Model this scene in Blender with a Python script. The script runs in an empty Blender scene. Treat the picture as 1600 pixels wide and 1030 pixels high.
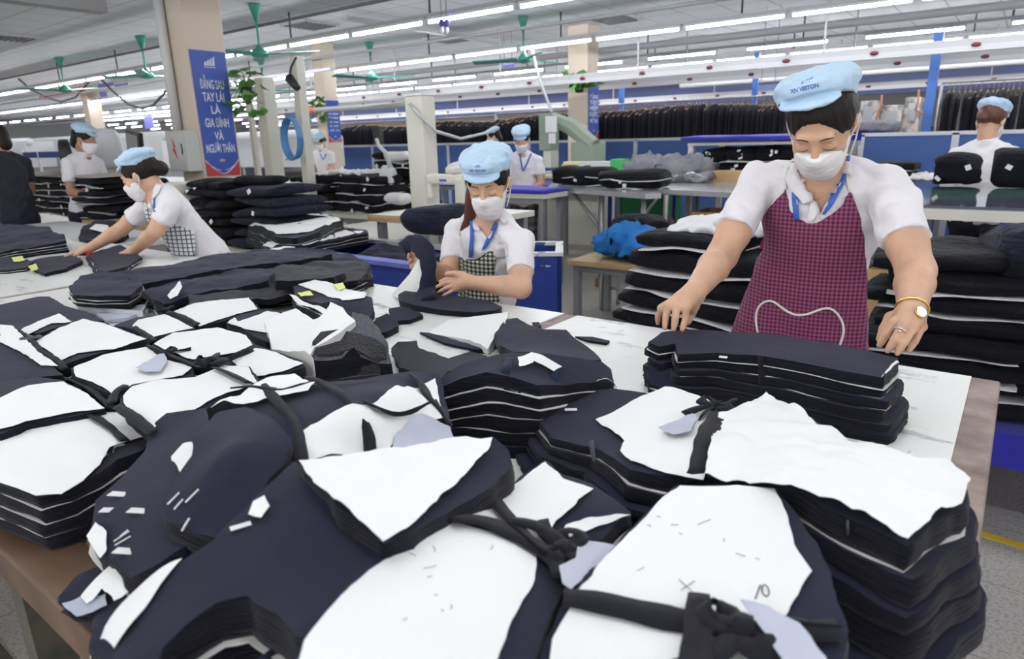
TUBE_E=38.0
import bpy, bmesh, math, random, time
import numpy as np
from mathutils import Vector, Matrix, geometry
random.seed(7); RNG=np.random.default_rng(7)
T0=time.time()
SC=bpy.context.scene
C=SC.collection
PI=math.pi
# ---------------------------------------------------------------- camera calibration
F=1041.0;CX,CY=800.,515.;H=1.42
def _d(p):
    v=np.array([p[0]-CX,-(p[1]-CY),-F],float); return v/np.linalg.norm(v)
_M=np.stack([-_d((-640,258)),_d((1620,200)),-_d((886,4180))])
_U,_S,_Vt=np.linalg.svd(_M); R=_U@_Vt
CAM=np.array([0,0,H])
def ray(x,y): return R@np.array([x-CX,-(y-CY),-F])
def at(x,y,z):
    r=ray(x,y); return CAM+r*((z-H)/r[2])
def atY(x,y,Y):
    r=ray(x,y); return CAM+r*(Y/r[1])
def atX(x,y,X):
    r=ray(x,y); return CAM+r*(X/r[0])
def atD(x,y,D):
    r=ray(x,y); return CAM+r*(D/np.hypot(r[0],r[1]))
# ---------------------------------------------------------------- tagging
def tag(o,label=None,cat=None,group=None,kind=None):
    if label: o['label']=label
    if cat: o['category']=cat
    if group: o['group']=group
    if kind: o['kind']=kind
    return o
def thing(name,label,cat,loc=(0,0,0),rz=0,group=None):
    o=bpy.data.objects.new(name,None); C.objects.link(o)
    o.location=Vector([float(v) for v in loc]); o.rotation_euler=(0,0,rz); o.empty_display_size=.05
    return tag(o,label,cat,group)
def link(name,me,parent=None,mats=None,smooth=True,keep=True):
    o=bpy.data.objects.new(name,me); C.objects.link(o)
    if mats is not None:
        for m in (mats if isinstance(mats,(list,tuple)) else [mats]): me.materials.append(m)
    if smooth: me.polygons.foreach_set('use_smooth',[True]*len(me.polygons))
    if parent is not None:
        o.parent=parent
        if keep:
            o.matrix_parent_inverse=Matrix.LocRotScale(parent.location,parent.rotation_euler,parent.scale).inverted() if parent.parent is None else (parent.matrix_parent_inverse.inverted() if False else Matrix.Identity(4))
    return o
def copy_tree(o,parent=None):
    c=o.copy(); C.objects.link(c)
    if parent is not None: c.parent=parent
    for ch in [x for x in bpy.data.objects if x.parent==o]: copy_tree(ch,c)
    return c
# ---------------------------------------------------------------- mesh builder
class MB:
    def __init__(s): s.v=[]; s.f=[]; s.m=[]; s.mi=0
    def add(s,vs,fs):
        n=len(s.v); s.v+= [tuple(float(c) for c in v) for v in vs]; s.f+=[tuple(i+n for i in f) for f in fs]; s.m+=[s.mi]*len(fs); return s
    def box(s,c,d,rot=None,bev=0):
        x,y,z=[k/2 for k in d]; cs=[(-x,-y,-z),(x,-y,-z),(x,y,-z),(-x,y,-z),(-x,-y,z),(x,-y,z),(x,y,z),(-x,y,z)]
        if rot is not None:
            if isinstance(rot,(int,float)): rot=Matrix.Rotation(rot,3,'Z')
            cs=[tuple(rot@Vector(p)) for p in cs]
        return s.add([(p[0]+c[0],p[1]+c[1],p[2]+c[2]) for p in cs],[(3,2,1,0),(4,5,6,7),(0,1,5,4),(1,2,6,5),(2,3,7,6),(3,0,4,7)])
    def box2(s,a,b):
        return s.box([(a[i]+b[i])/2 for i in range(3)],[abs(b[i]-a[i]) for i in range(3)])
    def tube(s,pts,r,n=8,cap=True,flat=1.0):
        P=[np.array(p,float) for p in pts]; m=len(P); rs=r if hasattr(r,'__len__') else [r]*m
        up=None; rings=[]
        for i in range(m):
            t=P[min(i+1,m-1)]-P[max(i-1,0)]; t/= (np.linalg.norm(t)+1e-9)
            if up is None:
                up=np.array([0,0,1.]) if abs(t[2])<.9 else np.array([1.,0,0])
            a=np.cross(t,up); a/=np.linalg.norm(a)+1e-9; b=np.cross(a,t); up=b
            rings.append([P[i]+rs[i]*(math.cos(2*PI*k/n)*a+math.sin(2*PI*k/n)*b*flat) for k in range(n)])
        vs=[p for rg in rings for p in rg]; fs=[]
        for i in range(m-1):
            for k in range(n):
                fs.append((i*n+k,i*n+(k+1)%n,(i+1)*n+(k+1)%n,(i+1)*n+k))
        if cap: fs.append(tuple(range(n-1,-1,-1))); fs.append(tuple((m-1)*n+k for k in range(n)))
        return s.add(vs,fs)
    def cyl(s,a,b,r,n=16,r2=None): return s.tube([a,b],[r,r2 if r2 is not None else r],n)
    def lathe(s,c,prof,n=20,axis='z'):
        vs=[];fs=[]
        for (r,z) in prof:
            for k in range(n):
                a=2*PI*k/n; p=(r*math.cos(a),r*math.sin(a),z)
                if axis=='x': p=(p[2],p[0],p[1])
                if axis=='y': p=(p[0],p[2],p[1])
                vs.append((c[0]+p[0],c[1]+p[1],c[2]+p[2]))
        for i in range(len(prof)-1):
            for k in range(n): fs.append((i*n+k,i*n+(k+1)%n,(i+1)*n+(k+1)%n,(i+1)*n+k))
        fs.append(tuple(range(n-1,-1,-1))); fs.append(tuple((len(prof)-1)*n+k for k in range(n)))
        return s.add(vs,fs)
    def prism(s,poly,z0,z1):   # polygon xy
        n=len(poly); vs=[(p[0],p[1],z0) for p in poly]+[(p[0],p[1],z1) for p in poly]
        fs=[tuple(range(n-1,-1,-1)),tuple(range(n,2*n))]+[(i,(i+1)%n,n+(i+1)%n,n+i) for i in range(n)]
        return s.add(vs,fs)
    def sph(s,c,r,n=12,m=8,sc=(1,1,1)):
        prof=[(math.sin(PI*i/m)*r,-math.cos(PI*i/m)*r) for i in range(m+1)]
        vs=[];fs=[]
        for (a,z) in prof:
            for k in range(n):
                t=2*PI*k/n; vs.append((c[0]+a*math.cos(t)*sc[0],c[1]+a*math.sin(t)*sc[1],c[2]+z*sc[2]))
        for i in range(m):
            for k in range(n): fs.append((i*n+k,i*n+(k+1)%n,(i+1)*n+(k+1)%n,(i+1)*n+k))
        return s.add(vs,fs)
    def build(s,name,mats,parent=None,bevel=0,smooth=False,solid=0):
        me=bpy.data.meshes.new(name); me.from_pydata(s.v,[],s.f); 
        bm=bmesh.new(); bm.from_mesh(me); bmesh.ops.remove_doubles(bm,verts=bm.verts,dist=1e-5)
        bmesh.ops.recalc_face_normals(bm,faces=bm.faces)
        bm.to_mesh(me); bm.free()
        if len(set(s.m))>1 and len(me.polygons)==len(s.m): me.polygons.foreach_set('material_index',s.m)
        o=link(name,me,parent,mats,smooth)
        if bevel:
            b=o.modifiers.new('b','BEVEL'); b.width=bevel; b.segments=2; b.limit_method='ANGLE'
            me.polygons.foreach_set('use_smooth',[True]*len(me.polygons))
            w=o.modifiers.new('w','WEIGHTED_NORMAL'); w.keep_sharp=False
        return o
def mesh_np(name,V,Fc):
    me=bpy.data.meshes.new(name); me.from_pydata([tuple(v) for v in np.asarray(V,float).tolist()],[],[tuple(f) for f in Fc]); me.update(); return me
# ---------------------------------------------------------------- smooth value noise (vectorised)
_NT=RNG.random((64,64,16)).astype(np.float32)
def vnoise(x,y,z=0.0):
    x=np.asarray(x,float);y=np.asarray(y,float);z=np.asarray(z,float)+np.zeros_like(x)
    xi=np.floor(x).astype(int);yi=np.floor(y).astype(int);zi=np.floor(z).astype(int)
    fx=x-xi;fy=y-yi;fz=z-zi
    fx=fx*fx*(3-2*fx);fy=fy*fy*(3-2*fy);fz=fz*fz*(3-2*fz)
    def g(a,b,c): return _NT[(xi+a)%64,(yi+b)%64,(zi+c)%16]
    r=0
    for a in (0,1):
        for b in (0,1):
            for c in (0,1):
                r=r+g(a,b,c)*(fx if a else 1-fx)*(fy if b else 1-fy)*(fz if c else 1-fz)
    return r*2-1
def fbm(x,y,z=0.,o=3):
    s=0;a=1;n=0
    for i in range(o):
        s=s+a*vnoise(x*2**i+i*7.3,y*2**i+i*3.1,z); n+=a; a*=.5
    return s/n
def crumple(x,y,z=0.):
    return (abs(vnoise(x,y,z))+.5*abs(vnoise(x*2.1+5,y*1.9,z))+.3*abs(vnoise(x*4.3,y*4.1+3,z)))
# ---------------------------------------------------------------- materials
def mat(name,col,rough=.6,metal=0,spec=.5,**kw):
    m=bpy.data.materials.new(name); m.use_nodes=True
    b=m.node_tree.nodes['Principled BSDF']
    b.inputs['Base Color'].default_value=(*col,1); b.inputs['Roughness'].default_value=rough
    b.inputs['Metallic'].default_value=metal; b.inputs['Specular IOR Level'].default_value=spec
    for k,v in kw.items(): b.inputs[k.replace('_',' ')].default_value=v
    return m
def NT(m): return m.node_tree.nodes,m.node_tree.links,m.node_tree.nodes['Principled BSDF']
def coords(m,scale=(1,1,1),rot=(0,0,0),kind='Object'):
    n,l,b=NT(m); tc=n.new('ShaderNodeTexCoord'); mp=n.new('ShaderNodeMapping')
    mp.inputs['Scale'].default_value=scale; mp.inputs['Rotation'].default_value=rot
    l.new(tc.outputs[kind],mp.inputs[0]); return mp.outputs[0]
def noise_col(m,c1,c2,scale=5,vscale=(1,1,1),lo=.35,hi=.65,detail=4,kind='Object'):
    n,l,b=NT(m); v=coords(m,vscale,kind=kind); t=n.new('ShaderNodeTexNoise'); t.inputs['Scale'].default_value=scale; t.inputs['Detail'].default_value=detail
    l.new(v,t.inputs['Vector']); r=n.new('ShaderNodeValToRGB'); r.color_ramp.elements[0].position=lo; r.color_ramp.elements[1].position=hi
    r.color_ramp.elements[0].color=(*c1,1); r.color_ramp.elements[1].color=(*c2,1)
    l.new(t.outputs[0],r.inputs[0]); l.new(r.outputs[0],b.inputs['Base Color']); return r
def bump(m,scale=20,strength=.3,dist=.01,vscale=(1,1,1),detail=4,kind='noise'):
    n,l,b=NT(m); v=coords(m,vscale)
    if kind=='noise':
        t=n.new('ShaderNodeTexNoise'); t.inputs['Scale'].default_value=scale; t.inputs['Detail'].default_value=detail
    elif kind=='crumple':
        t=n.new('ShaderNodeTexVoronoi'); t.inputs['Scale'].default_value=scale; t.feature='F1'
    l.new(v,t.inputs['Vector']); bp=n.new('ShaderNodeBump'); bp.inputs['Strength'].default_value=strength; bp.inputs['Distance'].default_value=dist
    l.new(t.outputs[0],bp.inputs['Height'])
    if b.inputs['Normal'].is_linked: l.new(b.inputs['Normal'].links[0].from_socket,bp.inputs['Normal'])
    l.new(bp.outputs[0],b.inputs['Normal']); return m
def fabric(name,c,rough=.9,sheen=.07,var=1.25):
    m=mat(name,c,rough,0,.25,Sheen_Weight=sheen,Sheen_Roughness=.5)
    noise_col(m,c,tuple(min(1,k*var) for k in c),scale=3)
    bump(m,900,.25,.0006); bump(m,9,.25,.01); return m
M={}
M['navy']=fabric('navy_cloth',(.0112,.0116,.0275))
M['navy2']=fabric('dark_navy_cloth',(.0085,.0085,.016))
M['charcoal']=fabric('charcoal_cloth',(.022,.023,.028))
M['black']=fabric('black_cloth',(.006,.006,.009),sheen=.03)
def side_mat(name,c,wav=0):
    m=mat(name,c,.95,0,.15,Sheen_Weight=.1)
    noise_col(m,tuple(k*.45 for k in c),tuple(k*1.3 for k in c),scale=1,vscale=(7,7,260),lo=.3,hi=.7,detail=3)
    bump(m,1,.8,.004,vscale=(9,9,330),detail=4); return m
M['edge']=side_mat('stacked_cloth_edges',(.009,.009,.016))
M['edge2']=side_mat('stacked_black_edges',(.006,.006,.009))
M['tie']=fabric('tie_strip_cloth',(.0095,.0095,.014),sheen=.06)
M['navyt']=fabric('navy_tie_cloth',(.009,.014,.036),sheen=.06)
M['tiegrey']=fabric('grey_tie_strip_cloth',(.07,.073,.085))
M['lining']=fabric('grey_lining_cloth',(.42,.44,.52),rough=.6)
M['paper']=mat('white_pattern_paper',(.86,.86,.845),.55,0,.4); bump(M['paper'],14,.22,.008,detail=6)
M['paperin']=mat('paper_edge',(.72,.71,.68),.7)
M['papergrey']=mat('thin_translucent_paper',(.62,.63,.66),.5); bump(M['papergrey'],10,.3,.01)
M['knit']=mat('knit_interlining',(.02,.02,.022),.9); 
n_,l_,b_=NT(M['knit']); v_=coords(M['knit'],(1,1,1)); t_=n_.new('ShaderNodeTexVoronoi'); t_.inputs['Scale'].default_value=110
l_.new(v_,t_.inputs['Vector']); bp_=n_.new('ShaderNodeBump'); bp_.inputs['Strength'].default_value=1; bp_.inputs['Distance'].default_value=.004
l_.new(t_.outputs[0],bp_.inputs['Height']); l_.new(bp_.outputs[0],b_.inputs['Normal'])
M['speckle']=mat('speckled_grey_cloth',(.06,.06,.075),.9); noise_col(M['speckle'],(.03,.03,.045),(.10,.10,.12),scale=260,lo=.4,hi=.6,detail=2)
M['white']=mat('white_label',(.8,.8,.8),.5)
M['metal']=mat('grey_painted_steel',(.33,.34,.35),.4,.5)
M['steel']=mat('brushed_steel_sheet',(.62,.63,.65),.22,.7)
M['creampaint']=mat('cream_enamel',(.66,.64,.56),.4)
M['wood']=mat('raw_wood',(.45,.31,.16),.6); noise_col(M['wood'],(.34,.22,.11),(.52,.37,.2),scale=3,vscale=(1,14,14)); 
M['blue']=mat('blue_painted_board',(.012,.035,.23),.45); noise_col(M['blue'],(.010,.03,.2),(.02,.055,.3),scale=6)
M['bluecloth']=fabric('royal_blue_cloth',(.03,.03,.35),sheen=.2)
M['card']=mat('cardboard',(.48,.31,.15),.8); noise_col(M['card'],(.44,.28,.13),(.53,.36,.19),scale=3)
M['dark']=mat('dark_plastic',(.02,.02,.022),.45)
M['yellow']=mat('yellow_tag_paper',(.75,.8,.25),.6)
M['gold']=mat('gold_metal',(.9,.62,.22),.22,1)
M['silver']=mat('silver_metal',(.85,.85,.87),.15,1)
# ---------------------------------------------------------------- rbf height field
class Field:
    def __init__(s,P,reg=2e-3):
        P=np.array(P,float); s.c=P[:,:2]; s.mu=s.c.mean(0); n=len(P)
        r=np.linalg.norm(s.c[:,None]-s.c[None],axis=2); A=np.zeros((n+3,n+3)); A[:n,:n]=r-reg*np.eye(n)*0+np.eye(n)*(-reg)
        L=np.c_[np.ones(n),s.c-s.mu]; A[:n,n:]=L; A[n:,:n]=L.T
        b=np.r_[P[:,2],0,0,0]; s.w=np.linalg.lstsq(A,b,rcond=None)[0]; s.lo=P[:,2].min(); s.hi=P[:,2].max()
    def __call__(s,x,y):
        q=np.stack([np.asarray(x,float).ravel(),np.asarray(y,float).ravel()],1)
        r=np.linalg.norm(q[:,None]-s.c[None],axis=2); n=len(s.c)
        z=r@s.w[:n]+s.w[n]+(q-s.mu)@s.w[n+1:]
        return np.clip(z,s.lo-.03,s.hi+.03)
def resample(P,step,closed=True):
    P=np.array(P,float); Q=np.r_[P,P[:1]] if closed else P; out=[]
    for i in range(len(Q)-1):
        n=max(1,int(round(np.linalg.norm(Q[i+1]-Q[i])/step)))
        for k in range(n): out.append(Q[i]+(Q[i+1]-Q[i])*k/n)
    if not closed: out.append(Q[-1])
    return np.array(out)
def soften(P,it=2,closed=True):
    P=np.array(P,float)
    for _ in range(it):
        if closed: P=.5*P+.25*(np.roll(P,1,0)+np.roll(P,-1,0))
        else: P[1:-1]=.5*P[1:-1]+.25*(P[:-2]+P[2:])
    return P
def inside(poly,x,y):
    c=np.zeros(len(x),bool); n=len(poly); j=n-1
    for i in range(n):
        xi,yi=poly[i][:2]; xj,yj=poly[j][:2]
        m=((yi>y)!=(yj>y))&(x<(xj-xi)*(y-yi)/(yj-yi+1e-12)+xi); c^=m; j=i
    return c
def fill(poly,g):
    """triangulate a closed xy polygon with interior points of spacing g -> (V2, tris, nb)"""
    poly=np.array(poly)[:,:2]; n=len(poly)
    lo=poly.min(0);hi=poly.max(0); xs=np.arange(lo[0]+g/2,hi[0],g); ys=np.arange(lo[1]+g/2,hi[1],g)
    X,Y=np.meshgrid(xs,ys); X=X+(np.arange(len(ys))%2)[:,None]*g*.5; X=X.ravel();Y=Y.ravel()
    X=X+RNG.uniform(-.15,.15,len(X))*g; Y=Y+RNG.uniform(-.15,.15,len(Y))*g
    m=inside(poly,X,Y); X=X[m];Y=Y[m]
    if len(X):
        d=np.min(np.hypot(X[:,None]-poly[None,:,0],Y[:,None]-poly[None,:,1]),axis=1); k=d>g*.45; X=X[k];Y=Y[k]
    pts=[Vector((float(a),float(b))) for a,b in poly]+[Vector((float(a),float(b))) for a,b in zip(X,Y)]
    r=geometry.delaunay_2d_cdt(pts,[],[list(range(n))],1,1e-7)
    V=np.array([(v.x,v.y) for v in r[0]]); T=[tuple(f) for f in r[2]]
    # boundary loop in new indices
    orig=r[3]; mp={}
    for i,o in enumerate(orig):
        for k in o: mp[k]=i
    B=[mp[i] for i in range(n) if i in mp]
    BB=[b for i,b in enumerate(B) if b!=B[i-1]]
    return V,T,BB
def area2(P): 
    x,y=P[:,0],P[:,1]; return .5*np.sum(x*np.roll(y,-1)-np.roll(x,-1)*y)
def shell(name,outline,ztop,zbot,g=.02,mats=None,parent=None,ragged=0.,bulge=0.,rings=2,rough=0.,seed=0,smooth=True,rag_scale=30):
    """closed slab: top surface ztop(x,y), bottom zbot(x,y), side wall with optional ragged/bulging rings. material 0 top, 1 side"""
    P=np.array(outline,float)[:,:2]
    if area2(P)<0: P=P[::-1]
    V,T,B=fill(P,g); n=len(V)
    zt=ztop(V[:,0],V[:,1]); 
    if rough: zt=zt+rough*(crumple(V[:,0]*9+seed,V[:,1]*9,seed)-.8)
    zb=np.minimum(zbot(V[:,0],V[:,1]),zt-.0004)
    vs=[np.c_[V,zt]]; nb=len(B); b=np.array(B); Pb=V[b]
    t=np.roll(Pb,-1,0)-np.roll(Pb,1,0); nrm=np.c_[t[:,1],-t[:,0]]; nrm/=np.linalg.norm(nrm,axis=1)[:,None]+1e-9
    fs=[tuple(f) for f in T]; mi=[0]*len(fs); prev=b.copy(); off=n
    s_=np.arange(nb)*1.0
    for r in range(1,rings+1):
        f=r/(rings+1.); o=bulge*math.sin(PI*f)+ragged*vnoise(Pb[:,0]*rag_scale+seed*3.3,Pb[:,1]*rag_scale,r*1.7+seed)
        q=Pb+nrm*o[:,None] if hasattr(o,'__len__') else Pb+nrm*o
        vs.append(np.c_[q,zt[b]*(1-f)+zb[b]*f]); cur=np.arange(off,off+nb); off+=nb
        for i in range(nb):
            j=(i+1)%nb; fs.append((prev[i],cur[i],cur[j],prev[j])); mi.append(1)
        prev=cur
    vs.append(np.c_[V,zb]); bb=b+off
    for i in range(nb):
        j=(i+1)%nb; fs.append((prev[i],bb[i],bb[j],prev[j])); mi.append(1)
    for f in T: fs.append(tuple(off+k for k in reversed(f))); mi.append(1)
    me=mesh_np(name,np.concatenate(vs),[tuple(int(k) for k in f) for f in fs])
    me.polygons.foreach_set('material_index',mi)
    me.polygons.foreach_set('use_smooth',[smooth and m==0 or (smooth and rings>1) for m in mi])
    # sharp rim
    me.update()
    o=link(name,me,parent,mats,smooth=False)
    sharp=set()
    rim={(min(B[i],B[(i+1)%nb]),max(B[i],B[(i+1)%nb])) for i in range(nb)}
    at_=me.attributes.new('sharp_edge','BOOLEAN','EDGE') if 'sharp_edge' not in me.attributes else me.attributes['sharp_edge']
    ev=np.empty(len(me.edges)*2,int); me.edges.foreach_get('vertices',ev); ev=ev.reshape(-1,2)
    at_.data.foreach_set('value',[ (min(a,c),max(a,c)) in rim for a,c in ev.tolist()])
    return o
def ribbon(name,pts,w,nrm=None,m=None,parent=None,thick=.0018,wav=.0,centre=None,twist=0,seed=0,step=.012):
    """flat strap along world points; width lies across the path, facing away from `centre`"""
    P=soften(resample(pts,step,False),3,False); n=len(P); c=np.array(centre if centre is not None else P.mean(0)-np.array([0,0,.3]))
    vs=[];fs=[]
    for i in range(n):
        t=P[min(i+1,n-1)]-P[max(i-1,0)]; t/=np.linalg.norm(t)+1e-9
        o=P[i]-c if nrm is None else np.array(nrm,float); o=o/np.linalg.norm(o)
        a=np.cross(t,o); a/=np.linalg.norm(a)+1e-9; o=np.cross(a,t)
        if twist:
            th=twist*i/(n-1); a,o=a*math.cos(th)+o*math.sin(th),o*math.cos(th)-a*math.sin(th)
        ww=w*.86*(1+.16*math.sin(i*.35+seed)+.07*math.sin(i*1.3+seed*2)); dz=wav*math.sin(i*.5+seed*2)
        p=P[i]+o*dz
        for k,(u,h) in enumerate([(-.5,0),(.1,.0012+.0010*math.sin(i*.8+seed)),(.5,0),(.5,-thick),(0,-thick),(-.5,-thick)]):
            vs.append(p+a*u*ww+o*(h+thick*1.2))
    for i in range(n-1):
        for k in range(6): fs.append((i*6+k,i*6+(k+1)%6,(i+1)*6+(k+1)%6,(i+1)*6+k))
    fs.append(tuple(range(5,-1,-1))); fs.append(tuple((n-1)*6+k for k in range(6)))
    me=mesh_np(name,vs,fs); bm=bmesh.new(); bm.from_mesh(me); bmesh.ops.recalc_face_normals(bm,faces=bm.faces); bm.to_mesh(me); bm.free()
    return link(name,me,parent,m)
def loop_pts(c,d,s,up=.5,n=12):
    """teardrop loop from c in direction d size s"""
    d=np.array(d,float); d/=np.linalg.norm(d); side=np.cross(d,[0,0,1]); side/=np.linalg.norm(side)+1e-9
    return [np.array(c)+d*s*math.sin(PI*k/n)+side*s*.42*math.sin(2*PI*k/n)+np.array([0,0,1])*s*up*math.sin(PI*k/n)*.6 for k in range(n+1)]
def knot(c,s,m,parent,seed=0,loops=2,tails=2,w=.022,name='knot'):
    """a tied knot: crossed wraps, flat loops and twisted tails"""
    rr=random.Random(seed); c=np.array(c,float); a0=rr.uniform(0,2*PI)
    v,f=[],[]
    mb=MB(); mb.sph(tuple(c+[0,0,s*.18]),s*.36,12,8,(1.2,.9,.7)); kk=mb.build(name,m,parent,smooth=True)
    for q in (0,1.3):
        d=np.array([math.cos(a0+q),math.sin(a0+q),0]); e=np.array([-d[1],d[0],0])
        P=[c+d*s*.42*math.cos(t)+np.array([0,0,1])*(s*.2+s*.34*math.sin(t))+e*s*.12*math.sin(2*t) for t in np.linspace(-.3,PI+.3,9)]
        ribbon('wrap',P,w*.9,m=m,parent=kk,centre=c,seed=seed,step=.006)
    for i in range(loops):
        a=a0+i*PI+rr.uniform(-.4,.4); ribbon('loop',loop_pts(c+np.array([0,0,s*.2]),(math.cos(a),math.sin(a),.0),s*rr.uniform(.9,1.3),up=.35),w,m=m,parent=kk,centre=c-np.array([0,0,.03]),seed=seed+i,twist=rr.uniform(-.8,.8))
    for i in range(tails):
        a=a0+PI/2+i*PI+rr.uniform(-.6,.6); d=np.array([math.cos(a),math.sin(a),0]); L=s*rr.uniform(1.8,2.6); e=np.array([-d[1],d[0],0])*rr.uniform(-.4,.4)*L
        ribbon('tail',[c+np.array([0,0,s*.25]),c+d*L*.4+np.array([0,0,s*.28]),c+d*L*.8+e*.5+np.array([0,0,s*.1]),c+d*L+e+np.array([0,0,.004])],w*1.0,m=m,parent=kk,twist=rr.uniform(-1.2,1.2),seed=seed)
    return kk
TABZ=.88
class Stack:
    """a tied bundle of cut cloth: slabs of layers with paper leaves between them"""
    def __init__(s,name,label,cat,outline,ctrl=(),base=TABZ,n=3,g=.022,top='navy',edge='edge',group=None,jit=.008,paper_lines=True,rag=.0022,seed=1,flare=0.,wig=.0028,bulge=.0008,step=.012,soft=0,lift=.0,shift=(0,0),leaf=.0013,leafout=.0022,ty='cloth_layers',und=.006):
        s.seed=seed; rr=random.Random(seed)
        O=np.array([at(*p) for p in outline]); s.C=O.mean(0)
        cp=[tuple(p) for p in O]+[tuple(at(*p)) for p in ctrl]
        F0=Field(cp); s.base=base; s.n=n; am=und*min(1,(max(p[2] for p in cp)-base)/.08)
        s.F=lambda x,y: F0(x,y)+am*fbm(np.asarray(x,float).ravel()*5+seed,np.asarray(y,float).ravel()*5,seed,2)
        P=resample(O,step); P=soften(P,soft); P=P[:,:2]
        if area2(P)<0: P=P[::-1]
        s.P=P
        zc=float(s.F([s.C[0]],[s.C[1]])[0])
        s.root=thing(name,label,cat,(s.C[0],s.C[1],base),0,group)
        t=np.roll(P,-1,0)-np.roll(P,1,0); nr=np.c_[t[:,1],-t[:,0]]; nr/=np.linalg.norm(nr,axis=1)[:,None]+1e-9
        s.slabs=[]
        for k in range(n):
            f0=k/n; f1=(k+1)/n
            dx=np.array([rr.uniform(-jit,jit),rr.uniform(-jit,jit)])*(1 if k else 0)+np.array(shift)*f0
            Q=P+dx+nr*(flare*f0+(rr.uniform(-.5,.5)*jit if k else 0)+wig*vnoise(P[:,0]*40+k*9+seed,P[:,1]*40,k))[:,None]
            zt=(lambda x,y,f=f0,k=k: s.lev(x,y,f,k)-(leaf if f>0 else 0))
            zb=(lambda x,y,f=f1,k=k: s.lev(x,y,f,k+1))
            o=shell(ty,Q,zt,zb,g=g if k==0 else g*2.2,mats=[M[top],M[edge]],parent=s.root,ragged=rag,bulge=bulge,rings=3,seed=seed+k,rag_scale=60)
            if k<n-1 and paper_lines:
                L=P+dx+nr*(leafout+.0045*vnoise(P[:,0]*14+k*5+seed,P[:,1]*14,k+3))[:,None]
                shell('paper_leaf',L,(lambda x,y,f=f1,k=k: s.lev(x,y,f,k+1)+.0),(lambda x,y,f=f1,k=k: s.lev(x,y,f,k+1)-leaf),g=.08,mats=[M['paperin'],M['paperin']],parent=s.root,rings=1)
    def lev(s,x,y,f,k):
        h=np.maximum(s.F(x,y),s.base+.006)-s.base
        w_=.10*h/s.n*4*f*(1-f) if s.n>1 else 0
        return s.base+h*(1-f)+w_*3*vnoise(np.asarray(x)*11+s.seed+k*3.1,np.asarray(y)*11,k*2.3)
    def pt(s,px,py,lift=.0):
        z=float(s.F([s.C[0]],[s.C[1]])[0])
        for _ in range(14):
            p=at(px,py,z); z=.5*z+.5*(float(s.F([p[0]],[p[1]])[0])+lift)
        return at(px,py,z)
    def sheet(s,poly,mt='paper',lift=.003,curl=.0,rough=.0032,g=.014,name='paper_sheet',th=.0007,ctrl=None,seed=0,parent=None):
        """poly entries (px,py) on the stack top, or (px,py,z) absolute"""
        O=[]
        for p in poly: O.append(at(*p) if len(p)==3 else s.pt(p[0],p[1],lift))
        O=np.array(O); P=resample(O,.008); P[:,:2]+=.0016*np.stack([vnoise(P[:,0]*70,P[:,1]*70,1.3),vnoise(P[:,0]*70+9,P[:,1]*70,4.7)],1); 
        pts=[tuple(o) for o in O]
        if ctrl is None:
            F2=lambda x,y: s.F(x,y)+lift
            extra=[]
            if any(len(p)==3 for p in poly):
                V=np.array(O)[:,:2]; c=V.mean(0)
                for v in V:
                    for f in (.0,.45,.75):
                        q=v*f+c*(1-f); extra.append((q[0],q[1],float(s.F([q[0]],[q[1]])[0])+lift))
                F2=Field(pts+extra)
        else: F2=Field(pts+[tuple(at(*p)) for p in ctrl])
        sd=seed+s.seed
        zt=lambda x,y: F2(x,y)+rough*(crumple(x*11+sd,y*11,sd)-.55)+rough*.6*crumple(x*27+sd,y*27,sd)
        return shell(name,P,zt,lambda x,y:zt(x,y)-th,g=g,mats=[M[mt],M[mt]],parent=parent or s.root,rings=1,seed=sd)
    def tie(s,pts,w=.028,mt='tie',lift=.006,name='tie_strip',twist=0,seed=0,parent=None):
        Q=[at(*p) if len(p)==3 else s.pt(p[0],p[1],lift) for p in pts]
        c=np.array([s.C[0],s.C[1],s.base-.15])
        return ribbon(name,Q,w*.66,m=M[mt],parent=parent or s.root,centre=c,twist=twist,seed=seed+s.seed)
    def knot(s,px,py,size=.03,mt='tie',loops=2,tails=2,w=.022,seed=0):
        return knot(s.pt(px,py,.004),size*.85,M[mt],s.root,seed+s.seed,loops,tails,w*.72)
    def label_at(s,px,py,w=.018,h=.010,a=.5,lift=.003):
        p=s.pt(px,py,lift); mb=MB(); mb.box(p,(w,h,.0008),a); return mb.build('stock_label',M['white'],s.root)
# ================================================================= camera, world
cam=bpy.data.cameras.new('camera'); co=bpy.data.objects.new('camera',cam); C.objects.link(co); SC.camera=co
cam.sensor_width=36; cam.lens=F/1600*36; cam.clip_start=.02; cam.clip_end=300
co.matrix_world=Matrix.Translation(CAM)@Matrix(R.tolist()).to_4x4()
cam.dof.use_dof=True; cam.dof.focus_distance=1.55; cam.dof.aperture_fstop=5.6
w=bpy.data.worlds.new('hall_light'); SC.world=w; w.use_nodes=True
w.node_tree.nodes['Background'].inputs[0].default_value=(.93,.96,1,1); w.node_tree.nodes['Background'].inputs[1].default_value=1.1
SC.view_settings.view_transform='Standard'; SC.view_settings.look='None'; SC.view_settings.gamma=1; SC.view_settings.use_curve_mapping=False
SC.view_settings.exposure=0.45
SC.cycles.max_bounces=5; SC.cycles.diffuse_bounces=3; SC.cycles.glossy_bounces=2; SC.cycles.transmission_bounces=3; SC.cycles.transparent_max_bounces=6
SC.cycles.use_denoising=True; SC.cycles.caustics_reflective=False; SC.cycles.caustics_refractive=False; SC.cycles.sample_clamp_indirect=4
CZ=3.1
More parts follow.
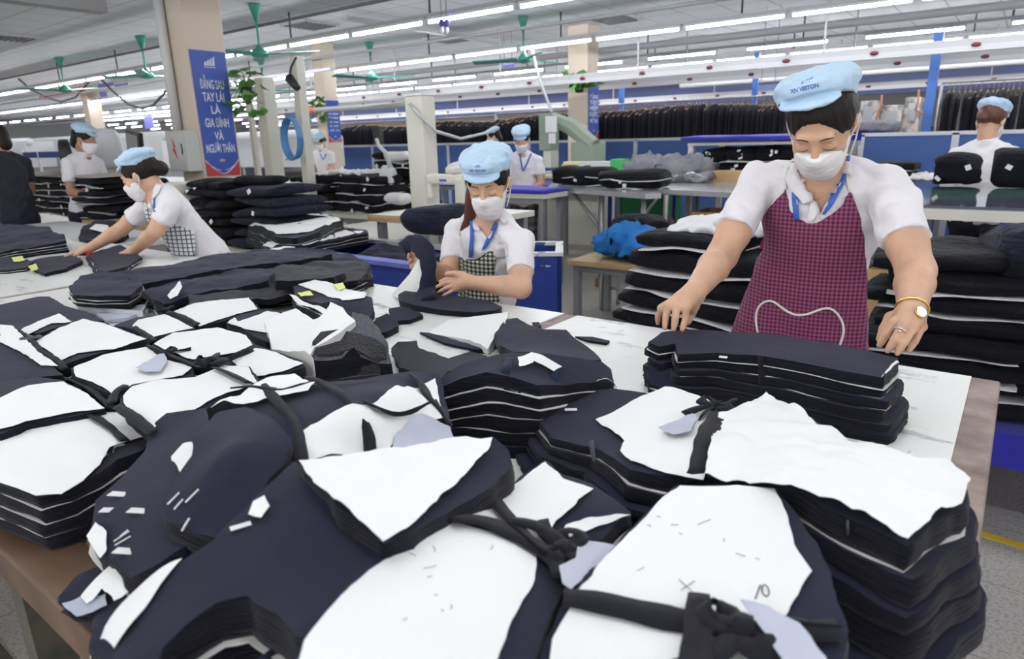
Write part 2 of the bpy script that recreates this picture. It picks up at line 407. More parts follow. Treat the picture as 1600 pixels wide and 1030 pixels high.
# ================================================================= floor and ceiling
def brick_mat(name,c,line,size,off=0,rough=.5,msize=.006,noise=.0):
    m=mat(name,c,rough); n,l,b=NT(m); v=coords(m)
    t=n.new('ShaderNodeTexBrick'); t.inputs['Color1'].default_value=(*c,1); t.inputs['Color2'].default_value=(*[k*.96 for k in c],1); t.inputs['Mortar'].default_value=(*line,1)
    t.inputs['Scale'].default_value=1; t.inputs['Brick Width'].default_value=size[0]; t.inputs['Row Height'].default_value=size[1]; t.inputs['Mortar Size'].default_value=msize; t.offset=off; t.inputs['Mortar Smooth'].default_value=.2
    l.new(v,t.inputs['Vector'])
    if noise:
        q=n.new('ShaderNodeTexNoise'); q.inputs['Scale'].default_value=90; q.inputs['Detail'].default_value=3; l.new(v,q.inputs['Vector'])
        mx=n.new('ShaderNodeMix'); mx.data_type='RGBA'; mx.blend_type='MULTIPLY'; mx.inputs['Factor'].default_value=noise
        r=n.new('ShaderNodeValToRGB'); r.color_ramp.elements[0].position=.35; r.color_ramp.elements[1].position=.55; r.color_ramp.elements[0].color=(.5,.48,.45,1)
        l.new(q.outputs[0],r.inputs[0]); l.new(t.outputs[0],mx.inputs['A']); l.new(r.outputs[0],mx.inputs['B']); l.new(mx.outputs['Result'],b.inputs['Base Color'])
    else: l.new(t.outputs[0],b.inputs['Base Color'])
    return m
M['floor']=brick_mat('terrazzo_floor_tiles',(.50,.48,.44),(.33,.31,.28),(.4,.4),rough=.35,msize=.003,noise=.7)
M['ceil']=brick_mat('ceiling_tiles',(.70,.71,.74),(.36,.36,.38),(.6,.6),rough=.9,msize=.010)
o=MB().box2((-46,-6,-.12),(16,30,0)).build('floor',M['floor']); tag(o,kind='structure')
o=MB().box2((-46,-6,CZ),(16,30,CZ+.12)).build('ceiling',M['ceil']); tag(o,kind='structure')
M['wall']=mat('painted_far_wall',(.62,.61,.62),.8); M['wallblue']=mat('dark_blue_wall_band',(.06,.075,.17),.7)
o=MB().box2((-46.2,30,0),(16,30.2,CZ)).build('wall_back',M['wall']); tag(o,kind='structure')
o=MB().box2((-46.2,-6,0),(-46,30,CZ)).build('wall_left',M['wall']); tag(o,kind='structure')
M['yline']=mat('yellow_floor_paint',(.75,.52,.03),.6)
a=at(1520,830,0); b=at(1610,858,0); dd=(b-a)/np.linalg.norm(b-a); a=a-dd*.6; b=b+dd*3; nn=np.array([-dd[1],dd[0],0])*.02
MBx=MB(); MBx.add([a-nn+[0,0,.002],b-nn+[0,0,.002],b+nn+[0,0,.002],a+nn+[0,0,.002],a-nn,b-nn,b+nn,a+nn],[(0,1,2,3),(7,6,5,4),(0,4,5,1),(1,5,6,2),(2,6,7,3),(3,7,4,0)])
tag(MBx.build('trim_1',M['yline']),kind='structure')
a=at(870,345,0); b=at(985,422,0); 
# ================================================================= fluorescent lights
def emis(name,c,s):
    m=bpy.data.materials.new(name); m.use_nodes=True; b=m.node_tree.nodes['Principled BSDF']; b.inputs['Emission Color'].default_value=(*c,1); b.inputs['Emission Strength'].default_value=s; b.inputs['Base Color'].default_value=(*c,1); return m
M['tube']=emis('lit_fluorescent_tube',(.95,.97,1.),TUBE_E)
M['lampw']=mat('white_lamp_housing',(.75,.75,.76),.5)
def make_lamp(L=1.2):
    r=thing('fluorescent_light','x','light')
    h=MB(); h.box((0,0,.028),(L,.05,.03)); h.box((-L/2+.012,0,0),(.024,.036,.04)); h.box((L/2-.012,0,0),(.024,.036,.04)); h.build('housing',M['lampw'],r)
    MB().tube([(-L/2+.02,0,0),(L/2-.02,0,0)],.017,10).build('tube',M['tube'],r,smooth=True)
    return r
lamp0=make_lamp(); used0=[False]
def lamp(x,y,z,lab,grp,rz=0):
    if not used0[0]: o=lamp0; used0[0]=True
    else: o=copy_tree(lamp0)
    o.location=(x,y,z); o.rotation_euler=(0,0,rz); o['label']=lab; o['group']=grp
LZ=2.7
names={5.85:('nearest row','first'),8.4:('second row','second'),11.1:('third, gapped row','third')}
def row(Y,x0,x1,pitch,lab,grp,skip=(),z=LZ,ph=0):
    x=x1+ph; i=0
    while x>x0:
        if i not in skip: lamp(x,Y,z,lab,grp)
        x-=pitch; i+=1
row(5.85,-22,2.6,1.25,'ceiling fluorescent tube light in the nearest row above the aisle','nearest row of tube lights')
row(8.4,-32,2.0,1.25,'ceiling fluorescent tube light in the second row, over the sewing machine arm','second row of tube lights')
row(11.1,-40,3.4,1.66,'ceiling fluorescent tube light in the spaced-out third row','third row of tube lights',ph=.1)
row(12.4,-30,3.4,1.25,'distant fluorescent tube light in the fourth row','fourth row of tube lights')
row(13.4,-34,3.4,1.25,'distant fluorescent tube light in the fifth row, above the hanging jackets','fifth row of tube lights',z=2.66)
for k,(Y,x0,x1) in enumerate([(15.6,-38,2),(18,-42,-3),(21,-44,-6),(24.5,-44,-9)]):
    row(Y,x0,x1,2.5 if k>1 else 1.9,'far fluorescent tube light in rear row %s'%['nearest the hanging jackets','over the back of the hall','deep in the hall','by the far wall'][k],'rear tube lights '+'abcd'[k],z=2.64,ph=.3*k)
# out-of-frame rows added close to the camera to light the cutting table
for Y in (3.1,.5,-2.2):
    row(Y,-4.0 if Y>2 else -6,4.2,1.25,'unseen fluorescent tube light added over the cutting table to light it','added unseen tube lights over the cutting table')
# ================================================================= trays, pipes and rods over the rows
M['tray']=mat('galvanised_tray',(.50,.50,.51),.5,.3); M['rod']=mat('dark_steel_rod',(.16,.16,.18),.5,.4); M['pipe']=mat('dull_white_pipe',(.40,.40,.41),.5)
def bar(name,p,q,w,h,m,label,cat,group=None):
    mb=MB(); mb.box2((p[0],p[1]-w/2,p[2]),(q[0],p[1]+w/2,p[2]+h)); o=mb.build(name,m); return tag(o,label,cat,group)
for i,(Y,x0,x1,z) in enumerate([(5.85,-30,3.4,2.745),(8.4,-36,3,2.745),(11.1,-36,3.6,2.745),(12.4,-40,3.6,2.745),(13.4,-40,3.6,2.705)]):
    bar('light_rail',(x0,Y,z),(x1,Y,z),.06,.035,M['tray'],['grey rail carrying the nearest row of lights','grey rail carrying the second row of lights','grey rail carrying the spaced third row of lights','grey rail carrying the fourth row of lights','grey rail carrying the fifth row of lights'][i],'rail')
rod=None
def hanger_rod(x,y,z0,lab='thin dark rod hanging the light rail from the ceiling',grp='ceiling hanger rods'):
    global rod
    if rod is None: rod=MB().cyl((0,0,0),(0,0,1),.012,8).build('hanger_rod',M['rod'],smooth=True); o=rod
    else: o=rod.copy(); C.objects.link(o)
    o.location=(x,y,z0); o.scale=(1,1,CZ-z0); tag(o,lab,'rod',grp)
for Y,z in ((5.85,2.78),(8.4,2.78),(11.1,2.78),(12.4,2.78)):
    x=2.2-(Y*.37)%1
    while x>-16: hanger_rod(x,Y,z); x-=2.5
# busway rails with red tap-offs (second layer, lower)
def busway(Y,z,x0,x1,label):
    r=thing('busway_rail',label,'rail',((x0+x1)/2,Y,z))
    MB().box2((x0,Y-.045,z),(x1,Y+.045,z+.10)).build('casing',M['pipe'],r)
    MB().box2((x0,Y-.06,z-.03),(x1,Y-.045,z+.03)).build('lower_lip',M['tray'],r)
    x=x1-.3; k=0
    while x>x0 and k<40:
        mb=MB(); mb.sph((x,Y-.07,z+.03),.024,8,6,(1.9,1,1)); mb.build('red_plug',M['redplug'],r,smooth=True); x-=.95; k+=1
    x=x1-.8
    while x>x0: 
        MB().cyl((x,Y,z+.1),(x,Y,CZ),.012,6).build('drop_rod',M['pipe'],r); x-=2.4
M['redplug']=mat('dark_red_plastic',(.16,.02,.03),.4)
busway(8.95,2.24,-14,3.5,'thick white busway rail with red plugs, in front of the banner column')
busway(10.6,2.25,-16,3.5,'white busway rail with red plugs, just behind the second light row')
busway(14.5,2.2,-22,2.5,'far white busway rail with red plugs above the hanging jackets')
def pipe(name,pts,r,m,label,cat='pipe',group=None,n=8):
    o=MB().tube(pts,r,n).build(name,m,smooth=True); return tag(o,label,cat,group)
pipe('conduit',[(-40,5.3,2.86),(3,5.3,2.86)],.018,M['rod'],'dark thin conduit running just in front of the nearest light row')
pipe('conduit',[(-40,7.6,2.82),(3,7.6,2.82)],.022,M['tray'],'grey conduit between the first and second light rows')
pipe('conduit',[(-40,9.9,2.75),(3.4,9.9,2.75)],.05,M['pipe'],'thick pale duct pipe behind the second light row')
pipe('conduit',[(-6,13.9,2.45),(3.4,13.9,2.45)],.06,M['pipe'],'pale duct pipe high above the hanging jackets')
a=atX(642,47,0) if False else at(560,36,2.95); b=at(770,66,2.95)
bar2=MB(); a=at(642,47,2.98); bar2.box2((a[0]-.06,a[1]-1.2,2.98),(a[0]+.06,a[1]+9,3.03)); tag(bar2.build('ceiling_beam',M['tray']),'narrow pale beam crossing the ceiling toward the back','beam')
a=at(50,2,2.75); b=at(250,24,2.75)
bar2=MB(); bar2.box2((a[0]-.09,a[1]-1.5,2.72),(a[0]+.09,3.34,2.86)); tag(bar2.build('cable_tray',M['pipe']),'pale cable tray running into the big cream column','cable tray')
# dark blue beam band far back
o=MB().box2((-24,16.9,2.2),(3,17.1,2.72)).build('beam_panel',M['wallblue']); tag(o,'long dark blue beam band far behind the lights','beam')
# ceiling vents
M['vent']=mat('dark_vent_grille',(.12,.12,.13),.6)
for i,(px,py,lab) in enumerate([(484,37,'square ceiling air vent left of the hall centre'),(962,28,'ceiling air vent above the slim banner column'),(1085,60,'ceiling air vent right of the slim banner column'),(15,57,'ceiling air vent at the far left'),(700,60,'small ceiling air vent over the second light row')]):
    c=at(px,py,CZ); r=thing('air_vent',lab,'vent',(c[0],c[1],CZ-.03))
    MB().box((c[0],c[1],CZ-.015),(.6,.6,.03)).build('frame',M['tray'],r)
    mb=MB(); 
    for k in range(7): mb.box((c[0],c[1]-.24+k*.08,CZ-.035),(.5,.035,.012))
    mb.build('louvre',M['vent'],r)
# ceiling fans
M['green']=mat('green_fan_enamel',(.05,.30,.22),.4)
for i,(px,py,lab) in enumerate([(397,6,'green ceiling fan nearest the big cream column, partly out of frame'),(219,56,'green ceiling fan left of the big cream column'),(577,66,'green ceiling fan above the middle of the second light row'),(817,26,'green ceiling fan above the sewing station'),(92,90,'small far green ceiling fan on the left'),(407,93,'far green ceiling fan right of the big column')]):
    c=at(px,py,CZ); r=thing('ceiling_fan',lab,'fan',(c[0],c[1],CZ))
    MB().lathe((c[0],c[1],0),[(.012,CZ-.22),(.075,CZ-.02),(.075,CZ)],14).build('canopy',M['green'],r,smooth=True)
    MB().cyl((c[0],c[1],CZ-.52),(c[0],c[1],CZ-.1),.012).build('down_rod',M['green'],r)
    MB().lathe((c[0],c[1],0),[(.02,CZ-.62),(.10,CZ-.6),(.11,CZ-.55),(.05,CZ-.5),(.015,CZ-.46)],16).build('motor',M['green'],r,smooth=True)
    for k in range(3):
        a=k*2*PI/3+.5+i; mb=MB(); mb.box((c[0]+.42*math.cos(a),c[1]+.42*math.sin(a),CZ-.57),(.68,.13,.012),Matrix.Rotation(a,3,'Z')@Matrix.Rotation(.2,3,'X')); mb.build('blade',M['green'],r)
# ================================================================= columns
M['cream']=mat('cream_wall_paint',(.68,.58,.47),.7); M['creamside']=mat('white_pipe',(.68,.67,.66),.5)
M['banner']=mat('blue_banner_vinyl',(.035,.085,.42),.45); M['bannerred']=mat('red_banner_print',(.55,.03,.05),.45); M['btxt']=mat('white_banner_print',(.75,.78,.85),.5)
def text(s,name,m,size,pos,xdir,updir,parent=None,ext=.0015,align='CENTER',sx=1,bold=0,fit=None):
    cu=bpy.data.curves.new(name,'FONT'); cu.body=s; cu.size=size; cu.align_x=align; cu.align_y='CENTER'; cu.extrude=ext; cu.offset=bold
    t=bpy.data.objects.new('tmp',cu); me=bpy.data.meshes.new_from_object(t); bpy.data.objects.remove(t); bpy.data.curves.remove(cu)
    x=np.array(xdir,float);x/=np.linalg.norm(x);u=np.array(updir,float);u/=np.linalg.norm(u);z=np.cross(x,u)
    v=np.empty(len(me.vertices)*3); me.vertices.foreach_get('co',v); v=v.reshape(-1,3); v[:,0]*=(fit/np.ptp(v[:,0]) if fit else sx)
    q=np.array(pos)+v[:,:1]*x+v[:,1:2]*u+v[:,2:]*z; me.vertices.foreach_set('co',q.ravel()); me.update(); me.name=name
    return link(name,me,parent,m,smooth=False)
def column(cx,cy,wx,wy,name='column',label='',h=CZ,m='cream'):
    """cx,cy = corner where -Y face meets +X face"""
    r=thing(name,label,'column',(cx-wx/2,cy+wy/2,0))
    mb=MB(); mb.box2((cx-wx,cy,0),(cx,cy+wy,h)); mb.build('shaft',M[m],r,bevel=.01); return r
c=atD(295,100,7.4); LC=c
colA=column(c[0],c[1],.42,.40,label='big cream column carrying the large blue slogan banner')
def banner(x,y0,y1,z0,z1,lines,label,big=True):
    # hangs on a +X face: runs along Y from y0 (near) to y1
    r=thing('banner',label,'banner',(x+.01,(y0+y1)/2,z0))
    H_=z1-z0; W=y1-y0; yc=(y0+y1)/2
    MB().box2((x+.002,y0,z0),(x+.012,y1,z1)).build('banner_board',M['banner'],r)
    # red foot with white curves
    def crv(u): return .04+.115*abs(u)**1.6
    n=24; po=[(y0,z0)]+[(y1,z0)]+[(yc+W/2*(1-2*k/n),z0+H_*(.0+crv(1-2*k/n)-.03)) for k in range(n+1)]
    mb=MB(); vs=[(x+.0145,a,b) for a,b in po]+[(x+.012,a,b) for a,b in po]; k=len(po); mb.add(vs,[tuple(range(k)),tuple(range(2*k-1,k-1,-1))]+[(i,(i+1)%k,k+(i+1)%k,k+i) for i in range(k)]); mb.build('red_foot',M['bannerred'],r)
    for s in (1,-1):
        pts=[(x+.0155,yc+s*W/2*t,z0+H_*(crv(t)-.03+.006)) for t in np.linspace(0.02,1,14)]
        MB().tube(pts,W*.012,6).build('white_curve',M['btxt'],r)
        if big: MB().tube([(x+.0155,yc+s*W*(.06+.34*t),z0+H_*(.045+.05*t**1.5)) for t in np.linspace(0,1,10)],W*.008,6).build('white_curve',M['btxt'],r)
    # lotus
    mb=MB()
    for a in (-1.1,-.6,0,.6,1.1):
        d=(math.sin(a),math.cos(a)); q=(-d[1],d[0]); cy_=yc; cz_=z0+H_*.115; s_=W*.09
        pts=[(cy_,cz_),(cy_+d[0]*s_*.6+q[0]*s_*.25,cz_+d[1]*s_*.6+q[1]*s_*.25),(cy_+d[0]*s_*1.3,cz_+d[1]*s_*1.1),(cy_+d[0]*s_*.6-q[0]*s_*.25,cz_+d[1]*s_*.6-q[1]*s_*.25)]
        mb.add([(x+.015,p[0],p[1]) for p in pts]+[(x+.012,p[0],p[1]) for p in pts],[(0,1,2,3),(7,6,5,4),(0,4,5,1),(1,5,6,2),(2,6,7,3),(3,7,4,0)])
    mb.build('lotus_emblem',M['lotus'],r)
    # peaked emblem above
    if big:
        mb=MB(); zz=z0+H_*.885; s_=W*.13
        for k_ in range(4):
            yy=yc+(k_-1.5)*s_*.62; hh=s_*(.9+.35*k_)
            mb.add([(x+.015,yy-s_*.27,zz),(x+.015,yy+s_*.2,zz),(x+.015,yy+s_*.3,zz+hh),(x+.015,yy-s_*.05,zz+hh*.72),(x+.012,yy-s_*.27,zz),(x+.012,yy+s_*.2,zz),(x+.012,yy+s_*.3,zz+hh),(x+.012,yy-s_*.05,zz+hh*.72)],[(0,1,2,3),(7,6,5,4),(0,4,5,1),(1,5,6,2),(2,6,7,3),(3,7,4,0)])
        mb.box((x+.0135,yc,zz-s_*.3),(.003,s_*2.6,s_*.12)); mb.build('peak_emblem',M['btxt'],r)
    for (t,f,sz) in lines:
        text(t,'lettering',M['btxt'],H_*sz*1.08,(x+.0135,yc,z0+H_*f),(0,1,0),(0,0,1),r,ext=.001,bold=H_*.0012,fit=W*(.12+.072*len(t)) if big else W*.78)
    return r
M['lotus']=mat('pink_lotus_print',(.8,.45,.55),.5)
zt=atX(295,77,c[0])[2]; zb=atX(320,276,c[0])[2]
y1b=atX(350,83,c[0])[1]
banner(c[0],c[1]+.02,y1b,zb,zt,[('ĐẰNG SAU',.735,.092),('TAY LÁI',.635,.092),('LÀ',.535,.085),('GIA ĐÌNH',.43,.092),('VÀ',.325,.085),('NGƯỜI THÂN',.222,.088)],'large blue slogan banner with white lettering and red foot on the cream column')
# sign strip under the banner
r=thing('notice_sheet','pale notice sheet with faint green and pink print under the big banner','notice',(c[0],c[1]+.2,zb-.3))
MB().box2((c[0]+.002,c[1]+.03,zb-.26),(c[0]+.008,y1b,zb-.02)).build('sheet',M['white'],r)
mb=MB(); mb.box2((c[0]+.008,c[1]+.05,zb-.10),(c[0]+.010,c[1]+.2,zb-.06)); mb.build('green_print',mat('green_print',(.35,.75,.35),.6),r)
mb=MB(); mb.box2((c[0]+.008,c[1]+.22,zb-.10),(c[0]+.010,y1b-.04,zb-.06)); mb.build('pink_print',mat('pink_print',(.85,.5,.6),.6),r)
# second column (middle) with banner, third column far left-centre
c=atD(918,150,11); colB=column(c[0],c[1],.36,.33,label='cream column in the centre with a slim blue banner')
banner(c[0],c[1]+.02,c[1]+.33,atX(925,217,c[0])[2],atX(925,122,c[0])[2]+.05,[('ĐỒNG',.66,.08),('TÂM',.57,.08),('HIỆP',.48,.08),('LỰC',.39,.08),('VÌ TA',.28,.08)],'slim blue banner with white lettering on the centre column',big=False)
c=atD(506,150,12.5); colC=column(c[0],c[1],.24,.30,label='cream column left of centre, behind the pale machine posts')
banner(c[0],c[1]+.02,c[1]+.29,atX(517,222,c[0])[2],atX(514,157,c[0])[2],[('AN TOÀN',.78,.06),('LÀ BẠN',.68,.06),('TAI NẠN',.58,.06),('LÀ THÙ',.48,.06),('VÌ TẤT',.38,.06),('CẢ TA',.28,.06)],'small blue banner with rows of white lettering on the left of centre column',big=False)
c=atD(140,180,22); column(c[0],c[1],.35,.35,label='distant cream column at the far left')
# leafy plants tied to columns
M['leaf']=mat('green_leaf',(.07,.22,.04),.5); noise_col(M['leaf'],(.05,.18,.03),(.13,.32,.07),scale=9)
def leafy(c,n,spread,size,label,drop=0):
    rr=random.Random(n); r=thing('hanging_plant',label,'plant',c)
    MB().lathe((c[0],c[1],c[2]-.06),[(.03,-.05),(.06,-.04),(.07,.03)],12).build('pot',M['dark'],r,smooth=True)
    for i in range(n):
        mb=MB(); th=rr.uniform(0,2*PI); d=rr.uniform(.2,1)*spread; z=rr.uniform(-drop,spread*.7)
        p=np.array([c[0]+d*math.cos(th),c[1]+d*math.sin(th),c[2]+z]); a=rr.uniform(0,2*PI); u=np.array([math.cos(a),math.sin(a),rr.uniform(-.9,.2)]); u/=np.linalg.norm(u); s=np.cross(u,[rr.uniform(-.5,.5),rr.uniform(-.5,.5),1]); s/=np.linalg.norm(s); nn=np.cross(u,s)
        L=size*rr.uniform(.7,1.2); prof=[(0,.0),(.25,.32),(.5,.42),(.75,.28),(1,0)]
        up=[p+u*L*t+s*L*w_+nn*L*.15*math.sin(PI*t) for t,w_ in prof]; dn=[p+u*L*t-s*L*w_+nn*L*.15*math.sin(PI*t) for t,w_ in prof[1:-1]][::-1]
        k=len(up)+len(dn); vs=up+dn; mb.add(vs+[v-nn*.003 for v in vs],[tuple(range(k)),tuple(range(2*k-1,k-1,-1))]+[(q,(q+1)%k,k+(q+1)%k,k+q) for q in range(k)])
        mb.build('leaf',M['leaf'],r)
        if i%3==0: MB().tube([np.array(c)+[0,0,-.02],(np.array(c)+p)/2+[0,0,.05],p],.004,5).build('stem',M['leaf'],r)
p=atX(362,130,LC[0]+.12); leafy((LC[0]+.12,y1b+.12,p[2]),38,.19,.13,'green leafy plant growing beside the big blue banner',drop=.28)
p=atD(905,133,10.7); leafy(tuple(p),46,.30,.17,'green hanging plant in front of the centre column')
p=atD(497,165,11.0); leafy(tuple(p),26,.22,.15,'green hanging plant on the left of centre column',drop=.2)
# ================================================================= blue partitions
M['part']=mat('blue_partition_fabric',(.045,.095,.27),.8); M['partframe']=mat('grey_partition_frame',(.46,.48,.52),.4,.3)
def partition(x0,x1,y,label):
    r=thing('partition_panel',label,'partition',((x0+x1)/2,y,0),0,None)
    MB().box2((x0+.02,y-.02,.1),(x1-.02,y+.02,1.38)).build('panel',M['part'],r)
    mb=MB(); mb.box2((x0,y-.028,1.37),(x1,y+.028,1.41)); mb.box2((x0,y-.028,0),(x0+.035,y+.028,1.39)); mb.box2((x1-.035,y-.028,0),(x1,y+.028,1.39)); mb.box2((x0,y-.028,.06),(x1,y+.028,.1)); mb.build('frame',M['partframe'],r)
xs=[-13.2,-11.2,-9.03,-7.1,-5.02,-2.9]
labs=['blue office partition at the far left of the row','blue partition behind the woman at the steel posts','blue partition right of the small banner','blue partition behind the white machine post','blue partition under the centre column']
for i in range(5): partition(xs[i],xs[i+1],10,labs[i])
xa=atY(1347,213,9)[0]; xb=atY(1494,211,9)[0]
partition(xa,xb,9.0,'blue partition just right of the main woman'); partition(xb,xb+2.0,9.0,'blue partition behind the seated woman at far right')
# ================================================================= hanging jackets
M['jacket']=fabric('black_suit_cloth',(.010,.010,.016)); M['hanger']=mat('wooden_hanger',(.30,.17,.08),.5)
def jacket_proto(v):
    r=thing('hanging_jacket','x','jacket'); rr=random.Random(v)
    # cross sections along height: half-width (Y) and half-thickness (X)
    prof=[(z_,w_,t__*.62) for z_,w_,t__ in [(0,.03,.012),(-.02,.09,.02),(-.06,.17,.028),(-.10,.215,.036),(-.18,.235,.04),(-.4,.235,.042),(-.7,.24,.044),(-.95,.25,.046)]]
    vs=[];fs=[];n=16
    for i,(z,w_,t_) in enumerate(prof):
        for k in range(n):
            a=2*PI*k/n; ww=w_*(1+.05*math.sin(i*2+v)); vs.append((t_*math.cos(a)*(1+.2*math.sin(3*a+i+v)),ww*math.sin(a)*abs(math.sin(a))**-.3 if abs(math.sin(a))>.05 else 0,z))
    for i in range(len(prof)-1):
        for k in range(n): fs.append((i*n+k,i*n+(k+1)%n,(i+1)*n+(k+1)%n,(i+1)*n+k))
    fs.append(tuple(range(n))); fs.append(tuple((len(prof)-1)*n+k for k in range(n-1,-1,-1)))
    mb=MB(); mb.add(vs,fs); mb.build('jacket_body',M['jacket'],r,smooth=True)
    mb=MB(); mb.tube([(0,-.2,-.10),(0,-.09,-.04),(0,0,.004),(0,.09,-.04),(0,.2,-.10)],.012,6); mb.tube([(0,0,.01),(0,0,.06),(0,.02,.085),(0,.0,.105),(0,-.02,.085)],.004,5); mb.build('hanger',M['hanger'],r)
    return r
jp=[jacket_proto(v) for v in range(3)]; ju=[0,0,0]
def jackets(x0,x1,y,z,label,grp,pitch=.062):
    x=x0; i=0
    rr=random.Random(int(abs(x0)*100))
    while x<x1:
        v=rr.randrange(3)
        if not ju[v]: o=jp[v]; ju[v]=1
        else: o=copy_tree(jp[v])
        o.location=(x,y+rr.uniform(-.02,.02),z+rr.uniform(-.02,.012)+.03*math.sin(x*2.3)); o.rotation_euler=(0,rr.uniform(-.03,.03),rr.uniform(-.25,.25)); o['label']=label; o['group']=grp
        x+=pitch*rr.uniform(.8,1.25); i+=1
    return i
JY=11.4
def jx(px): return atY(px,180,JY)[0]
jackets(jx(395),jx(492),JY,1.80,'black jacket on a hanger in the leftmost stretch of the rail','jackets on the leftmost rail',.085)
jackets(jx(520),jx(770),JY,1.84,'black jacket on a hanger behind the white machine post','jackets on the rail left of centre')
jackets(jx(780),jx(892),JY,1.88,'black jacket on a hanger left of the centre column','jackets on the rail by the centre column')
jackets(jx(936),jx(1238),JY,1.92,'black jacket on a hanger between the centre column and the main woman','jackets on the rail right of the centre column')
jackets(jx(1478),jx(1640),JY,1.95,'black jacket on a hanger behind the woman at far right','jackets on the rail at the far right')
for a_,b_,z_,lab in [(395,770,1.935,'chromed clothes rail holding the left jackets'),(780,892,1.975,'chromed clothes rail holding the jackets left of the centre column'),(936,1238,2.015,'chromed clothes rail holding the jackets right of the centre column'),(1478,1640,2.045,'chromed clothes rail holding the far right jackets')]:
    r=thing('clothes_rail',lab,'clothes rail',(jx(a_),JY,0))
    MB().cyl((jx(a_)-.1,JY,z_),(jx(b_)+.1,JY,z_),.014,8).build('rail_bar',M['metal'],r,smooth=True)
    for q in (jx(a_)-.1,jx(b_)+.1): MB().cyl((q,JY,0),(q,JY,z_),.018,8).build('upright',M['metal'],r,smooth=True)
# ================================================================= the long cutting table
M['tabletop']=mat('worn_white_laminate',(.74,.74,.71),.35); 
n,l,b=NT(M['tabletop']); v=coords(M['tabletop'],(2.2,5,1)); t=n.new('ShaderNodeTexNoise'); t.inputs['Scale'].default_value=2.2; t.inputs['Detail'].default_value=8; t.inputs['Roughness'].default_value=.72
l.new(v,t.inputs['Vector']); rp=n.new('ShaderNodeValToRGB'); e=rp.color_ramp.elements; e[0].position=.33; e[0].color=(.20,.22,.24,1); e[1].position=.44; e[1].color=(.74,.74,.71,1)
l.new(t.outputs[0],rp.inputs[0]); l.new(rp.outputs[0],b.inputs['Base Color'])
M['tedge']=mat('scuffed_brown_fibreboard',(.30,.20,.15),.6); noise_col(M['tedge'],(.075,.038,.018),(.17,.10,.06),scale=7,lo=.3,hi=.7)
M['tedge2']=mat('pinkish_worn_edge',(.36,.27,.24),.6); noise_col(M['tedge2'],(.15,.09,.07),(.36,.28,.25),scale=14,lo=.3,hi=.7)
YB=1.775; YF=.235
def tilt(x): return 0
r=thing('cutting_table','long white topped cutting table with brown fibreboard edge, nearest the camera','table',(-3,1,0))
segs=[(-1.075,-.03),(-3.09,-1.125),(-5.15,-3.14),(-7.2,-5.2)]
MB().box2((-7.2,YF-.0,TABZ-.035),(.025,YB,TABZ-.004)).build('base_board',M['tedge2'],r,bevel=.006)
for i,(a,b_) in enumerate(segs):
    mb=MB(); mb.prism([(a,YF+.07),(b_,YF+.07),(b_+(0.0),YB-.012),(a,YB-.012)],TABZ-.004,TABZ); mb.build('white_top',M['tabletop'],r)
MB().box2((-7.2,YF-.02,TABZ-.06),(.0,YF+.062,TABZ-.001)).build('front_edge',M['tedge'],r,bevel=.006)
M['oldgreen']=mat('old_green_steel',(.06,.065,.045),.5); noise_col(M['oldgreen'],(.05,.055,.04),(.10,.09,.06),scale=20)
for X in (-.15,-1.3,-2.4,-3.6,-4.8,-6.0,-7.0):
    for Y in (YF+.06,YB-.12):
        MB().box2((X-.03,Y-.03,0),(X+.03,Y+.03,TABZ-.035)).build('leg',M['oldgreen'],r)
MB().box2((-7.1,YF+.04,.25),(-.15,YF+.08,.29)).build('stretcher',M['oldgreen'],r)
# ================================================================= tied bundles of cut cloth on the cutting table
G_B='tied bundles of cut cloth'
def S(name,label,outline,**k):
    cat=k.pop('cat','cloth bundle'); return Stack(name,label,cat,outline,**k)
# --- F1: long bundle along the right end
f1=S('cloth_bundle',"long tied bundle at the table's right end, white sheet folded over its right half",
 [(832,642,.945),(850,624,.95),(900,608,.96),(960,604,.97),(1010,611,.98),(1100,640,.99),(1195,628,1.0),(1262,652,1.01),(1325,690,1.02),(1420,712,1.03),(1482,728,1.035),(1512,762,1.035),(1508,790,1.035),(1470,808,1.035),(1418,851,1.035),(1330,812,1.03),(1240,772,1.02),(1120,748,1.0),(1040,748,.985),(985,738,.975),(930,702,.96),(862,682,.95)],
 ctrl=[(950,640,.965),(1100,690,1.0),(1300,740,1.035)],n=5,flare=.045,jit=.006,seed=11,bulge=.003)
f1.sheet([(930,657),(985,630),(1040,605),(1075,612),(1115,632),(1140,650),(1118,700),(1098,750),(1050,742),(985,722),(968,705),(975,690),(955,672)],name='paper_sheet',seed=1)
f1.sheet([(1122,650),(1160,637),(1196,620),(1260,650),(1325,692),(1400,706),(1478,722),(1500,735),(1514,758),(1503,789),(1470,803),(1440,828),(1417,848),(1340,812),(1290,790),(1235,772),(1180,762),(1100,748)],name='paper_sheet',seed=2,rough=.010,lift=.007,g=.010)
f1.sheet([(1028,668),(1060,658),(1080,645),(1090,652),(1078,675),(1052,680)],mt='lining',name='curled_label_paper',lift=.012,seed=3)
f1.tie([(1128,640),(1110,668),(1096,700),(1088,745),(1084,765,.95)],w=.046,lift=.005)
f1.knot(1120,640,.028,loops=2,tails=3,w=.022)
f1.tie([(924,690),(928,712,.955),(938,748,.92),(950,786,.885)],w=.020,mt='tiegrey')
f1.tie([(1322,818,1.03),(1326,850,.99),(1330,905,.94),(1338,968,.885)],w=.018,mt='tiegrey',lift=0)
f1.label_at(892,640,.022,.010,.6)
